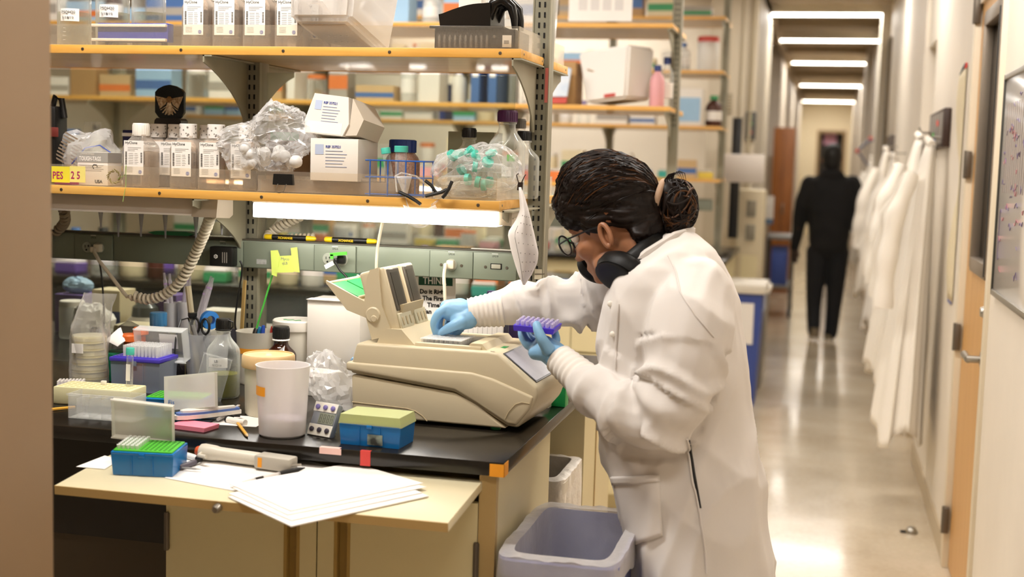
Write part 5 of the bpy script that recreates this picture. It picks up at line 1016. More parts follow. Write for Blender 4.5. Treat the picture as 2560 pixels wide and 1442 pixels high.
# glass bottles with labels
foil = mat('foil_top', '#b9b1a4', 0.25, 0.9)
for k, (px, lab) in enumerate(((186, 'glass bottle labelled MQH20 at the wall end on the upper shelf'), (282, 'glass bottle labelled MQH20 behind the blue block on the upper shelf'), (372, 'unlabelled glass bottle right of the labelled ones on the upper shelf'))):
    p = pt(px, 100, Y=3.10); t = gl_bottle('media_bottle', lab, (p.x, 3.10, TZ), 0.043, 0.215, mat('cap_bluegrey', '#5a6f9a', 0.45), 0.023, 0.028, clear('mq_water', '#b9b39a', 0.14, 0.3, 0.06, '#eae6d4'), 0.42, 0.019, group='glass media bottles on the upper shelf')
    MB().lathe([(0.0235, 0.0), (0.030, -0.03), (0.036, -0.05)], (0, 0, 0.196), 20, cap0=False, cap1=False).build('foil_cover', foil, t)
    if k < 2:
        z0 = 0.066 + 0.010*k; wrap_label(t, 0.0434, math.radians(252), math.radians(318), z0, z0+0.032, m_lab)
        txt('MQH20', 0.0105, m_ink, t, (-0.007, -0.0480, z0+0.019), (PI/2, 0, 0.26)); txt('9/18/19', 0.0098, m_ink, t, (-0.006, -0.0478, z0+0.005), (PI/2, 0, 0.26))
    for q in range(4): wrap_label(t, 0.0434, math.radians(262), math.radians(272), 0.018+0.010*q, 0.0186+0.010*q, m_lab, 'graduation', 3)
# blue block with white rails
a, b_ = pt(244, 98, Y=3.035), pt(420, 98, Y=3.035); t = thing('magnet_rack', 'deep blue block with two white rails on the upper shelf', 'rack', ((a.x+b_.x)/2, 3.035, TZ+0.012)); w = (b_.x-a.x)/2
MB().box(-w, w, 0, 0.03, 0, 0.047, 0.002).build('block', mat('rack_blue', '#1f2f9a', 0.35), t)
for z in (0.005, 0.041): MB().box(-w-0.012, w-0.002, -0.010, 0.001, z-0.004, z+0.003, 0.001).build('rail', m_white, t)
for s in (-1, 1): MB().box(s*w*0.8-0.004, s*w*0.8+0.004, 0.01, 0.028, -0.012, 0.0).build('foot', m_black, t)
# tilted clear bin
t = thing('clear_bin', 'large translucent plastic bin propped on the upper shelf guard, seen from below', 'bin', (-1.195, 3.12, TZ+0.034), rot=(math.radians(-11.5), 0.0, 0.0))
def bin_shell(w, d, h, tp, k=0.003, bev=0.012):
    b = MB(); o = [(-w/2*tp, -d/2*tp, 0), (w/2*tp, -d/2*tp, 0), (w/2*tp, d/2*tp, 0), (-w/2*tp, d/2*tp, 0)]; u = [(-w/2, -d/2, h), (w/2, -d/2, h), (w/2, d/2, h), (-w/2, d/2, h)]
    vo = [b.bm.verts.new(v) for v in o]; vu = [b.bm.verts.new(v) for v in u]; b.bm.faces.new(list(reversed(vo)))
    for i in range(4): b.bm.faces.new((vo[i], vo[(i+1) % 4], vu[(i+1) % 4], vu[i]))
    bmesh.ops.bevel(b.bm, geom=[e for e in b.bm.edges if len(e.link_faces) == 2], offset=bev, segments=3, affect='EDGES'); return b
bin_shell(0.178, 0.335, 0.20, 0.87).build('bin_wall', clear('bin_milky', '#ded7cf', 0.30, 0.45, 0.22), t, solid=0.002)
MB().box(-0.055, 0.055, -0.12, 0.12, -0.004, -0.001, 0.001).build('base_foot', clear('bin_foot', '#cdbfae', 0.35, 0.4, 0.2), t)
MB().box(-0.095, 0.095, -0.172, -0.166, 0.188, 0.200, 0.003).box(-0.095, 0.095, 0.166, 0.172, 0.188, 0.200, 0.003).box(-0.095, -0.089, -0.172, 0.172, 0.188, 0.2, 0.003).box(0.089, 0.095, -0.172, 0.172, 0.188, 0.2, 0.003).build('rim', m_milky, t)
dm_ = MB()
for i in range(4):
    for j in range(2): dm_.lathe([(0.003, 0), (0.003, 0.001)], (-0.02+0.016*i, -0.03+0.05*j, -0.0052), 8)
dm_.build('base_dots', mat('dot_grey', '#9a8c7e', 0.5), t)
t = thing('blue_paper', 'pale blue paper lying in the tilted bin', 'paper', (-1.195, 3.01, TZ+0.115), rot=(0.35, 0.03, 0)); MB().box(-0.07, 0.07, -0.03, 0.04, 0.012, 0.0135).build('sheet', mat('paper_sky', '#a8cdea', 0.6), t)
t = thing('blue_box', 'narrow carton with a dark blue band standing behind the clear bin', 'box', (-0.905, 3.30, TZ)); MB().box(-0.03, 0.03, -0.03, 0.03, 0, 0.16, 0.001).build('carton', m_carton, t); MB().box(-0.0305, 0.0305, -0.0305, -0.03, 0.062, 0.082).build('blue_band', mat('band_navy', '#23408f', 0.5), t)
# black gel tank
a, b_ = pt(1088, 112, Y=3.03), pt(1288, 112, Y=3.03); cxx = (a.x+b_.x)/2; w = (b_.x-a.x)/2
t = thing('gel_tank', 'gel tank with a glossy black lid and clear ribbed base on the upper shelf', 'gel tank', (cxx, 3.025, TZ)); m_blk = mat('gloss_black', '#0f0e0d', 0.22)
b = MB(); k_ = 0.003
for q in ((-w, w, 0, k_, 0, 0.048), (-w, w, 0.15-k_, 0.15, 0, 0.048), (-w, -w+k_, 0, 0.15, 0, 0.048), (w-k_, w, 0, 0.15, 0, 0.048), (-w, w, 0, 0.15, 0, k_)): b.box(*q)
b.build('tank_base', clear('tank_smoke', '#4c4844', 0.5, 0.4, 0.1, '#b5b0aa'), t)
for i in range(10): MB().lathe([(0.0032, 0.004), (0.0032, 0.030), (0.0015, 0.034)], (-w+0.012+i*0.013, -0.001, 0), 8).build('rib', clear('rib_clear', '#8c8680', 0.5, 0.4, 0.1), t)
MB().box(-w+0.006, w-0.02, 0.008, 0.142, 0.004, 0.046).build('gel_insert', mat('insert_dark', '#2a2623', 0.4), t)
MB().box(-w-0.012, w-0.028, -0.008, 0.155, 0.048, 0.055, 0.002).build('lid_rim', m_blk, t)
hp = [(-w+0.012, 0.055), (-w+0.008, 0.082)] + [(-w+0.012+0.105*u, 0.082+0.026*math.sin(u*PI/2)) for u in np.linspace(0.05, 1, 9)] + [(w-0.062, 0.110), (w-0.06, 0.055)]
MB().prism(hp, 0.0, 0.14).build('lid_hood', m_blk, t)
for yy in (0.02, 0.085):
    MB().tube([(w-0.07, yy, 0.075), (w-0.058, yy, 0.108), (w-0.035, yy, 0.118), (w-0.014, yy, 0.100), (w-0.008, yy, 0.075), (w-0.006, yy, 0.052)], [0.012, 0.015, 0.016, 0.012, 0.009, 0.007], 12).build('lid_handle', m_blk, t)
MB().lathe([(0.004, 0), (0.003, 0.002)], (0, 0, 0), 12, Matrix.Translation((w-0.05, -0.0005, 0.030)) @ RP).build('screw', m_steel, t)
MB().box(w-0.030, w-0.008, -0.0008, 0, 0.006, 0.034).build('label', mat('label_grey', '#cfcac2', 0.5), t); MB().box(w-0.026, w-0.014, -0.0014, -0.0008, 0.014, 0.022).build('label_print', m_inkgrey, t)
t = thing('clear_tub', 'clear plastic tub standing behind the right post on the upper shelf', 'tub', (-0.80, 3.40, TZ)); bo = bin_shell(0.16, 0.2, 0.19, 0.92); bo.build('tub_wall', clear('tub_clear', '#eeeae4', 0.14, 0.5, 0.1), t, solid=0.002); MB().box(-0.085, 0.085, -0.105, -0.10, 0.18, 0.19, 0.002).box(-0.085, 0.085, 0.10, 0.105, 0.18, 0.19, 0.002).build('rim', m_clearp, t); MB().box(-0.03, 0.02, -0.098, -0.0965, 0.05, 0.10).build('molded_panel', m_milky, t)
# ------------------------------------------------------------------ lower shelf
# black instrument and printed bag at the far left
t = thing('lab_instrument', 'tall black instrument with a red label at the wall end', 'instrument', (pt(140, 420, Y=3.08).x-0.012, 3.08, LZ)); MB().box(-0.03, 0.030, -0.03, 0.03, 0, 0.20, 0.008).tube([(0.0, 0, 0.19), (0.012, 0, 0.225), (0.03, 0, 0.218), (0.038, 0, 0.17)], 0.008, 10).build('body', m_black, t); MB().box(0.0, 0.04, -0.034, -0.03, 0.12, 0.145, 0.002).build('red_label', mat('label_maroon', '#6e2a24', 0.5), t)
t = blob_bag('printed_bag', 'clear crinkled bag of printed paper strips behind the white carton', 'bag', (pt(228, 380, Y=3.10).x, 3.10, LZ+0.072), 0.085, 0.06, 0.073, m_bag, 7.7, 0.03, 16)
for k in range(9): MB().box(-0.07, -0.005+0.006*(k % 3), -0.045, -0.0445, -0.04+0.009*k, -0.036+0.009*k, 0, 1, Matrix.Rotation(0.45, 4, 'Y')).build('printed_strip', mat('strip_brown', '#8a7a68', 0.6), t)
MB().tube([(-0.02, -0.06, -0.02), (0.02, -0.062, 0.022), (0.055, -0.05, 0.03), (0.08, -0.04, 0.012)], 0.0016, 5).build('zip_edge', m_inkblue, t)
t = thing('clear_pouch', 'folded clear plastic clamshell behind the printed bag', 'plastic clamshell', (pt(232, 320, Y=3.22).x, 3.22, LZ)); MB().prism([(-0.04, 0), (0.05, 0), (0.05, 0.11), (0.02, 0.13), (0.016, 0.165), (-0.016, 0.165), (-0.02, 0.13), (-0.04, 0.11)], -0.015, 0.015).build('shell', m_clearp, t)
# TOUGH-TAGS carton
a, b_ = pt(193, 466, Y=3.005), pt(269, 466, Y=3.005); w = (b_.x-a.x)
t = carton('label_carton', 'white carton with grey header printed TOUGH-TAGS on the lower shelf', 'box', ((a.x+b_.x)/2, 3.04, LZ), w, 0.068, 0.084, 0, m=mat('carton_white2', '#ece5da', 0.6), flap=False)
MB().box(-w/2-0.0003, w/2+0.0003, -0.0346, -0.034, 0.058, 0.0835).box(w/2, w/2+0.0005, -0.034, 0.034, 0.058, 0.0835).build('grey_header', mat('header_grey', '#a9a69f', 0.55), t)
txt('TOUGH-TAGS', 0.0155, m_lab, t, (-w/2+0.006, -0.0350, 0.062), bold=0.0004, sx=0.62); txt('DIVERSIFIED', 0.006, m_carton, t, (-w/2+0.010, -0.0350, 0.077), sx=1.2); txt('USA', 0.0115, m_ink, t, (w*0.08, -0.0346, 0.006), bold=0.0004)
for k in range(4): MB().box(-w/2+0.006, w/2-0.012-0.006*(k % 2), -0.0345, -0.034, 0.050-0.0045*k, 0.0508-0.0045*k).build('print_line', m_inkgrey, t)
MB().tube([(0.004, -0.0345, 0.042), (0.0, -0.0345, 0.048), (0.004, -0.0345, 0.0525), (0.012, -0.0345, 0.052), (0.014, -0.0345, 0.046)], 0.0011, 5).build('ink_scribble', m_ink, t)
# yellow number cards on the guard
for k, (x0, x1, s_, c, lab, z) in enumerate(((128, 174, 'PES', '#f2e23a', 'yellow card reading PES stuck on the shelf guard', 0), (174, 213, '2 5', '#f3e383', 'pale yellow card reading 25 stuck on the shelf guard', 0))):
    a, b_ = pt(x0, 455, Y=2.942), pt(x1, 455, Y=2.942); t = thing('letter_card', lab, 'card', (a.x, 2.943, a.z), group='yellow letter cards'); MB().box(0, b_.x-a.x-0.0005, 0, 0.0008, 0.0, 0.040).build('card', mat('card_'+c[1:], c, 0.6), t); txt(s_, 0.026, mat('ink_magenta', '#b0246a', 0.6), t, (0.003, -0.0004, 0.009), bold=0.0003, sx=0.80)
t = thing('pink_boxes', 'low magenta carton below the yellow letter cards', 'box', (pt(163, 462, Y=2.985).x, 2.99, LZ)); MB().box(-0.024, 0.026, -0.016, 0.02, 0, 0.022, 0.001).build('carton', mat('carton_magenta', '#b5489a', 0.5), t)
# dried wreath on the guard
t = thing('dried_wreath', 'small dried grass wreath hanging on the lower shelf guard', 'wreath', pt(286, 442, Y=2.938)); b = MB(); r = random.Random(2)
for k in range(26): a = 2*PI*k/26; rr = 0.013+r.uniform(-0.002, 0.002); b.tube([(rr*math.cos(a), r.uniform(-0.002, 0.001), rr*math.sin(a)), ((rr+0.005)*math.cos(a+0.35), r.uniform(-0.004, 0.0), (rr+0.005)*math.sin(a+0.35))], 0.0011, 4)
b.build('twigs', mat('twig_olive', '#8f8048', 0.7), t); MB().tube([(0.01, -0.002, -0.005), (0.03, -0.003, 0.005), (0.034, -0.004, 0.03)], 0.0008, 4).tube([(0.034, -0.003, 0.03), (0.033, -0.003, -0.02), (0.032, -0.016, -0.06)], 0.0008, 4).build('grass_stem', mat('grass_green', '#8fae5a', 0.7), t)
# lower shelf water bottles
p = pt(300, 467, Y=2.995); water_bottle('front water bottle with a plain white cap on the lower shelf', (p.x+0.037, 3.034, LZ), 0.0, False, group='square water bottles on the lower shelf')
for k, (px, yy, lab) in enumerate(((418, 3.005, 'water bottle with printed cap, second of the front row on the lower shelf'), (488, 3.005, 'water bottle with printed cap, third of the front row on the lower shelf'), (566, 3.005, 'water bottle half hidden by the crumpled bag on the lower shelf'), (390, 3.10, 'water bottle set back between the first and second on the lower shelf'), (470, 3.10, 'water bottle in the back row of the lower shelf, right of the plaque stand'), (345, 3.10, 'water bottle in the back row of the lower shelf, behind the plain capped one'))):
    p = pt(px, 467, Y=yy); water_bottle(lab, (p.x+0.037, yy+0.039, LZ), 0.0, True, fog=True, group='square water bottles on the lower shelf')
t = thing('blue_clip', 'small navy clip stand behind the plain capped bottle', 'clip', (pt(330, 300, Y=3.19).x, 3.19, LZ)); MB().box(-0.022, 0.022, -0.012, 0.012, 0, 0.145, 0.003).build('stem', mat('navy_plastic', '#2a2a55', 0.45), t); MB().box(-0.022, 0.016, -0.0135, -0.012, 0.128, 0.137).build('white_band', m_lab, t)
# bird plaque on its stand on a tan box
p = pt(428, 290, Y=3.20); t = carton('tan_carton', 'tan carton under the bird plaque on the lower shelf', 'box', (p.x, 3.205, LZ), 0.125, 0.10, 0.148, 0, m=mat('tan_card', '#c3b49c', 0.65)); PZ_ = LZ+0.1486
t = thing('bird_plaque', 'dark rounded plaque showing a bird with spread wings, on a black base', 'plaque', (p.x, 3.20, PZ_))
MB().prism([(-0.048, 0), (0.048, 0), (0.048, 0.005), (0.040, 0.007), (0.038, 0.024), (0.032, 0.030), (-0.032, 0.030), (-0.038, 0.024), (-0.040, 0.007), (-0.048, 0.005)], -0.02, 0.02).build('base', mat('plaque_base', '#26211e', 0.35), t)
pl = [(0.042*sx_, z_) for sx_, z_ in ((-1, 0.045), (-0.75, 0.032), (-0.35, 0.024), (0, 0.022), (0.35, 0.024), (0.75, 0.032), (1, 0.045), (1, 0.098), (0.8, 0.107), (0.4, 0.115), (0, 0.118), (-0.4, 0.115), (-0.8, 0.107), (-1, 0.098))]
pq = MB().prism(pl, -0.010, 0.0).build('panel', mat('plaque_dark', '#0e1519', 0.25), t)
f = MB(); r = random.Random(11)
for s in (-1, 1):
    for k in range(9):
        u = k/8; x0 = s*(0.006+0.004*u); x1 = s*(0.040-0.012*u); z0 = 0.082-0.010*u; z1 = 0.088-0.030*u; y = -0.0106-0.0002*k
        f.prism([(x0, z0), (x1, z1), (x1-s*0.001, z1-0.0035), (x0, z0-0.006)] if s > 0 else [(x0, z0-0.006), (x1-s*0.001, z1-0.0035), (x1, z1), (x0, z0)], y, y+0.0002)
    for k in range(6):
        a = math.radians(-150+22*k) if s < 0 else math.radians(-30-22*k); x1, z1 = s*0.004+0.024*math.cos(a), 0.064+0.026*math.sin(a); y = -0.0115-0.0002*k
        f.prism([(s*0.002, 0.066), (x1-0.0022, z1), (x1+0.0022, z1), (s*0.002+0.003, 0.066)], y, y+0.0002)
f.build('feathers', mat('feather_tan', '#8a6a48', 0.6, hex2='#cdb894', nscale=160), pq)
MB().ball((0, -0.0115, 0.078), 0.008, 0.002, 0.010, 14, 8).build('bird_head', mat('feather_brown', '#7a5632', 0.6, hex2='#a9814e', nscale=140), pq); MB().ball((0, -0.0115, 0.060), 0.008, 0.002, 0.014, 14, 8).build('bird_body', mat('feather_pale', '#a88a66', 0.6, hex2='#d9c7a6', nscale=170), pq)
# crumpled bag with white contents, cardboard tray, binder clip
p = pt(664, 352, Y=3.02); t = blob_bag('crumpled_bag', 'big crumpled clear bag with white filters inside on the lower shelf', 'bag', (p.x, 3.025, p.z+0.004), 0.122, 0.062, 0.080, m_bag, 1.3, 0.05, 13, n=(64, 40), shape=lambda q: (q.x, q.y, q.z+0.25*q.x*(1 if q.z > 0 else 0.3)))
b = MB(); r = random.Random(4)
for k in range(14): b.lathe([(0.004, -0.012), (r.uniform(0.010, 0.017), -0.009), (0.016, 0.002), (0.011, 0.010), (0.004, 0.013)], (0, 0, 0), 12, Matrix.Translation((r.uniform(-0.06, 0.10), r.uniform(-0.04, 0.01), r.uniform(-0.066, -0.020))) @ Euler((r.uniform(-2, 2), r.uniform(-2, 2), 0)).to_matrix().to_4x4())
b.build('white_filters', clear('contents_white', '#f1efec', 0.7, 0.2, 0.4), t)
t = thing('cardboard_tray', 'shallow brown cardboard tray wrapped in film under the white cartons', 'tray', (-1.17, 3.10, LZ)); MB().box(-0.19, 0.16, -0.085, 0.1, 0, 0.03, 0.003).build('tray_body', mat('tray_brown', '#7d6247', 0.6, hex2='#93775a', nscale=12), t); MB().box(-0.195, 0.165, -0.09, -0.087, 0.0, 0.040).build('film_front', clear('tray_film', '#d9cfc2', 0.2, 0.4, 0.15, bump=0.6), t)
t = thing('binder_clip', 'black binder clip pinched on the lower shelf guard', 'binder clip', pt(709, 462, Y=2.945)); MB().prism([(-0.026, 0.0), (0.026, 0.0), (0.024, 0.026), (-0.024, 0.026)], -0.006, 0.006).build('clip_body', m_black, t); MB().tube([(-0.012, -0.006, 0.002), (-0.018, -0.010, -0.014), (-0.008, -0.010, -0.020), (0.004, -0.010, -0.016), (0.010, -0.006, 0.002)], 0.0011, 6).build('wire_handle', m_steel, t)
t = carton('brown_carton', 'brown cardboard carton with a green stripe behind the crumpled bag', 'box', (pt(735, 320, Y=3.22).x, 3.22, LZ), 0.125, 0.07, 0.158, -0.03, m=mat('brown_card', '#9a7d5e', 0.7)); MB().box(-0.05, 0.03, -0.0356, -0.035, 0.128, 0.150).build('green_stripe', mat('stripe_green', '#4f9a3a', 0.5), t)
# white printed cartons
def printed(t, w, h, y, z0):
    MB().box(-w*0.40, -w*0.22, y-0.0005, y, z0+h*0.62, z0+h*0.86).build('logo_box', mat('print_lightblue', '#b9c4dc', 0.6), t); txt('REF 357521', 0.0085, m_inkblue, t, (-w*0.18, y-0.0006, z0+h*0.78), bold=0.0001)
    b = MB()
    for k in range(6): b.box(-w*0.18, w*(0.18+0.06*((k*3) % 4)/2), y-0.0005, y, z0+h*(0.70-0.075*k), z0+h*(0.70-0.075*k)+0.0014)
    b.build('print_lines', mat('print_slate', '#8e96b0', 0.6), t)
p = pt(776, 432, Y=2.99); WB = 0.125
t = carton('printed_carton', 'lower white printed carton with blue text on the lower shelf', 'box', (p.x+WB/2, 3.055, LZ+0.032), WB, 0.125, 0.102, -0.05, flap=False); printed(t, WB, 0.102, -0.0627, 0)
p = pt(842, 335, Y=3.05); t = thing('printed_carton', 'upper white printed carton lying tilted on the lower one', 'box', (p.x, 3.05, LZ+0.032+0.104), rot=(math.radians(-9), math.radians(4), -0.22))
hx = [(-0.060, 0.0), (0.046, 0.0), (0.058, 0.030), (0.046, 0.095), (-0.048, 0.098), (-0.064, 0.030)]
MB().prism([(x*1.05, z) for x, z in hx], -0.05, 0.055).build('carton', m_carton, t, smooth=False); printed(t, 0.11, 0.095, -0.0502, 0.0); MB().box(-0.058, 0.044, -0.0506, -0.0500, 0.002, 0.030).build('tape_strip', m_lab, t)
MB().prism([(0.048, 0.002), (0.085, 0.006), (0.098, 0.045), (0.058, 0.094), (0.061, 0.030)], -0.045, 0.054).build('side_flap', mat('carton_side', '#d2c6b4', 0.65), t, smooth=False)
# bead bottle with blue cap
p = pt(1005, 470, Y=3.17); t = thing('bead_bottle', 'bottle of pinkish beads with a ribbed dark blue cap', 'bottle', (p.x, 3.17, LZ)); MB().lathe([(0.042, 0), (0.044, 0.004), (0.044, 0.080), (0.040, 0.094), (0.033, 0.102), (0.031, 0.106)], seg=28).build('body', mat('beads_pink', '#b08a78', 0.35, hex2='#8a6858', nscale=240, bump=0.6, bscale=300), t)
c = MB().lathe([(0.0335, 0), (0.0335, 0.030), (0.031, 0.032)], (0, 0, 0.106), 24)
for k in range(14): a = 2*PI*k/14; c.box(-0.0025, 0.0025, -0.0012, 0.0012, 0, 0.030, 0, 1, Matrix.Translation((0.0335*math.cos(a), 0.0335*math.sin(a), 0.106)) @ Matrix.Rotation(a+PI/2, 4, 'Z'))
c.build('cap', mat('cap_navy', '#1d3a80', 0.4), t)
# blue wire rack and tubes
a, b_ = pt(924, 488, Y=2.99), pt(1058, 488, Y=2.99); w = b_.x-a.x; t = thing('wire_rack', 'blue coated wire tube rack on the lower shelf', 'tube rack', (a.x, 2.99, LZ)); m_bw = mat('wire_blue', '#2f62b8', 0.4); b = MB(); dd_ = 0.075
for z in (0.004, 0.045, 0.085):
    b.tube([(-0.012, 0, z), (w+0.004, 0, z)], 0.0017, 6).tube([(-0.012, dd_, z), (w+0.004, dd_, z)], 0.0017, 6)
    for k in range(4): b.tube([(w*k/3, 0, z), (w*k/3, dd_, z)], 0.0017, 6)
for k in range(4):
    for y in (0, dd_): b.tube([(w*k/3, y, 0.0), (w*k/3, y, 0.087)], 0.0019, 6)
b.build('wire_frame', m_bw, t)
conical_tube('centrifuge_tube', 'teal capped tube leaning in the blue wire rack, left one', (a.x+0.042, 3.03, LZ+0.004), (0, -0.16, 0), 0.112, 0.0095, m_teal); conical_tube('centrifuge_tube', 'teal capped wide tube upright in the blue wire rack', (a.x+0.066, 3.025, LZ+0.004), (0, 0.0, 0), 0.116, 0.0138, m_teal)
# bag of tubes
ctr = pt(1180, 432, Y=3.02); t = blob_bag('tube_bag', 'clear bag full of teal capped tubes on the lower shelf', 'bag', (ctr.x, 3.036, LZ+0.066), 0.112, 0.058, 0.064, clear('bag_film2', '#f2f1ee', 0.06, 0.7, 0.08, bump=0.9, bscale=34, bdist=0.012), 5.5, 0.030, 15)
r = random.Random(9)
TP = [(-0.085, -0.03, 0.02, 0.9, 0.3), (-0.02, -0.035, 0.03, 1.2, 0.2), (0.02, -0.02, 0.035, -0.9, 0.5), (0.05, -0.03, 0.01, -1.5, 0.3), (-0.05, -0.02, -0.03, 1.5, 0.1), (0.0, -0.035, -0.045, 1.5, -0.1), (0.06, -0.035, -0.04, -1.4, 0.1), (0.03, 0.0, 0.0, 0.6, 0.6), (-0.03, 0.01, 0.015, -0.5, 0.4), (0.07, 0.0, 0.02, -0.4, 0.4), (-0.07, 0.01, -0.02, 1.0, 0.2), (0.01, 0.015, -0.03, 1.7, 0.2)]
for k, (x, y, z, ry, rx) in enumerate(TP):
    M_ = Euler((rx, ry, 0)).to_matrix(); v = M_ @ Vector((0, 0, 0.055))
    conical_tube('centrifuge_tube', 'teal capped centrifuge tube inside the clear bag of tubes', Vector((ctr.x+x*0.8, 3.036+y*0.7, LZ+0.068+z*0.8))-v*0.9, (rx, ry, 0), 0.085, 0.0115, m_teal, group='teal capped tubes in the bag')
# bottles at the right
p = pt(1264, 470, Y=3.13); t = gl_bottle('media_bottle', 'clear glass bottle with a purple cap near the right post', (p.x, 3.13, LZ), 0.046, 0.215, mat('cap_purple', '#4a1a4a', 0.4), 0.0245, 0.028, None, 0, 0.0205); wrap_label(t, 0.0464, math.radians(285), math.radians(310), 0.092, 0.108, mat('tape_green', '#4fae2c', 0.5), 'green_tape'); wrap_label(t, 0.0464, math.radians(270), math.radians(300), 0.055, 0.078, m_lab)
p = pt(1170, 460, Y=3.21); gl_bottle('media_bottle', 'clear glass bottle with a black cap behind the bag of tubes', (p.x, 3.21, LZ), 0.042, 0.172, m_black, 0.018, 0.024, None, 0, 0.016)
p = pt(1304, 460, Y=3.20); gl_bottle('media_bottle', 'clear glass bottle with a black cap behind the purple capped one', (p.x, 3.215, LZ), 0.040, 0.168, m_black, 0.018, 0.024, None, 0, 0.016)
p = pt(1336, 440, Y=3.44); gl_bottle('media_bottle', 'glass bottle with a grey cap behind the right post', (p.x-0.05, 3.44, LZ), 0.046, 0.205, mat('cap_grey', '#6e6a66', 0.45), 0.022, 0.026, None, 0, 0.018)
p = pt(1185, 400, Y=3.36); t = carton('grey_carton', 'pale grey carton standing behind the black capped bottle', 'box', (p.x, 3.37, LZ), 0.125, 0.09, 0.165, 0, m=mat('carton_grey', '#b9b0a2', 0.65))
# safety goggles hanging on the guard
g0 = pt(1050, 520, Y=2.93); t = thing('safety_goggles', 'clear safety goggles with black temples hanging on the shelf edge', 'goggles', g0); m_gog = clear('goggle_clear', '#f4f1ec', 0.22, 0.8, 0.06)
def P_(x, y, yy): return pt(x, y, Y=yy)-g0
MB().grid(lambda u, v: P_(1008+80*u+6*math.sin(v*PI), 512+38*v+20*math.sin(u*PI)*(0.6+0.4*v), 2.915-0.02*math.sin(u*PI)), 14, 6).build('lens', m_gog, t, solid=0.0016)
MB().grid(lambda u, v: P_(1030-25*v*(1-u)-40*u*(1-v), 535-95*u, 2.925+0.02*v), 10, 4).build('side_shield', m_gog, t, solid=0.0012); MB().grid(lambda u, v: P_(1078+72*u, 520-70*u-20*v*(1-u)+10*v, 2.925+0.03*u), 10, 4).build('side_shield', m_gog, t, solid=0.0012)
MB().tube([P_(992, 480, 2.93), P_(988, 440, 2.94), P_(1004, 432, 2.95), P_(1040, 440, 2.955), P_(1075, 470, 2.95), P_(1090, 505, 2.94)], 0.002, 6).build('brow_bar', m_gog, t)
for q in ([(998, 480, 2.925), (1020, 490, 2.92), (1040, 502, 2.92), (1052, 511, 2.92)], [(1064, 452, 2.925), (1078, 463, 2.92), (1086, 475, 2.92), (1091, 482, 2.92)], [(1064, 490, 2.915), (1085, 485, 2.915), (1105, 480, 2.915), (1118, 474, 2.915)], [(1130, 453, 2.92), (1122, 472, 2.915), (1112, 488, 2.912), (1106, 494, 2.912)]): MB().tube([P_(*w_) for w_ in q], 0.0042, 8).build('temple_tip', m_black, t)
# hanging dotted paper with clip
c0 = pt(1300, 468, Y=2.935); t = thing('hanging_chart', 'curled white dotted paper hanging from a clip at the shelf end', 'paper', c0)
Lf = [(1297, 468), (1299, 500), (1300, 525), (1290, 550), (1269, 582), (1276, 620), (1286, 655), (1297, 690), (1308, 712)]
Rt = [(1303, 468), (1313, 495), (1324, 535), (1330, 560), (1338, 595), (1346, 630), (1344, 655), (1330, 685), (1312, 712)]
def sp_(l, v):
    i = min(int(v*(len(l)-1)), len(l)-2); u = v*(len(l)-1)-i; return l[i][0]+(l[i+1][0]-l[i][0])*u, l[i][1]+(l[i+1][1]-l[i][1])*u
def ch(u, v, off=0.0):
    a, b_ = sp_(Lf, v), sp_(Rt, v); x = a[0]+(b_[0]-a[0])*u; y = a[1]+(b_[1]-a[1])*u; return pt(x, y, Y=2.93-0.03*math.sin(u*PI)*math.sin(v*PI)+0.02*u*v+off)-c0
MB().grid(lambda u, v: ch(u, v), 12, 26).build('sheet', mat('paper_dim', '#e6dfda', 0.7), t, solid=0.0008)
b = MB()
for i in range(4):
    for j in range(7): p = ch(0.34+0.17*i, 0.30+0.09*j, -0.0012); b.ball(p, 0.0012, 0.0006, 0.0012, 6, 4)
b.build('print_dots', m_inkgrey, t); MB().tube([ch(0.24, v, -0.001) for v in np.linspace(0.42, 0.95, 10)], 0.0005, 4).build('margin_line', m_inkgrey, t)
q = thing('bulldog_clip', 'small dark clip holding the dotted paper to the shelf guard', 'clip', pt(1300, 462, Y=2.934)); MB().prism([(-0.006, -0.012), (0.006, -0.014), (0.007, 0.006), (-0.004, 0.006)], -0.004, 0.004).tube([(-0.004, 0, 0.006), (-0.009, 0, 0.022), (-0.004, 0, 0.026)], 0.0012, 6).tube([(0.004, 0, 0.006), (0.010, 0, 0.020), (0.013, 0, 0.024)], 0.0012, 6).build('clip_body', mat('clip_dark', '#3a2f2a', 0.35, 0.5), q)
# tape on the right post
o = MB().box(-0.004, 0.004, -0.0345, -0.0338, 0.0, 0.086).build('pink_tape', mat('tape_rose', '#d9776e', 0.5)); o.location = (-0.693, 3.274, 1.665); tag(o, 'narrow strip of pink tape on the right shelf post', 'tape')
t = thing('cord_tie', 'cream label and cable tie on the right shelf post', 'cable tie', (-0.699, 3.238, 1.232)); MB().box(-0.009, 0.010, -0.002, 0.0, -0.012, 0.014).build('tag', mat('tie_cream', '#d6cdb4', 0.5), t); MB().tube([(-0.008, -0.003, 0.001), (0.012, -0.004, 0.002), (0.018, -0.006, 0.003)], 0.0011, 6).build('tie', m_darksteel, t)
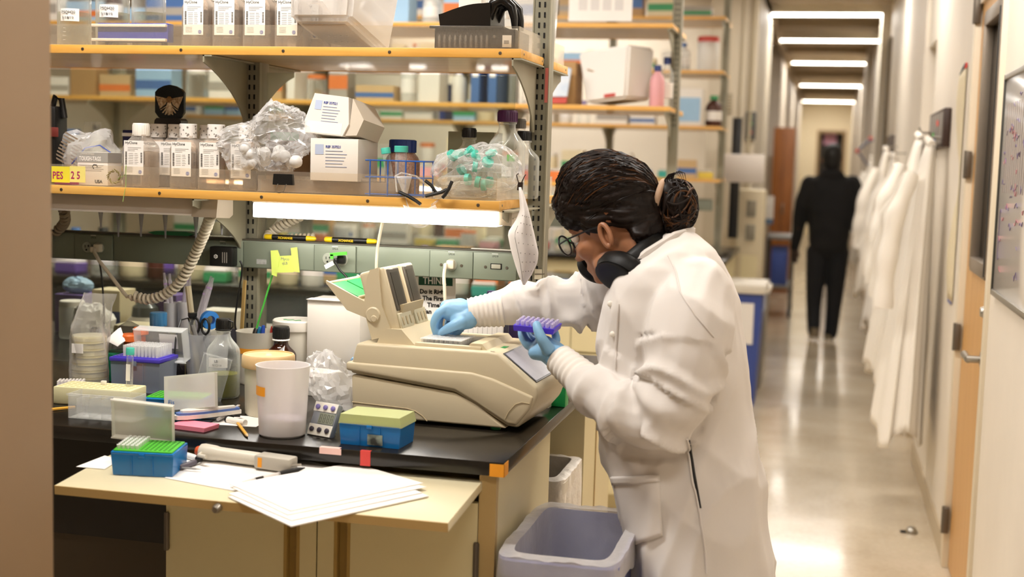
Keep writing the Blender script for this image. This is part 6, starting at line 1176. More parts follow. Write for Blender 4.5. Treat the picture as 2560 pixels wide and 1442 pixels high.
# ================================================================== PEOPLE
def remesh(mb, voxel, smooth=6, name='body', fac=0.5):
    me = mb.mesh('tmp', None, smooth=False); o = bpy.data.objects.new('tmp', me); col.objects.link(o)
    r = o.modifiers.new('r', 'REMESH'); r.mode = 'VOXEL'; r.voxel_size = voxel
    if smooth: s_ = o.modifiers.new('s', 'SMOOTH'); s_.factor = fac; s_.iterations = smooth
    bpy.context.view_layer.update()
    out = bpy.data.meshes.new_from_object(o.evaluated_get(bpy.context.evaluated_depsgraph_get()))
    bpy.data.objects.remove(o); out.name = name; return out
def arr(me):
    n = len(me.vertices); a = np.empty(n*3); me.vertices.foreach_get('co', a); nn = np.empty(n*3); me.vertices.foreach_get('normal', nn); return a.reshape(-1, 3), nn.reshape(-1, 3)
def put_mesh(me, name, m, parent, base):
    a, _ = arr(me); a = a - np.array(base); me.vertices.foreach_set('co', a.ravel()); me.materials.clear(); me.materials.append(m)
    for p in me.polygons: p.use_smooth = True
    me.update(); o = bpy.data.objects.new(name, me); col.objects.link(o); o.parent = parent; return o
from mathutils import noise as _nz
def nz(p, s): return _nz.noise(Vector((p[0]*s[0], p[1]*s[1], p[2]*s[2])))
def chain(mb, pts, seg=14):
    """tapered limb through (point, radius) with rounded joints"""
    P = [Vector(p[0]) for p in pts]; r = [p[1] for p in pts]; path, rad = [], []
    n = len(P)
    for i in range(n-1):
        p0, p1, p2, p3 = P[max(i-1, 0)], P[i], P[i+1], P[min(i+2, n-1)]
        for k in range(5):
            u = k/5; path.append(0.5*((2*p1)+(p2-p0)*u+(2*p0-5*p1+4*p2-p3)*u*u+(3*p1-p0-3*p2+p3)*u**3)); rad.append(r[i]+(r[i+1]-r[i])*u)
    path.append(P[-1]); rad.append(r[-1])
    mb.tube(path, rad, seg); mb.ball(P[0], r[0], seg=seg, rings=8); mb.ball(P[-1], r[-1], seg=seg, rings=8)
def loft(mb, rings, seg=40, power=2.4):
    """closed horizontal-ish rings: (centre, half x, half y)"""
    R = []
    for c, a, b in rings:
        ring = []
        for k in range(seg):
            t = 2*PI*k/seg; ct, st = math.cos(t), math.sin(t)
            ring.append(mb.bm.verts.new((c[0]+a*math.copysign(abs(ct)**(2/power), ct), c[1]+b*math.copysign(abs(st)**(2/power), st), c[2])))
        R.append(ring)
    for i in range(len(R)-1):
        for k in range(seg): mb.bm.faces.new((R[i][k], R[i][(k+1) % seg], R[i+1][(k+1) % seg], R[i+1][k]))
    mb.bm.faces.new(list(reversed(R[0]))); mb.bm.faces.new(R[-1])
WY = 2.86
m_skin = mat('skin_warm', '#a36f4e', 0.5, sss=0.12, noise=0.04, nscale=20)
m_coat = mat('coat_cotton', '#dfd9d4', 0.78, spec=0.25, bump=0.12, bscale=900, bdist=0.0006)
m_cuff = mat('coat_cuff', '#e9e2da', 0.85, spec=0.2)
m_glove = mat('nitrile_blue', '#86b6dc', 0.42, spec=0.4, bump=0.25, bscale=90, bdist=0.002)
m_hair = mat('hair_dark', '#170c06', 0.5, spec=0.25, noise=0.3, nscale=40)
m_hairb = mat('hair_brown', '#4e2f14', 0.5, spec=0.25)
pbase = Vector((-0.20, WY, 0.0))
per = thing('person', 'person in a white lab coat and blue gloves bending over the thermal cycler', 'person', pbase)
def pc(x, y, r, Y=WY): return (pt(x, y, Y=Y), r)
# --- coat
RG = [(585, 1655, 1728, 0.050), (600, 1635, 1748, 0.085), (625, 1605, 1778, 0.135), (660, 1568, 1802, 0.175), (700, 1535, 1822, 0.192), (760, 1512, 1842, 0.200), (850, 1503, 1858, 0.196), (950, 1497, 1870, 0.190), (1050, 1498, 1880, 0.190), (1120, 1508, 1893, 0.196), (1200, 1532, 1908, 0.204), (1300, 1565, 1918, 0.214), (1400, 1592, 1926, 0.224), (1520, 1612, 1934, 0.232), (1680, 1632, 1942, 0.240)]
rings = []
for y, xa, xb, b in RG:
    a_, b_ = pt(xa, y, Y=WY), pt(xb, y, Y=WY); rings.append((((a_+b_)/2), (b_-a_).length/2, b))
cb_ = MB(); loft(cb_, rings)
chain(cb_, [pc(1735, 745, 0.082, 2.73), pc(1728, 800, 0.087, 2.68), pc(1715, 880, 0.086, 2.655), pc(1690, 970, 0.082, 2.645), pc(1648, 1045, 0.072, 2.645), pc(1575, 1035, 0.064, 2.67), pc(1508, 992, 0.054, 2.71), pc(1468, 962, 0.043, 2.735)])
chain(cb_, [pc(1610, 705, 0.078, 2.99), pc(1540, 735, 0.070, 3.02), pc(1470, 752, 0.064, 3.03), pc(1420, 762, 0.060, 3.02), pc(1350, 758, 0.054, 2.995), pc(1290, 765, 0.050, 2.975), pc(1248, 772, 0.042, 2.965)])
cm = remesh(cb_, 0.0065, 5, 'coat')
a, nn = arr(cm); zsh = pt(1700, 900, Y=WY).z
armL = [pt(x, y, Y=yy) for x, y, yy in ((1728, 800, 2.68), (1690, 970, 2.645), (1648, 1045, 2.645), (1575, 1035, 2.67), (1468, 962, 2.735))]
armR = [pt(x, y, Y=yy) for x, y, yy in ((1610, 705, 2.99), (1470, 752, 3.03), (1350, 758, 2.995), (1248, 772, 2.965))]
def seg_near(p, chain_):
    best = (9, None, 0)
    for i in range(len(chain_)-1):
        v = chain_[i+1]-chain_[i]; t = max(0, min(1, (p-chain_[i]).dot(v)/v.length_squared)); d = (p-(chain_[i]+v*t)).length
        if d < best[0]: best = (d, v.normalized(), i+t)
    return best
elb = pt(1648, 1045, Y=2.645); sh = pt(1735, 745, Y=2.73); elr = pt(1430, 765, Y=3.02)
disp = np.zeros(len(a))
for i in range(len(a)):
    p = Vector(a[i]); dL, vL, tL = seg_near(p, armL); dR, vR, tR = seg_near(p, armR)
    if dL < 0.098 and tL > 0.35:
        s_ = p.dot(vL); q = Vector((p.x*6, p.y*6, p.z*6))+vL*s_*8
        f = abs(_nz.noise(q)); k = 0.6+1.3*math.exp(-((p-elb).length/0.13)**2); disp[i] = (max(0, 1-f*2.8)**1.4-0.3)*0.0165*k + 0.002*_nz.noise(q*1.8)
    elif dR < 0.085:
        s_ = p.dot(vR); q = Vector((p.x*6.5, p.y*6.5, p.z*7))+vR*s_*8+Vector((3, 1, 2))
        f = abs(_nz.noise(q)); k = 0.7+0.8*math.exp(-((p-elr).length/0.12)**2); disp[i] = (max(0, 1-f*2.8)**1.4-0.3)*0.0165*k + 0.002*_nz.noise(q*1.8)
    else:
        q = Vector((p.x*10-p.z*3.0, p.y*11, p.z*2.2)); low_ = max(0, min(1, (1.05-p.z)/0.5))
        q2 = Vector((p.x*7+p.z*8, p.y*7, p.z*7+p.x*4+4))
        disp[i] = (max(0, 1-abs(_nz.noise(q))*2.4)**1.3-0.3)*0.014*(0.35+0.75*low_) + (max(0, 1-abs(_nz.noise(q2*0.7))*2.6)**1.3-0.3)*0.010*(1.0-0.5*low_) + 0.004*_nz.noise(q2*0.6)
a2 = a + nn*disp[:, None]; cm.vertices.foreach_set('co', a2.ravel())
coat = put_mesh(cm, 'lab_coat', m_coat, per, pbase)
# collar, front placket, pocket, side slit, buttons, shoulder seam
def onto(x, y, Y, off=0.0): return pt(x, y, Y=Y)-pbase
# surface finder: nearest coat point seen along the ray from the photograph's viewpoint
from mathutils.bvhtree import BVHTree
_bv = BVHTree.FromPolygons([Vector(v) for v in a2], [tuple(p.vertices) for p in cm.polygons])
def hit(x, y, lift=0.0025):
    d = ray(x, y).normalized(); loc, n, i, dist = _bv.ray_cast(EYE, d)
    return None if loc is None else loc + n*lift
def patch(pts, m, name, nu=14, nv=14, th=0.003, lift=0.003):
    """a cloth piece sewn on the coat: bilinear outline of four points"""
    (x0, y0), (x1, y1), (x2, y2), (x3, y3) = pts; b = MB(); last = [None]
    def g(u, v):
        x = (x0*(1-u)+x1*u)*(1-v)+(x3*(1-u)+x2*u)*v; y = (y0*(1-u)+y1*u)*(1-v)+(y3*(1-u)+y2*u)*v; h_ = hit(x, y, lift)
        last[0] = h_ if h_ is not None else last[0]; return (last[0]-pbase) if last[0] is not None else Vector()
    b.grid(g, nu, nv); return b.build(name, m, coat, solid=th)
patch([(1532, 1190), (1648, 1186), (1658, 1338), (1572, 1368)], m_coat, 'pocket', lift=0.004)
patch([(1532, 1190), (1648, 1186), (1648, 1204), (1536, 1210)], m_coat, 'pocket_hem', 14, 4, lift=0.007)
def seam(pts, r, m, name, lift=0.002):
    P = []
    for i in range(len(pts)-1):
        for k in range(8): u = k/8; h_ = hit(pts[i][0]+(pts[i+1][0]-pts[i][0])*u, pts[i][1]+(pts[i+1][1]-pts[i][1])*u, lift); P.append(h_-pbase) if h_ is not None else None
    if len(P) > 2: MB().tube(P, r, 6).build(name, m, coat)
seam([(1722, 1102), (1730, 1150), (1738, 1200), (1752, 1280)], 0.0032, m_black, 'side_slit', 0.0)
seam([(1715, 1095), (1724, 1150), (1732, 1205), (1750, 1290), (1762, 1380), (1766, 1440)], 0.0022, m_coat, 'side_seam', 0.004)
seam([(1670, 640), (1690, 680), (1700, 730), (1740, 790), (1790, 850)], 0.0016, m_coat, 'shoulder_seam')
seam([(1548, 760), (1542, 850), (1538, 930)], 0.002, m_coat, 'placket_seam')
for x, y in ((1533, 835), (1528, 760)):
    h_ = hit(x, y, 0.002)
    if h_ is not None: MB().ball(h_-pbase, 0.0065, 0.003, 0.0065, 12, 8).build('button', m_wcap, coat)
MB().tube([onto(x, y, yy) for x, y, yy in ((1530, 735, 2.80), (1560, 690, 2.755), (1620, 640, 2.76), (1680, 602, 2.79), (1722, 588, 2.86), (1700, 590, 2.93), (1640, 620, 2.97), (1570, 680, 2.96))], [0.012, 0.020, 0.024, 0.024, 0.022, 0.022, 0.02, 0.012], 10, flat=0.45).build('collar', m_coat, coat)
# knit cuffs
def cuff(pts, r0, r1, name='knit_cuff'):
    P = [Vector(p)-pbase for p in pts]; path = []; rad = []
    for k in range(31):
        u = k/30; path.append(P[0].lerp(P[1], u)); rad.append((r0+(r1-r0)*u)*(1+0.035*math.sin(k*2*PI/4.2)))
    MB().tube(path, rad, 24).build(name, m_cuff, coat)
cuff((pt(1476, 966, Y=2.732), pt(1398, 897, Y=2.785)), 0.043, 0.034)
cuff((pt(1256, 771, Y=2.967), pt(1172, 782, Y=2.945)), 0.043, 0.034)
# --- head and body (one continuous mesh)
HC = pt(1533, 545, Y=WY); PT_ = math.radians(25); YW = math.radians(17)
Fv = Vector((-math.cos(PT_)*math.cos(YW), math.cos(PT_)*math.sin(YW), -math.sin(PT_))); Lv = Vector((-math.sin(YW), -math.cos(YW), 0)); Uv = Lv.cross(Fv)*-1
if Uv.z < 0: Uv = -Uv
HS = 1.06
def hd(f, l, u): return HC + (Fv*f + Lv*l + Uv*u)*HS
HM_ = Matrix(((Fv.x, Lv.x, Uv.x, 0), (Fv.y, Lv.y, Uv.y, 0), (Fv.z, Lv.z, Uv.z, 0), (0, 0, 0, 1)))
bb = MB()
def hb2(f, l, u, rf, rl, ru, seg=18): bb.ball(hd(f, l, u), rf*HS, rl*HS, ru*HS, seg, 12, HM_)
hb2(-0.005, 0, 0.015, 0.094, 0.074, 0.088); hb2(0.035, 0, -0.045, 0.058, 0.053, 0.070); hb2(0.070, 0, -0.105, 0.020, 0.020, 0.015); hb2(0.050, 0, -0.09, 0.036, 0.038, 0.026)
hb2(0.096, 0, -0.036, 0.013, 0.010, 0.020); hb2(0.106, 0, -0.048, 0.011, 0.010, 0.009); hb2(0.086, 0, -0.078, 0.010, 0.020, 0.008); hb2(0.083, 0, -0.088, 0.010, 0.017, 0.007)
for s in (-1, 1): hb2(0.058, s*0.034, -0.042, 0.030, 0.024, 0.026); hb2(0.078, s*0.028, 0.006, 0.014, 0.024, 0.010); hb2(0.098, s*0.010, -0.050, 0.008, 0.006, 0.006); hb2(0.025, s*0.045, -0.085, 0.035, 0.016, 0.022)
chain(bb, [(hd(-0.03, 0, -0.05), 0.056), (hd(-0.035, 0, -0.10), 0.054), (pt(1640, 655, Y=WY), 0.062), (pt(1670, 740, Y=WY), 0.10), (pt(1690, 900, Y=WY), 0.115), (pt(1705, 1100, Y=WY), 0.118), (pt(1735, 1280, Y=WY), 0.125)])
hip = pt(1735, 1300, Y=WY)
for s, kx, fx in ((-1, 0.02, 0.06), (1, -0.06, -0.02)):
    chain(bb, [(hip+Vector((0, s*0.07, 0)), 0.095), (Vector((hip.x+kx-0.02, WY+s*0.085, 0.48)), 0.062), (Vector((hip.x+kx+0.03, WY+s*0.09, 0.26)), 0.052), (Vector((hip.x+fx, WY+s*0.09, 0.085)), 0.036)])
chain(bb, [pc(1735, 760, 0.05, 2.74), pc(1690, 970, 0.042, 2.645), pc(1640, 1040, 0.040, 2.645), pc(1480, 968, 0.030, 2.73), pc(1400, 899, 0.026, 2.784)]); chain(bb, [pc(1610, 710, 0.05, 2.99), pc(1430, 765, 0.040, 3.02), pc(1250, 772, 0.030, 2.966), pc(1172, 782, 0.026, 2.946)])
bm_ = remesh(bb, 0.0055, 4, 'body'); put_mesh(bm_, 'body', m_skin, per, pbase)
# ears
for s in (-1, 1):
    e = MB(); c_ = hd(-0.008, s*0.073, -0.040)-pbase; EM = Matrix.Translation(c_) @ HM_
    e.tube([EM @ Vector((0.011*math.cos(a)*HS, s*0.005+s*0.005*math.sin(a*0.5), 0.0245*math.sin(a)*HS)) for a in np.linspace(-1.2, 4.2, 20)], [0.0055]*18+[0.0045, 0.003], 8); e.ball((0, 0, 0), 0.009, 0.004, 0.020, 14, 8, None)
    for v_ in list(e.bm.verts)[-(14*7+2):]: v_.co = EM @ v_.co
    e.ball(EM @ Vector((0.004, s*0.004, -0.022)), 0.006, 0.004, 0.007, 10, 8, HM_); e.build('ear', m_skin, per)
# eyes
for s in (-1, 1):
    MB().ball(hd(0.082, s*0.030, -0.010)-pbase, 0.0115, seg=14).build('eye', mat('eye_white', '#e8e0d6', 0.25), per); MB().ball(hd(0.0905, s*0.030, -0.012)-pbase, 0.0052, seg=10).build('iris', mat('iris_brown', '#2a1608', 0.2), per)
# glasses
gl_ = bpy.data.objects.new('glasses', None); col.objects.link(gl_); gl_.parent = per; gl_['label'] = 'round dark framed spectacles'
for s in (-1, 1):
    c_ = hd(0.112, s*0.031, -0.016)-pbase
    MB().tube([c_+(Lv*0.0235*math.cos(a)+Uv*0.0215*math.sin(a))*HS for a in np.linspace(0, 2*PI, 29)], 0.0022, 8).build('rim', m_black, gl_)
    MB().lathe([(0.0225*HS, -0.0005), (0.0225*HS, 0.0005)], (0, 0, 0), 24, Matrix.Translation(c_) @ Matrix(((Lv.x, Uv.x, Fv.x, 0), (Lv.y, Uv.y, Fv.y, 0), (Lv.z, Uv.z, Fv.z, 0), (0, 0, 0, 1)))).build('spectacle_lens', clear('spec_lens', '#e9f0ee', 0.06, 0.5, 0.03), gl_)
    MB().tube([hd(0.112, s*0.054, -0.012)-pbase, hd(0.08, s*0.070, -0.012)-pbase, hd(0.02, s*0.078, -0.014)-pbase, hd(-0.005, s*0.080, -0.018)-pbase], 0.002, 6).build('temple', m_black, gl_)
MB().tube([hd(0.113, -0.008, -0.012)-pbase, hd(0.116, 0, -0.008)-pbase, hd(0.113, 0.008, -0.012)-pbase], 0.002, 6).build('bridge', m_black, gl_)
# hair: cap, strands, bun
hh = MB()
HX = Matrix.Rotation(math.radians(-2), 4, 'Y')
def px_ball(mb, x, y, rx, rz_, ry, Y=WY, rot=0.0):
    c_ = pt(x, y, Y=Y); k = mpp(c_); mb.ball(c_, rx*k, ry, rz_*k, 26, 16, Matrix.Rotation(math.radians(rot), 4, 'Y')); return c_, rx*k, ry, rz_*k
px_ball(hh, 1520, 476, 132, 98, 0.096, WY+0.004, 10); px_ball(hh, 1585, 520, 76, 84, 0.080, WY+0.004); px_ball(hh, 1452, 520, 62, 66, 0.080, WY+0.012, -30)
px_ball(hh, 1500, 545, 60, 48, 0.050, WY-0.032, 10); px_ball(hh, 1622, 556, 46, 56, 0.066); px_ball(hh, 1612, 582, 38, 40, 0.092, WY-0.002); px_ball(hh, 1560, 540, 50, 34, 0.030, WY-0.058, 8); px_ball(hh, 1412, 520, 26, 44, 0.055, WY+0.02, -20)
hm_ = remesh(hh, 0.006, 8, 'hair'); a, nn = arr(hm_)
tie = pt(1648, 492, Y=WY-0.004)
dd = np.zeros(len(a))
for i in range(len(a)):
    p = Vector(a[i]); v = p-tie; ang = math.atan2(v.y*1.0, v.z) ; rr = v.length; d = 0.0030*math.sin(ang*46+9*_nz.noise(p*14)) + 0.0050*_nz.noise(Vector((ang*5, rr*4, 0)))
    dd[i] = d*min(1, rr/0.07)
hm_.vertices.foreach_set('co', (a+nn*dd[:, None]).ravel()); hair = put_mesh(hm_, 'hair', m_hair, per, pbase)
_bh = BVHTree.FromPolygons([Vector(v) for v in (a+nn*dd[:, None])], [tuple(p.vertices) for p in hm_.polygons])
rr_ = random.Random(21); sd_, sb_ = MB(), MB(); ctr_h = pt(1530, 500, Y=WY)
for k in range(420):
    a0 = rr_.uniform(-PI, PI); e0 = rr_.uniform(-0.75, 1.1)
    # start near the hairline (front / sides), end at the tie
    st = Vector((-math.cos(e0*0.5)*abs(math.cos(a0*0.5)), math.sin(a0), 0.55*math.sin(e0)+0.15)).normalized()*0.30
    en = tie-ctr_h; P = []
    wob = Vector((rr_.uniform(-1, 1), rr_.uniform(-1, 1), rr_.uniform(-1, 1)))*0.02
    for j in range(13):
        u = j/12; dv = (st.normalized()*(1-u)+en.normalized()*u + Vector((0, 0, 0.25*math.sin(u*PI))) + wob*math.sin(u*PI)).normalized(); loc, n_, i_, ds_ = _bh.ray_cast(ctr_h+dv*0.35, -dv)
        if loc is not None: P.append(loc+n_*0.0006-pbase)
    if len(P) > 7:
        w_ = rr_.uniform(0.0006, 0.0015); (sb_ if rr_.random() < 0.18 else sd_).tube(P, [w_*0.5]+[w_]*(len(P)-2)+[w_*0.6], 4, cap=False)
sd_.build('hair_strands', m_hair, hair); sb_.build('hair_highlights', m_hairb, hair)
bn = MB(); px_ball(bn, 1690, 512, 44, 52, 0.046); px_ball(bn, 1700, 545, 36, 40, 0.040); px_ball(bn, 1672, 480, 28, 34, 0.036); bnm = remesh(bn, 0.006, 4, 'hair_bun'); bun = put_mesh(bnm, 'hair_bun', m_hair, per, pbase)
cu, cu2 = MB(), MB(); bc = pt(1692, 518, Y=WY); kk = mpp(bc)
for k in range(120):
    ax = Vector((rr_.uniform(-1, 1), rr_.uniform(-1.4, 0.4), rr_.uniform(-1, 1))).normalized(); o1 = ax.orthogonal().normalized(); o2 = ax.cross(o1); r1 = rr_.uniform(0.018, 0.046); h0 = math.sqrt(max(0.0001, 0.048**2-r1**2))*rr_.choice((-1, 1)); t0 = rr_.uniform(0, 6.28); ln = rr_.uniform(1.5, 4.0)
    P = [bc + ax*h0*0.95 + (o1*math.cos(t0+ln*j/10)+o2*math.sin(t0+ln*j/10))*r1*(1+0.03*math.sin(j)) for j in range(11)]
    P = [Vector((bc.x+(q.x-bc.x)*0.98, q.y, bc.z+(q.z-bc.z)*1.28))-pbase for q in P]
    w_ = rr_.uniform(0.0012, 0.0028); (cu2 if k % 5 == 0 else cu).tube(P, [w_*0.4]+[w_]*9+[w_*0.4], 5, cap=False)
for k in range(5):
    a_ = pt(1664+3*k, 466, Y=WY-0.02+0.006*k)-pbase; cu.tube([a_, a_+Vector((-0.002+0.002*k, 0, 0.014+0.003*k)), a_+Vector((0.006+0.003*k, 0, 0.026+0.002*k)), a_+Vector((0.018+0.003*k, -0.002, 0.030)), a_+Vector((0.026+0.002*k, -0.003, 0.024-0.003*k))], [0.0022, 0.002, 0.0016, 0.001, 0.0004], 5)
cu.build('bun_curls', m_hair, bun); cu2.build('bun_highlights', m_hairb, bun)
v = (bc-ctr_h).normalized(); MT = (Vector((1, 0, -0.25)).normalized()).to_track_quat('Z', 'Y').to_matrix().to_4x4()
MB().tube([(MT @ Vector((0.030*math.cos(a), 0.034*math.sin(a), 0)))+tie-pbase for a in np.linspace(0, 2*PI, 25)], 0.0075, 10).build('hair_tie', mat('scrunchie_beige', '#b99a80', 0.8), per)
# --- headphones round the neck
hp_ = thing('headphones', 'black over-ear headphones hanging round the bent person\'s neck', 'headphones', pt(1545, 690, Y=2.74)); hb0 = hp_.location.copy(); m_hp = mat('headphone_black', '#0d0c0b', 0.5, spec=0.25)
N1 = Vector((-0.45, -0.62, -0.64)).normalized(); Q1 = N1.to_track_quat('Z', 'Y').to_matrix().to_4x4()
c1 = pt(1546, 688, Y=2.745)-hb0
MB().lathe([(0.040, -0.034), (0.048, -0.024), (0.049, -0.006), (0.044, 0.005)], (0, 0, 0), 30, Matrix.Translation(c1) @ Q1, sx=1.28).build('ear_cup', m_hp, hp_); MB().lathe([(0.042, 0.004), (0.044, 0.012), (0.034, 0.014), (0.0, 0.012)], (0, 0, 0), 30, Matrix.Translation(c1) @ Q1, sx=1.24, cap0=False, cap1=False).build('cup_plate', mat('headphone_satin', '#141312', 0.42, spec=0.25), hp_)
c2 = pt(1492, 668, Y=2.93)-hb0; N2 = Vector((-0.5, 0.4, -0.7)).normalized(); MB().lathe([(0.034, -0.02), (0.042, -0.012), (0.042, 0.008), (0.036, 0.016)], (0, 0, 0), 26, Matrix.Translation(c2) @ N2.to_track_quat('Z', 'Y').to_matrix().to_4x4(), sx=1.15).build('ear_cup', m_hp, hp_)
MB().tube([pt(x, y, Y=yy)-hb0 for x, y, yy in ((1548, 672, 2.755), (1580, 655, 2.752), (1612, 632, 2.760), (1640, 612, 2.785), (1655, 600, 2.83), (1652, 600, 2.88), (1625, 618, 2.94), (1570, 650, 2.955), (1510, 668, 2.94))], [0.012, 0.016, 0.017, 0.016, 0.014, 0.014, 0.014, 0.013, 0.012], 12, flat=1.5).build('headband', m_hp, hp_)
# --- gloved hands
def hand(name, palm, fingers, label=None):
    b = MB()
    for ch_ in palm: chain(b, [(pt(x, y, Y=yy), r) for x, y, yy, r in ch_], 14)
    for ch_ in fingers: chain(b, [(pt(x, y, Y=yy), r) for x, y, yy, r in ch_], 12)
    me = remesh(b, 0.0024, 3, name); return put_mesh(me, name, m_glove, per, pbase)
hand('glove', [[(1178, 782, 2.946, 0.029), (1155, 780, 2.94, 0.030), (1128, 776, 2.935, 0.026)], [(1170, 795, 2.93, 0.026), (1150, 800, 2.925, 0.024)], [(1150, 770, 2.95, 0.024), (1118, 768, 2.945, 0.018)]],
     [[(1122, 768, 2.925, 0.0125), (1098, 784, 2.915, 0.0118), (1086, 808, 2.915, 0.0105), (1091, 834, 2.925, 0.0088)],
      [(1126, 770, 2.95, 0.0125), (1104, 782, 2.945, 0.0118), (1096, 808, 2.94, 0.0105), (1102, 832, 2.938, 0.009)],
      [(1152, 806, 2.908, 0.0150), (1130, 816, 2.902, 0.0125), (1112, 826, 2.912, 0.0105), (1100, 836, 2.925, 0.0088)],
      [(1136, 786, 2.965, 0.012), (1122, 808, 2.965, 0.011), (1124, 828, 2.955, 0.0098), (1130, 838, 2.945, 0.0085)],
      [(1160, 806, 2.945, 0.012), (1150, 822, 2.945, 0.010), (1140, 834, 2.94, 0.0088)]])
hand('glove', [[(1408, 903, 2.788, 0.028), (1388, 888, 2.79, 0.030), (1360, 868, 2.80, 0.027)], [(1385, 880, 2.815, 0.026), (1350, 862, 2.825, 0.020)], [(1368, 878, 2.785, 0.024), (1340, 880, 2.795, 0.018)]],
     [[(1370, 872, 2.765, 0.0150), (1356, 850, 2.752, 0.0128), (1346, 828, 2.752, 0.0112), (1342, 812, 2.758, 0.0095)],
      [(1345, 872, 2.80, 0.0125), (1322, 862, 2.805, 0.0118), (1308, 842, 2.815, 0.0108), (1304, 826, 2.825, 0.0092)],
      [(1350, 866, 2.82, 0.0125), (1330, 850, 2.83, 0.0118), (1318, 832, 2.842, 0.0105), (1316, 808, 2.845, 0.009)],
      [(1362, 862, 2.83, 0.012), (1352, 845, 2.845, 0.011), (1346, 828, 2.85, 0.0098), (1345, 806, 2.852, 0.0085)],
      [(1380, 868, 2.825, 0.012), (1390, 850, 2.835, 0.0102), (1388, 834, 2.842, 0.009), (1386, 822, 2.845, 0.0078)]])
# purple rack of tubes in the raised hand
c0 = pt(1343, 824, Y=2.80); t = thing('tube_rack', 'purple rack of small clear tubes held in the raised gloved hand', 'tube rack', c0, rz=-0.04, rot=(0.10, 0.04, -0.06))
MB().prism([(-0.045, 0.0), (-0.047, 0.012), (0.047, 0.012), (0.044, 0.0)], -0.030, 0.034).build('rack_base', mat('rack_violet', '#4a34c4', 0.4), t)
b = MB()
for i in range(8):
    for j in range(5): b.lathe([(0.0036, 0), (0.0040, 0.006), (0.0034, 0.010)], (-0.039+0.0112*i, -0.022+0.0115*j, 0.012), 8)
b.build('tube_caps', clear('tube_lilac', '#d6ccec', 0.5, 0.4, 0.2), t)
# trousers and shoes under the coat
tr = MB()
for s, kx, fx in ((-1, 0.02, 0.06), (1, -0.06, -0.02)): chain(tr, [(hip+Vector((0, s*0.07, 0.0)), 0.105), (Vector((hip.x+kx-0.02, WY+s*0.085, 0.48)), 0.074), (Vector((hip.x+kx+0.03, WY+s*0.09, 0.26)), 0.064), (Vector((hip.x+fx, WY+s*0.09, 0.10)), 0.056)])
put_mesh(remesh(tr, 0.01, 3, 'trousers'), 'trousers', mat('trousers_dark', '#24242c', 0.8), per, pbase)
def shoe(x, y, heading, par, base, m1, m2, z=0.0):
    b = MB(); prof = [(-0.5, 0.28), (-0.42, 0.40), (-0.1, 0.36), (0.2, 0.40), (0.42, 0.30), (0.5, 0.1), (0.5, -0.1), (0.42, -0.32), (0.2, -0.42), (-0.1, -0.36), (-0.42, -0.40), (-0.5, -0.28)]
    MM = Matrix.Translation(Vector((x, y, z))-base) @ Matrix.Rotation(heading, 4, 'Z')
    so = MB().prism([(p[0]*0.27, p[1]*0.11) for p in prof], 0.0, 0.022, MM, 'xy').build('shoe_sole', m2, par)
    u = MB(); loft(u, [((0, 0, 0.022), 0.130, 0.046), ((-0.005, 0, 0.05), 0.122, 0.044), ((-0.03, 0, 0.075), 0.085, 0.042), ((-0.055, 0, 0.10), 0.055, 0.040)], 24); u.bm.transform(MM); u.build('shoe', m1, par); return so
for s, kx, fx in ((-1, 0.02, 0.06), (1, -0.06, -0.02)): shoe(hip.x+fx-0.05, WY+s*0.09, PI, per, pbase, mat('shoe_grey', '#4a4a50', 0.6), m_wcap)
# ================================================================== WALKING MAN (seen from behind)
MY = 11.75; mb0 = Vector((0.02, MY, 0)); man = thing('person', 'person in black hoodie and dark trousers walking away down the corridor', 'person', mb0)
def mc(x, y, r, dy=0.0): return (pt(x, y, Y=MY+dy), r)
b = MB()
c_ = pt(2081, 393, Y=MY); b.ball(c_, 0.078, 0.095, 0.115, 18, 12); b.ball(pt(2080, 405, Y=MY+0.03), 0.062, 0.07, 0.09, 14, 10)
chain(b, [mc(2080, 415, 0.06), mc(2080, 440, 0.062), mc(2078, 480, 0.085), mc(2075, 560, 0.085), mc(2068, 620, 0.085)]); chain(b, [mc(2030, 462, 0.045), mc(2005, 520, 0.05), mc(1995, 580, 0.042, 0.05), mc(1988, 620, 0.032, 0.1)]); chain(b, [mc(2124, 462, 0.045), mc(2142, 530, 0.04), mc(2140, 568, 0.035, 0.22)])
chain(b, [mc(2045, 635, 0.06), mc(2036, 735, 0.04, 0.0), mc(2034, 835, 0.034, -0.07)]); chain(b, [mc(2093, 635, 0.06), mc(2087, 735, 0.04, 0.03), mc(2077, 835, 0.034, 0.04)])
put_mesh(remesh(b, 0.012, 4, 'body'), 'body', mat('skin_tan', '#8a5f44', 0.55), man, mb0)
for s in (-1, 1): MB().ball(c_+Vector((s*0.078, 0.0, -0.02))-mb0, 0.012, 0.02, 0.03, 12, 8).build('ear', mat('skin_tan', '#8a5f44', 0.55), man)
b = MB(); b.ball(c_+Vector((0, -0.006, 0.012)), 0.088, 0.104, 0.112, 22, 14); b.ball(c_+Vector((0, -0.03, -0.04)), 0.078, 0.07, 0.085, 18, 12); put_mesh(remesh(b, 0.012, 3, 'hair'), 'hair', mat('hair_black', '#0a0807', 0.55), man, mb0)
b = MB(); rg = []
for y, xa, xb, d_ in ((428, 2062, 2098, 0.07), (440, 2040, 2116, 0.10), (455, 2018, 2134, 0.12), (490, 2006, 2142, 0.135), (540, 2018, 2134, 0.14), (590, 2022, 2124, 0.14), (630, 2024, 2118, 0.135)):
    a_, b_ = pt(xa, y, Y=MY), pt(xb, y, Y=MY); rg.append(((a_+b_)/2, (b_-a_).length/2, d_))
loft(b, rg, 32)
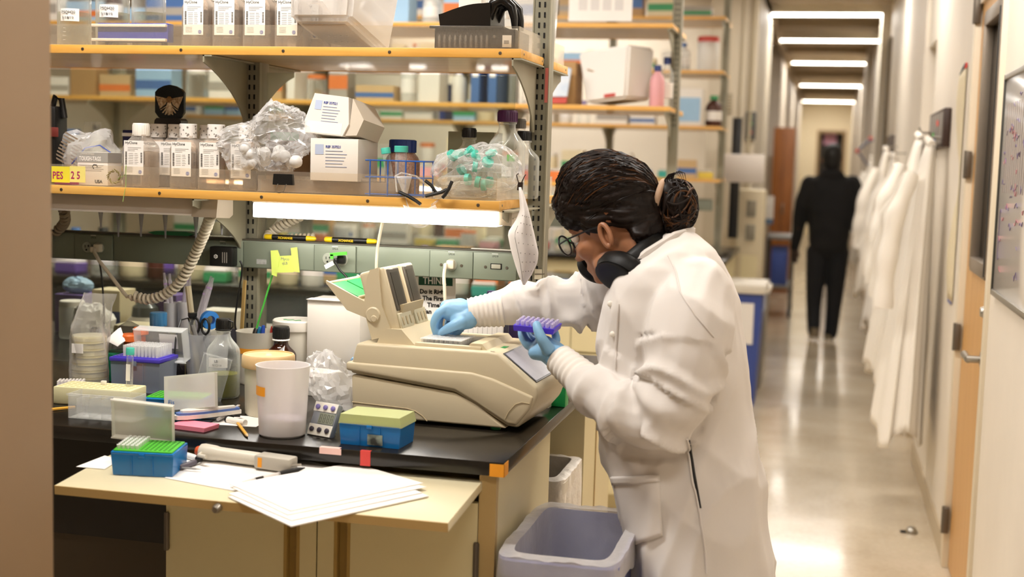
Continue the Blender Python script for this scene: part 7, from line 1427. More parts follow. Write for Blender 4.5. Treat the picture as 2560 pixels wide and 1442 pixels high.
chain(b, [mc(2024, 462, 0.078), mc(2004, 515, 0.066), mc(1994, 575, 0.052, 0.05), mc(1987, 618, 0.044, 0.1)]); chain(b, [mc(2130, 460, 0.08), mc(2146, 520, 0.068), mc(2144, 562, 0.058, 0.06), mc(2140, 572, 0.05, 0.22)]); b.ball(pt(2080, 437, Y=MY-0.06), 0.105, 0.06, 0.055, 18, 10)
me = remesh(b, 0.012, 4, 'hoodie'); a, nn = arr(me); dd = np.array([0.012*_nz.noise(Vector(p)*9) for p in a]); me.vertices.foreach_set('co', (a+nn*dd[:, None]).ravel()); put_mesh(me, 'hoodie', mat('hoodie_black', '#0a0909', 0.85), man, mb0)
b = MB(); chain(b, [mc(2045, 632, 0.105), mc(2038, 700, 0.082), mc(2034, 770, 0.064, 0.0), mc(2034, 825, 0.056, -0.07)]); chain(b, [mc(2093, 632, 0.105), mc(2090, 700, 0.082, 0.02), mc(2084, 770, 0.066, 0.04), mc(2077, 832, 0.058, 0.04)]); b.ball(pt(2068, 626, Y=MY), 0.18, 0.125, 0.075, 20, 12)
put_mesh(remesh(b, 0.012, 4, 'trousers'), 'trousers', mat('trousers_navy', '#0e1015', 0.8), man, mb0)
# left hand
b = MB(); h0 = pt(1988, 622, Y=MY+0.1); chain(b, [(h0, 0.034), (h0+Vector((-0.005, 0.02, -0.05)), 0.036)])
for k in range(4): chain(b, [(h0+Vector((-0.02+0.013*k, 0.02, -0.07)), 0.011), (h0+Vector((-0.018+0.012*k, 0.035, -0.105)), 0.0095), (h0+Vector((-0.012+0.010*k, 0.05, -0.128+0.004*abs(k-1.5))), 0.008)], 8)
chain(b, [(h0+Vector((0.025, 0.02, -0.03)), 0.013), (h0+Vector((0.036, 0.035, -0.065)), 0.010)], 8); put_mesh(remesh(b, 0.005, 2, 'hand'), 'hand', mat('hand_dark', '#3a2a22', 0.6), man, mb0)
b = MB(); h0 = pt(2140, 572, Y=MY+0.24); chain(b, [(h0, 0.034), (h0+Vector((0.04, 0.05, -0.005)), 0.034)])
for k in range(4): chain(b, [(h0+Vector((0.06, 0.06, 0.018-0.013*k)), 0.011), (h0+Vector((0.085, 0.05, 0.016-0.012*k)), 0.009), (h0+Vector((0.09, 0.03, 0.014-0.012*k)), 0.008)], 8)
chain(b, [(h0+Vector((0.03, 0.03, 0.03)), 0.012), (h0+Vector((0.055, 0.03, 0.045)), 0.010)], 8); put_mesh(remesh(b, 0.005, 2, 'hand'), 'hand', mat('hand_dark', '#3a2a22', 0.6), man, mb0)
sm1, sm2 = mat('shoe_tan', '#7d6f58', 0.6), mat('sole_white', '#d9d0c0', 0.6)
q = pt(2034, 838, Y=MY-0.05); so = shoe(q.x, q.y+0.03, PI/2+0.08, man, mb0, sm1, sm2, 0.03); q = pt(2072, 845, Y=MY+0.06); shoe(q.x, q.y+0.05, PI/2, man, mb0, sm1, sm2)
# ================================================================== WASTE BINS BY THE BENCH
m_liner = clear('bin_liner', '#e6e3e2', 0.36, 0.4, 0.28, bump=0.5, bscale=30, bdist=0.006)
t = thing('waste_bin', 'blue-grey waste bin with a clear liner at the bench corner', 'waste bin', (-0.478, 2.67, 0.0005))
def open_bin(w0, d0, w1, d1, h, th, mb=None):
    b = MB(); lv = [(w0, d0, 0.0), (w1, d1, h), (w1+0.012, d1+0.012, h+0.001), (w1+0.012, d1+0.012, h-0.022), ]
    def ring(w, d, z, r=0.03, n=6):
        out = []
        for cx_, cy_, a0 in ((w/2-r, d/2-r, 0), (-w/2+r, d/2-r, PI/2), (-w/2+r, -d/2+r, PI), (w/2-r, -d/2+r, 1.5*PI)):
            for k in range(n): a = a0+PI/2*k/(n-1); out.append(b.bm.verts.new((cx_+r*math.cos(a), cy_+r*math.sin(a), z)))
        return out
    seq = [ring(w1+0.018, d1+0.018, h-0.03), ring(w1+0.020, d1+0.020, h), ring(w1, d1, h+0.002), ring(w1-th*2, d1-th*2, h-0.01), ring(w0-th*2, d0-th*2, 0.012)]
    for i in range(len(seq)-1):
        A, B = seq[i], seq[i+1]; n = len(A)
        for k in range(n): b.bm.faces.new((A[k], A[(k+1) % n], B[(k+1) % n], B[k]))
    b.bm.faces.new(seq[-1]); o = [ring(w0, d0, 0.0), ring(w1, d1, h-0.03)]; n = len(o[0])
    for k in range(n): b.bm.faces.new((o[0][k], o[0][(k+1) % n], o[1][(k+1) % n], o[1][k]))
    b.bm.faces.new(list(reversed(o[0]))); bmesh.ops.recalc_face_normals(b.bm, faces=b.bm.faces[:]); return b
open_bin(0.17, 0.34, 0.225, 0.40, 0.73, 0.004).build('bin_body', mat('bin_periwinkle', '#7c82b4', 0.5), t)
def rrect(w, d, u, r=0.03):
    """point on a rounded rectangle"""
    a = 2*PI*u; ca, sa = math.cos(a), math.sin(a); n = 9.0; q = (abs(ca)**n+abs(sa)**n)**(-1/n); return Vector((w/2*ca*q, d/2*sa*q, 0))
def liner(par, w, d, h, over, seed, m, depth=0.42):
    from mathutils import noise
    def g(u, v):
        a = 2*PI*u
        kw = kd = 0
        if v < 0.55: q_ = 1-v/0.55; k = 1; kw = -0.040-0.034*q_; kd = -0.044-0.036*q_; z = h-depth*q_
        elif v < 0.65: q_ = (v-0.55)/0.10; k = 1; kw = -0.040*(1-q_)+0.010*q_; kd = -0.044*(1-q_)+0.012*q_; z = h+0.006
        else: k = 1.055+0.02*((v-0.65)/0.35); z = h+0.006-over*((v-0.65)/0.35)*(1+0.25*math.sin(a*3+seed)+0.12*math.sin(a*8+seed))
        p = rrect(w*k+kw, d*k+kd, u); p.z = z; q = Vector((p.x*16, p.y*16, p.z*5+seed)); n_ = noise.noise(q)*0.005 + noise.noise(q*2.5)*0.002
        return p + Vector((p.x, p.y, 0)).normalized()*n_*(1 if v < 0.55 or v > 0.66 else 0.3) + Vector((0, 0, 0.0015*math.sin(a*9+seed)+0.001*math.sin(a*23) if v > 0.6 else 0))
    MB().grid(g, 120, 30, True).build('liner', m, par)
liner(t, 0.236, 0.414, 0.735, 0.05, 1.2, m_liner)
t = thing('waste_bin', 'small white lined waste bin in the open bay under the bench', 'waste bin', (-0.712, 3.335, 0.0005))
open_bin(0.14, 0.20, 0.19, 0.27, 0.705, 0.004).build('bin_body', mat('bin_white', '#d9d2c4', 0.5), t); liner(t, 0.20, 0.284, 0.71, 0.24, 2.7, clear('liner_white', '#e9e2d8', 0.72, 0.3, 0.4, bump=0.9, bscale=20, bdist=0.015))
# ================================================================== RIGHT WALL
# whiteboard
wb = thing('whiteboard', 'whiteboard with faint marker notes on the near right wall', 'whiteboard', (RX-0.001, 3.5, 1.165)); m_wb = mat('whiteboard_face', '#ddd3c8', 0.10, spec=0.6)
MB().box(-0.008, 0.0, -0.7, 0.70, 0, 0.64, 0.002).build('panel', m_wb, wb)
MB().box(-0.014, 0.0, -0.7, 0.712, -0.012, 0.006, 0.003).build('frame', m_steel, wb); MB().box(-0.014, 0.0, 0.698, 0.712, -0.012, 0.652, 0.003).build('frame', mat('frame_dark', '#3a3a34', 0.4), wb); MB().box(-0.014, 0.0, -0.7, 0.712, 0.634, 0.652, 0.003).build('frame', m_steel, wb)
rr_ = random.Random(5)
for k in range(46):
    y = rr_.uniform(0.1, 0.66); z = rr_.uniform(0.06, 0.6); P = [Vector((-0.0085, y-0.012*j*rr_.uniform(0.6, 1.2), z+rr_.uniform(-0.012, 0.012)*(1.2 if j % 2 else 0.5))) for j in range(rr_.randint(3, 8))]; MB().tube(P, 0.0009, 4).build('marker_stroke', mat('marker_violet', '#6a5a80', 0.6) if k % 3 else mat('marker_rose', '#a86a70', 0.6), wb)
for k in range(14): y = 0.10+0.04*k; MB().tube([(-0.0085, y, 0.30), (-0.0085, y+0.004, 0.56)], 0.0006, 4).build('marker_line', mat('marker_faint', '#9c8f8a', 0.6), wb)
MB().tube([(-0.0085, 0.62, 0.24), (-0.0085, 0.635, 0.25), (-0.0085, 0.645, 0.24), (-0.0085, 0.65, 0.12), (-0.0085, 0.64, 0.10), (-0.0085, 0.62, 0.105)], 0.001, 4).build('marker_bracket', mat('marker_violet', '#6a5a80', 0.6), wb)
# paper behind the door glass, long paper strip, wall panel
t = thing('door_notice', 'paper notice held by orange tape on the dark door window', 'notice', (RX+0.0315, 4.58, 1.40)); MB().box(-0.0008, 0, -0.05, 0.09, 0, 0.20).build('sheet', m_paper, t)
for z in (-0.008, 0.194): MB().box(-0.0014, -0.0002, 0.0, 0.075, z, z+0.014).build('orange_tape', m_orange_t, t)
t = thing('paper_banner', 'long cream strip of paper taped on the wall beyond the door', 'paper', (RX-0.001, 5.58, 1.0)); MB().grid(lambda u, v: Vector((-0.004-0.012*math.sin(v*9)*u, -0.10+0.2*u, 0.93*v)), 6, 24).build('strip', mat('paper_cream', '#ddcfae', 0.7), t, solid=0.0008)
MB().tube([(-0.006, -0.08, 0.945), (-0.006, 0.0, 0.935), (-0.006, 0.10, 0.915)], 0.006, 6).build('ribbon', mat('ribbon_blue', '#5a6a78', 0.6), t); MB().box(-0.008, -0.002, -0.1, -0.05, 0.93, 0.95).build('red_tape', mat('red_tape', '#d9453f', 0.55), t); MB().box(-0.006, -0.002, -0.06, 0.08, -0.012, -0.002).build('blue_tape', mat('tape_violet', '#6a6f9a', 0.6), t)
t = thing('wall_rack', 'dark slatted wall panel with red and green lights above the nearest coats', 'wall panel', (RX-0.001, 6.48, 1.63)); MB().box(-0.03, 0, -0.42, 0.42, 0, 0.17, 0.003).build('frame', mat('panel_brown', '#3a241a', 0.45), t)
for k in range(6): MB().box(-0.034, -0.03, -0.38+0.13*k, -0.28+0.13*k, 0.015, 0.155, 0.001).build('slot_plate', mat('panel_grey', '#8a837c', 0.5), t)
for y, z, c in ((-0.12, 0.11, '#e04038'), (0.10, 0.06, '#3fae4a'), (0.0, 0.03, '#6a86c0')): MB().box(-0.038, -0.034, y-0.06, y, z-0.012, z+0.012).build('tag', mat('tag_'+c[1:], c, 0.5), t)
t = thing('wall_rack', 'smaller dark wall panel farther down the right wall', 'wall panel', (RX-0.022, 10.9, 1.45)); MB().box(-0.03, 0, -0.35, 0.35, 0, 0.34, 0.003).build('frame', mat('panel_taupe', '#5a4f48', 0.5), t)
t = thing('tall_window', 'tall black narrow window panel on the far right wall', 'window panel', (RX-0.022, 12.15, 1.62)); MB().box(-0.02, 0, -0.22, 0.22, 0, 1.05, 0.004).build('frame', mat('frame_tan2', '#9a8b74', 0.5), t); MB().box(-0.03, -0.02, -0.20, 0.20, 0.01, 1.04).build('dark_pane', mat('dark_pane', '#100d0a', 0.06, spec=0.6), t)
t = thing('door_stop', 'small round metal door stop on the corridor floor', 'door stop', (0.425, 5.65, 0.0)); b = MB(); b.ball((0, 0, 0.0), 0.026, 0.026, 0.030, 16, 10); [setattr(v_, 'co', Vector((v_.co.x, v_.co.y, max(v_.co.z, 0.0003)))) for v_ in b.bm.verts]; b.build('dome', m_steel, t); MB().box(-0.045, -0.02, -0.012, 0.012, 0.0005, 0.008, 0.002).build('rubber_bumper', m_black, t)
# hanging lab coats
m_hung = mat('hung_coat', '#eae3d8', 0.8, spec=0.2)
def hung_coat(label, y, zt, zb, bw, dp, seed, sleeves=True, xw=RX, m=None, lean=0.0):
    t = thing('lab_coat', label, 'lab coat', (xw-0.052, y, zt), group='white lab coats hung on the right wall')
    def g(u, v):
        a = 2*PI*u; e = v**0.75; w = 0.05+(bw-0.05)*e; d = 0.04+(dp-0.04)*e
        f = 1+0.10*v**0.5*math.sin(a*7+seed+1.2*v)+0.05*v**0.5*math.sin(a*17+1.7*seed)+0.03*math.sin(a*4+seed*3+2*v)
        hem = 0.05*math.sin(a*3+seed)*v
        x = -d*(0.5+0.5*math.cos(a)*f) if True else 0
        return Vector((min(0.022, x-0.01*math.sin(a*9+seed)*v), lean*v+w*math.sin(a)*f, -(zt-zb)*v+hem))
    MB().grid(g, 96, 34, True).build('coat_body', m or m_hung, t, solid=0.002, ang=70)
    MB().tube([(-0.02, -0.05, 0.0), (-0.035, 0.0, 0.02), (-0.02, 0.05, 0.0)], 0.018, 8).build('collar', m or m_hung, t)
    if sleeves:
        for s in (-1, 1):
            P = [(-dp*0.5, s*bw*0.30+lean*0.2, -0.14), (-dp*0.85, s*bw*0.62+lean*0.4, -0.32), (-dp*0.98, s*bw*0.80+lean*0.5, -0.52), (-dp*1.02, s*bw*0.86+lean*0.6, -0.74)]
            pp = []; rr2 = []
            for i in range(3):
                for k in range(8): u = k/8; pp.append(Vector(P[i]).lerp(Vector(P[i+1]), u)); rr2.append((0.042+0.004*math.sin((i*8+k)*0.9+seed))*(1 if i else 0.7+0.3*u))
            MB().tube(pp, rr2, 14).build('sleeve', m or m_hung, t); 
    MB().tube([(0.050, 0, 0.03), (-0.02, 0, 0.03), (-0.03, 0, 0.055)], 0.006, 8).build('wall_hook', m_steel, t)
    return t
hung_coat('nearest white lab coat on the right wall, longest in view', 6.15, 1.64, 0.36, 0.30, 0.20, 0.6, lean=-0.08)
hung_coat('white lab coat just behind the nearest one, under the dark slatted panel', 6.85, 1.68, 0.50, 0.32, 0.22, 2.1)
hung_coat('white lab coat hung past the alcove, third from the door', 8.9, 1.60, 0.50, 0.32, 0.16, 3.3, xw=RX-0.02)
hung_coat('white lab coat hung fourth from the door, beside the walking person', 10.1, 1.66, 0.60, 0.34, 0.19, 4.4, xw=RX-0.02)
hung_coat('farthest white lab coat under the red-tipped hanger', 13.2, 1.62, 0.62, 0.32, 0.17, 5.9, xw=RX-0.02)
t = thing('coat_hanger', 'grey folding hanger bar with red ends on the far right wall', 'hanger', (RX-0.03, 13.6, 1.70)); MB().tube([(0, 0, 0.12), (-0.10, 0, 0.10), (-0.20, 0, 0.0)], 0.016, 8).tube([(-0.20, 0, 0.0), (-0.10, 0, -0.13), (-0.04, 0, -0.22)], 0.012, 8).build('bar', mat('hanger_slate', '#6b6a78', 0.5), t)
for p_ in ((-0.20, 0, 0.0), (-0.08, 0, 0.125), (-0.06, 0, -0.18)): MB().ball(p_, 0.022, seg=10).build('red_end', mat('hanger_red', '#d9665a', 0.5), t)
# ================================================================== LEFT SIDE OF THE CORRIDOR
t = thing('recycling_bin', 'tall slim blue recycling bin with white lid at the corridor', 'recycling bin', (-0.455, 8.32, 0.0005)); MB().prism([(-0.105, 0), (0.075, 0), (0.105, 0.72), (-0.125, 0.72)], -0.0, 0.42).build('bin_body', mat('recycle_blue', '#3a4f9a', 0.5), t); MB().box(-0.13, 0.125, -0.02, 0.44, 0.72, 0.78, 0.008).build('lid', mat('bin_lid_white', '#ddd6c8', 0.5), t); MB().box(-0.09, 0.055, -0.006, -0.003, 0.40, 0.66, 0, 1, Matrix.Rotation(-0.0, 4, 'X')).build('paper_sign', m_paper, t); MB().box(0.108, 0.112, 0.05, 0.36, 0.60, 0.70).build('side_label', mat('side_label', '#aab4d4', 0.5), t)
t = thing('recycling_bin', 'grey waste container with a pale lid behind the blue recycling bin', 'waste bin', (-0.46, 9.02, 0.0005)); MB().prism([(-0.10, 0), (0.09, 0), (0.115, 0.66), (-0.12, 0.66)], 0.0, 0.36).build('bin_body', mat('bin_grey', '#8d877c', 0.5), t); MB().box(-0.125, 0.13, -0.01, 0.37, 0.66, 0.70, 0.006).build('lid', mat('bin_lid_white', '#ddd6c8', 0.5), t)
t = thing('instrument_tower', 'beige instrument tower with grey vents by the shaft wall', 'instrument', (-0.535, 10.0, 0.0005)); MB().box(-0.10, 0.09, 0.0, 0.45, 0, 1.34, 0.006).build('cabinet', mat('tower_beige', '#cfc2a4', 0.5), t)
for z in (1.02, 1.20): MB().box(-0.035, 0.035, -0.006, 0.0, z-0.06, z+0.06, 0.002).build('vent_grille', mat('vent_grey', '#8e8878', 0.5), t)
MB().box(-0.06, 0.06, -0.004, 0.0, 0.55, 0.85).build('lower_panel', mat('tower_cream', '#ddd2ac', 0.5), t)
t = thing('display_panel', 'white flat monitor back on a black pole by the shaft wall', 'monitor', (-0.60, 9.93, 1.395)); MB().box(-0.15, 0.148, 0.0, 0.03, 0, 0.21, 0.006).build('panel', mat('monitor_white', '#e6ded6', 0.5), t); MB().box(-0.10, -0.03, 0.03, 0.065, -0.42, 0.48, 0.004).build('pole', m_black, t)
t = thing('status_panel', 'dark wall panel with small coloured lights on the shaft', 'wall panel', (-0.60, 10.599, 1.725)); MB().box(-0.04, 0.04, -0.03, 0, 0, 0.22, 0.004).build('case', mat('panel_slate', '#4f4d48', 0.45), t)
for z, c in ((0.05, '#c8453a'), (0.12, '#5aa05a'), (0.17, '#6a8a6a')): MB().box(-0.02, 0.01, -0.034, -0.03, z, z+0.015).build('light', mat('lamp_'+c[1:], c, 0.4), t)
t = thing('wall_vent', 'square grey vent grille on the shaft wall', 'vent', (-0.80, 10.599, 1.93)); MB().box(-0.06, 0.05, -0.012, 0, 0, 0.16, 0.002).build('frame', mat('vent_beige', '#b3a78f', 0.5), t)
for k in range(6): MB().box(-0.05, 0.04, -0.016, -0.012, 0.015+0.024*k, 0.027+0.024*k).build('slat', mat('vent_shadow', '#94876f', 0.5), t)
t = thing('clipboard', 'white and blue clipboard sheet hung on the shaft side', 'clipboard', (-0.545, 12.3, 0.99)); MB().box(-0.022, 0.09, -0.006, 0.0, 0, 0.26, 0.004).build('sheet', m_paper, t); MB().box(-0.022, 0.09, -0.008, -0.006, 0.0, 0.05).build('blue_band', mat('band_slate', '#5f7a98', 0.5), t)
t = thing('utility_cart', 'grey utility cart with blue boxes parked at the corridor side', 'cart', (-0.42, 13.4, 0.0005)); [MB().box(-0.13, 0.13, 0, 0.7, z, z+0.035, 0.004).build('tray', mat('cart_grey', '#7f7c76', 0.5), t) for z in (0.79, 0.295)]
for x in (-0.12, 0.12):
    for y in (0.02, 0.68):
        MB().box(x-0.012, x+0.012, y-0.012, y+0.012, 0.10, 0.83).build('leg', mat('cart_dark', '#4a4740', 0.5), t); MB().lathe([(0.05, -0.014), (0.05, 0.014)], (0, 0, 0), 16, Matrix.Translation((x, y, 0.051)) @ Matrix.Rotation(PI/2, 4, 'Y')).build('caster', m_black, t)
o = carton('blue_box', 'blue carton on the lower tray of the utility cart', 'box', (-0.42, 13.6, 0.3315), 0.16, 0.3, 0.38, 0, m=mat('box_blue', '#3f55a0', 0.5)); 
t = thing('wooden_locker', 'tall brown wooden locker at the far left of the corridor', 'locker', (-0.51, 16.2, 0.0005)); MB().box(-0.13, 0.12, 0, 0.45, 0, 1.99, 0.004).build('cabinet', mat('locker_wood', '#8a4f1c', 0.45, hex2='#9c5f28', nscale=5, stretch=(4, 4, 0.4)), t); MB().box(-0.005, 0.0, -0.004, 0.0, 0.05, 1.94).build('door_gap', m_ink, t); MB().box(0.012, 0.022, -0.02, 0, 0.95, 1.08, 0.002).build('handle', m_steel, t)
t = thing('pink_notice', 'small pink notice beside the doorway at the corridor end', 'notice', (0.02, 30.738, 2.05)); MB().box(-0.12, 0.16, 0, 0.01, 0, 0.24).build('sheet', mat('notice_pink', '#d9a0b8', 0.6), t)
dk_ = thing('doorway_shade_panel', 'dark panel added for the shade in the doorway at the corridor end', 'cabinet', (0.07, 30.75, 0.0005)); MB().box(-0.3, 0.3, 0, 0.2, 0, 2.6, 0.01).build('cabinet', mat('painted_doorway_shade', '#3a332c', 0.6), dk_)  # added dark box, its colour standing in for the shade inside the doorway
# ================================================================== CLUTTER ON THE ISLANDS BEHIND
rb = random.Random(77)
CO = {'white': '#e9e3d8', 'tan': '#c9aa7c', 'kraft': '#b08a5a', 'grey': '#a9a297', 'blue': '#4a6fa8', 'sky': '#9fc3e0', 'navy': '#2f3f78', 'orange': '#dd7a3a', 'green': '#3f9a62', 'purple': '#6a4f9c', 'red': '#c2483c', 'cream': '#e2d3ae', 'pink': '#e0a4a8', 'black': '#22201e', 'amber': '#4a2412', 'teal': '#3fa79a', 'yellow': '#dcc24a'}
def cm_(c): return mat('ware_'+c, CO[c], 0.55, noise=0.03, nscale=9)
ORD = ['first', 'second', 'third', 'fourth', 'fifth', 'sixth', 'seventh', 'eighth', 'ninth', 'tenth', 'eleventh', 'twelfth', 'thirteenth', 'fourteenth', 'fifteenth', 'sixteenth', 'seventeenth', 'eighteenth', 'nineteenth', 'twentieth'] + ['twenty-%s' % s for s in ('first', 'second', 'third', 'fourth', 'fifth', 'sixth', 'seventh', 'eighth', 'ninth')] + ['thirtieth']
_bx, _bt, _jr = {}, {}, {}
def b_carton(label, loc, w, d, h, c, group, stripe=None):
    t = thing('carton', label, 'box', loc, rb.uniform(-0.06, 0.06), group); MB().box(-w/2, w/2, -d/2, d/2, 0, h, 0.0015, 1).build('carton_body', cm_(c), t)
    if stripe: MB().box(-w/2-0.0006, w/2+0.0006, -d/2-0.0008, -d/2, h*0.25, h*0.55).build('printed_band', cm_(stripe), t)
    return t
def b_bottle(label, loc, r, h, c, cap, group):
    t = thing('bottle', label, 'bottle', loc, 0, group); m = {'clear': m_glassw, 'milky': m_milky}.get(c) or cm_(c)
    MB().lathe([(r*0.95, 0), (r, 0.005), (r, h*0.62), (r*0.8, h*0.74), (r*0.42, h*0.82), (r*0.4, h*0.88)], seg=16).build('bottle_body', m, t); MB().lathe([(r*0.5, h*0.86), (r*0.5, h*0.985), (r*0.45, h)], seg=14).build('cap', cm_(cap), t)
    if rb.random() < 0.5: MB().lathe([(r*1.01, h*0.2), (r*1.01, h*0.5)], seg=16, cap0=False, cap1=False).build('paper_label', m_lab, t)
    return t
def b_jar(label, loc, r, h, c, cap, group):
    t = thing('jar', label, 'jar', loc, 0, group); m = {'clear': m_glassw, 'milky': m_milky}.get(c) or cm_(c)
    MB().lathe([(r*0.95, 0), (r, 0.006), (r, h*0.82), (r*0.92, h*0.86)], seg=18).build('jar_body', m, t); MB().lathe([(r*0.97, h*0.84), (r*0.97, h*0.98), (r*0.9, h)], seg=18).build('lid', cm_(cap), t); return t
def b_binder(label, loc, c, group):
    t = thing('binder', label, 'binder', loc, 0, group); MB().box(-0.022, 0.022, -0.12, 0.12, 0, 0.26, 0.003, 1).build('cover', cm_(c), t); MB().box(-0.014, 0.014, -0.1208, -0.12, 0.12, 0.2).build('spine_label', m_lab, t); return t
def fill(isl, level, z, yf, x0, x1, kinds, hmax, group, dens=1.0, n0=0):
    x = x0; k = n0
    while x > x1 and k < 30:
        kind = rb.choice(kinds); lab = '%s %s, {} from the corridor on ' + isl + ' island ' + level
        if kind == 'carton':
            w = rb.uniform(0.09, 0.22); h = min(hmax, rb.uniform(0.07, 0.22)); c = rb.choice(['white', 'white', 'white', 'cream', 'tan', 'kraft', 'grey', 'sky', 'blue']); b_carton((lab % (c, 'carton')).format(ORD[k]), (x-w/2, yf+rb.uniform(0.06, 0.12), z+0.0006), w, rb.uniform(0.10, 0.14), h, c, group, rb.choice([None, 'blue', 'grey', 'orange', 'green']))
        elif kind == 'bottle':
            r = rb.uniform(0.030, 0.05); w = 2*r; h = min(hmax, rb.uniform(0.15, 0.24)); c = rb.choice(['clear', 'milky', 'white', 'amber', 'milky']); cp = rb.choice(['blue', 'white', 'orange', 'black', 'red', 'purple', 'green']); b_bottle((lab % (c, 'bottle with %s cap' % cp)).format(ORD[k]), (x-r, yf+rb.uniform(0.05, 0.12), z+0.0006), r, h, c, cp, group)
        elif kind == 'jar':
            r = rb.uniform(0.04, 0.065); w = 2*r; h = min(hmax, rb.uniform(0.10, 0.2)); c = rb.choice(['milky', 'white', 'cream', 'clear']); cp = rb.choice(['white', 'red', 'blue', 'white', 'orange']); b_jar((lab % (c, 'jar with %s lid' % cp)).format(ORD[k]), (x-r, yf+rb.uniform(0.07, 0.12), z+0.0006), r, h, c, cp, group)
        elif kind == 'binder':
            w = 0.05; c = rb.choice(['blue', 'white', 'black', 'navy', 'white', 'sky']); b_binder((lab % (c, 'binder')).format(ORD[k]), (x-0.025, yf+0.14, z+0.0006), c, group)
        elif kind == 'rack':
            w = rb.uniform(0.10, 0.16); h = 0.06; c = rb.choice(['purple', 'blue', 'green', 'orange', 'pink', 'teal', 'yellow', 'red']); t = thing('tip_rack', (lab % (c, 'tip box')).format(ORD[k]), 'tip box', (x-w/2, yf+rb.uniform(0.05, 0.14), z+0.0006), rb.uniform(-0.2, 0.2), group); MB().box(-w/2, w/2, -0.045, 0.045, 0, h*0.75, 0.003, 1).build('base', cm_(c), t); MB().box(-w/2+0.002, w/2-0.002, -0.043, 0.043, h*0.75, h, 0.003, 1).build('lid', m_frost, t)
        k += 1; x -= w + rb.uniform(0.012, 0.07)/dens
    return k
G = 'things on the %s of the %s island'
for i, nm in ((1, 'second'), (2, 'third')):
    yf = IY[i]-0.27
    for j, lev in ((0, 'lowest shelf'), (1, 'second shelf'), (2, 'third shelf'), (3, 'top shelf')):
        x0 = {1: {1: -1.40, 2: -1.3, 0: -0.95, 3: -0.9}, 2: {1: -1.15, 2: -1.0, 0: -0.75, 3: -0.8}}[i][j]
        fill(nm, lev, SHELF_Z[j], yf, x0, -4.4 if i == 1 else -4.55, {0: ['carton', 'bottle', 'rack', 'jar', 'rack'], 1: ['carton', 'bottle', 'jar', 'carton', 'binder'], 2: ['carton', 'jar', 'carton', 'bottle'], 3: ['carton', 'carton', 'jar']}[j], 0.26 if j else 0.24, G % (lev, nm), 1.3)
    fill(nm, 'bench front', BZ, IY[i]-0.68, -0.85, -4.4, ['rack', 'bottle', 'carton', 'jar', 'rack'], 0.2, G % ('bench front', nm), 0.8)
    fill(nm, 'bench rear row', BZ, IY[i]-0.42, -0.95, -4.4, ['bottle', 'carton', 'jar', 'rack', 'carton'], 0.24, G % ('bench rear row', nm), 1.0)
# hand-placed things on the second island near the corridor
t = thing('foam_cooler', 'large white foam cooler tilted on the second island shelf', 'cooler', (-0.955, 6.10, SHELF_Z[1]+0.024), rot=(0, math.radians(-6), -0.42)); b = MB(); b.prism([(-0.115, 0), (0.105, 0), (0.14, 0.24), (-0.145, 0.24)], -0.11, 0.11); bmesh.ops.bevel(b.bm, geom=b.bm.edges[:], offset=0.012, segments=3, affect='EDGES'); b.build('box', mat('styrofoam', '#f0ece6', 0.75, bump=0.1, bscale=120), t); MB().box(-0.01, 0.05, -0.1125, -0.110, 0.015, 0.03).build('red_label', cm_('red'), t)
t = carton('open_carton', 'open brown carton left of the white foam cooler', 'box', (-1.235, 6.13, SHELF_Z[1]+0.0006), 0.16, 0.2, 0.20, 0.0, m=m_kraft); MB().box(0.08, 0.15, -0.1, 0.1, 0.198, 0.202, 0, 1, Matrix.Rotation(0.3, 4, 'Y')).build('top_flap', m_kraft, t)
t = thing('reagent_bag', 'white and blue printed pouch with a red seal leaning on the brown carton', 'pouch', (-1.24, 5.965, SHELF_Z[1]+0.0006), rot=(-0.12, 0.06, 0)); MB().prism([(-0.055, 0.03), (0.06, 0.04), (0.065, 0.17), (-0.05, 0.19)], -0.012, 0.012).build('pouch', mat('pouch_print', '#e3e6ea', 0.4, hex2='#b9cbe0', nscale=14), t); MB().prism([(-0.055, 0.0), (0.06, 0.01), (0.06, 0.04), (-0.055, 0.03)], -0.006, 0.006).build('seal', cm_('red'), t)
b_bottle('pink filled bottle with dark blue cap between the cooler and the post', (-0.775, 6.05, SHELF_Z[1]+0.0006), 0.034, 0.19, 'pink', 'navy', 'bottles beside the foam cooler'); b_bottle('clear bottle with green collar and navy cap at the second island post', (-0.745, 6.15, SHELF_Z[1]+0.0006), 0.032, 0.235, 'clear', 'navy', 'bottles beside the foam cooler')
t = thing('paper_poster', 'white printed sheet hanging at the upper shelf edge of the second island', 'poster', (-1.03, 5.927, 2.15)); MB().box(-0.145, 0.145, 0, 0.0012, 0.002, 0.24).build('sheet', m_paper, t)
for k in range(4): MB().box(-0.10+0.055*k, -0.06+0.055*k, -0.0006, 0, 0.05, 0.10).build('faint_print', mat('print_faint', '#d5d0cc', 0.6), t)
# third island near the corridor
b_jar('big clear jar with a red lid on the third island', (-0.82, 9.03, SHELF_Z[2]+0.0006), 0.075, 0.235, 'milky', 'red', 'jars at the third island end'); b_bottle('milky bottle with blue cap beside the red-lidded jar', (-0.985, 9.0, SHELF_Z[2]+0.0006), 0.05, 0.19, 'milky', 'blue', 'jars at the third island end')
t = carton('framed_carton', 'white carton with a pale blue panel on the third island', 'box', (-0.93, 8.98, SHELF_Z[1]+0.0006), 0.19, 0.12, 0.25, 0.05); MB().box(-0.08, 0.08, -0.0612, -0.06, 0.03, 0.19).build('blue_panel', cm_('sky'), t)
b_bottle('dark brown bottle at the corridor end of the third island shelf', (-0.765, 9.02, SHELF_Z[1]+0.0006), 0.055, 0.21, 'amber', 'green', 'jars at the third island end')
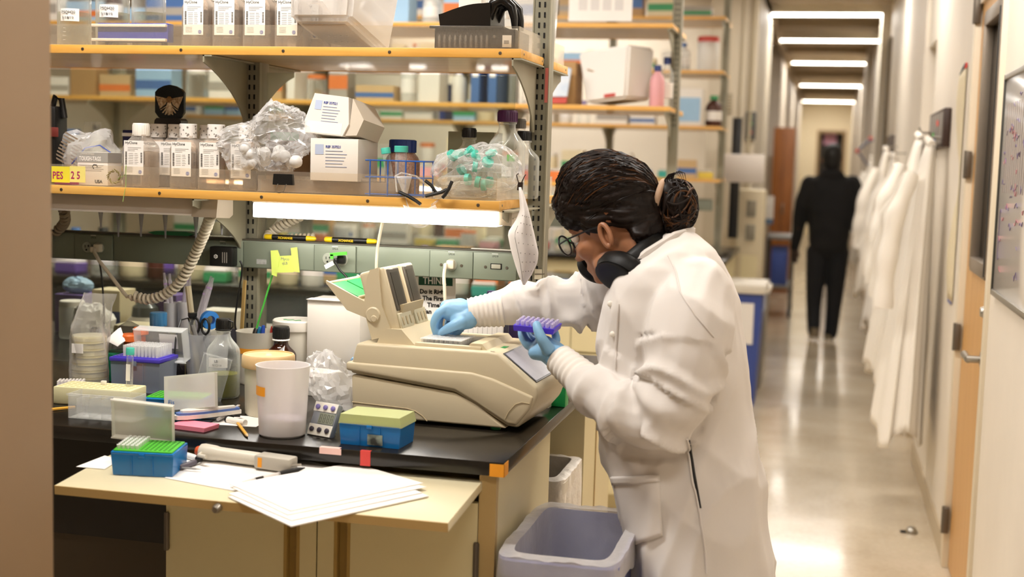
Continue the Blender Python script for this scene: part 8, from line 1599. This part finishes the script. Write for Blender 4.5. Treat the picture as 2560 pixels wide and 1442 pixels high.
# far half of the near bench, seen through the glass
NB = 'things on the far half of the near bench'
def far(x, y, Y): p = pt(x, y, Y=Y); return (p.x, Y, BZ+0.0006)
t = thing('mini_centrifuge', 'round white mini centrifuge with green mark behind the glass', 'centrifuge', far(364, 690, 3.80)); MB().lathe([(0.062, 0), (0.066, 0.01), (0.060, 0.055), (0.045, 0.07)], seg=24).build('base', m_white, t); MB().lathe([(0.045, 0.07), (0.042, 0.10), (0.02, 0.118)], seg=24).build('lid', mat('lid_smoke', '#4c4f4c', 0.2), t); MB().box(-0.04, -0.022, -0.068, -0.062, 0.025, 0.04).build('badge', m_grn, t)
t = blob_bag('face_mask', 'crumpled pale blue face mask behind the glass partition', 'mask', (far(195, 690, 3.85)[0], 3.85, BZ+0.15), 0.05, 0.03, 0.025, cm_('sky'), 8.8, 0.02, 22, n=(26, 16), part='mask_cloth'); b_carton('purple carton under the pale blue mask', far(195, 690, 3.85), 0.11, 0.1, 0.125, 'purple', NB)
b_carton('small blue and cream instrument box behind the glass left of the centrifuge', far(285, 690, 3.82), 0.10, 0.10, 0.15, 'cream', NB, 'navy'); b_carton('purple box with orange mark right of the mini centrifuge', far(425, 690, 3.86), 0.09, 0.08, 0.14, 'purple', NB, 'orange')
t = thing('cream_tray', 'long cream tray lying behind the glass partition', 'tray', far(420, 790, 3.60)); MB().box(-0.16, 0.17, -0.05, 0.05, 0, 0.075, 0.012).build('tray_body', cm_('cream'), t)
t = blob_bag('foil_heap', 'white crumpled wrapping heap behind the glass at the left', 'wrapping', (far(232, 780, 3.62)[0], 3.62, BZ+0.06), 0.07, 0.05, 0.06, m_paper, 4.2, 0.03, 20, n=(30, 18), part='wrapping')
for k, (x, c, w, h, Yq) in enumerate(((1175, 'green', 0.12, 0.10, 3.70), (1270, 'purple', 0.15, 0.14, 3.86), (1350, 'teal', 0.10, 0.09, 3.66), (1060, 'white', 0.10, 0.12, 3.80), (700, 'grey', 0.14, 0.07, 3.75), (560, 'white', 0.12, 0.10, 3.85), (980, 'pink', 0.09, 0.13, 3.88))):
    b_carton('%s low box on the far half of the near bench, %s from the left' % (c, ['fourth', 'fifth', 'last', 'third', 'second', 'first', 'middle'][k]), far(x, 720, Yq), w, 0.1, h, c, NB, rb.choice([None, 'white']))
b_bottle('purple capped white bottle behind the glass near the lamp', far(1230, 700, 3.9), 0.03, 0.2, 'white', 'purple', NB); b_bottle('orange capped bottle behind the glass near the right post', far(1310, 700, 3.9), 0.028, 0.2, 'milky', 'orange', NB); b_jar('milky jar with white lid behind the glass by the left outlets', far(180, 700, 3.70), 0.04, 0.12, 'milky', 'white', NB)
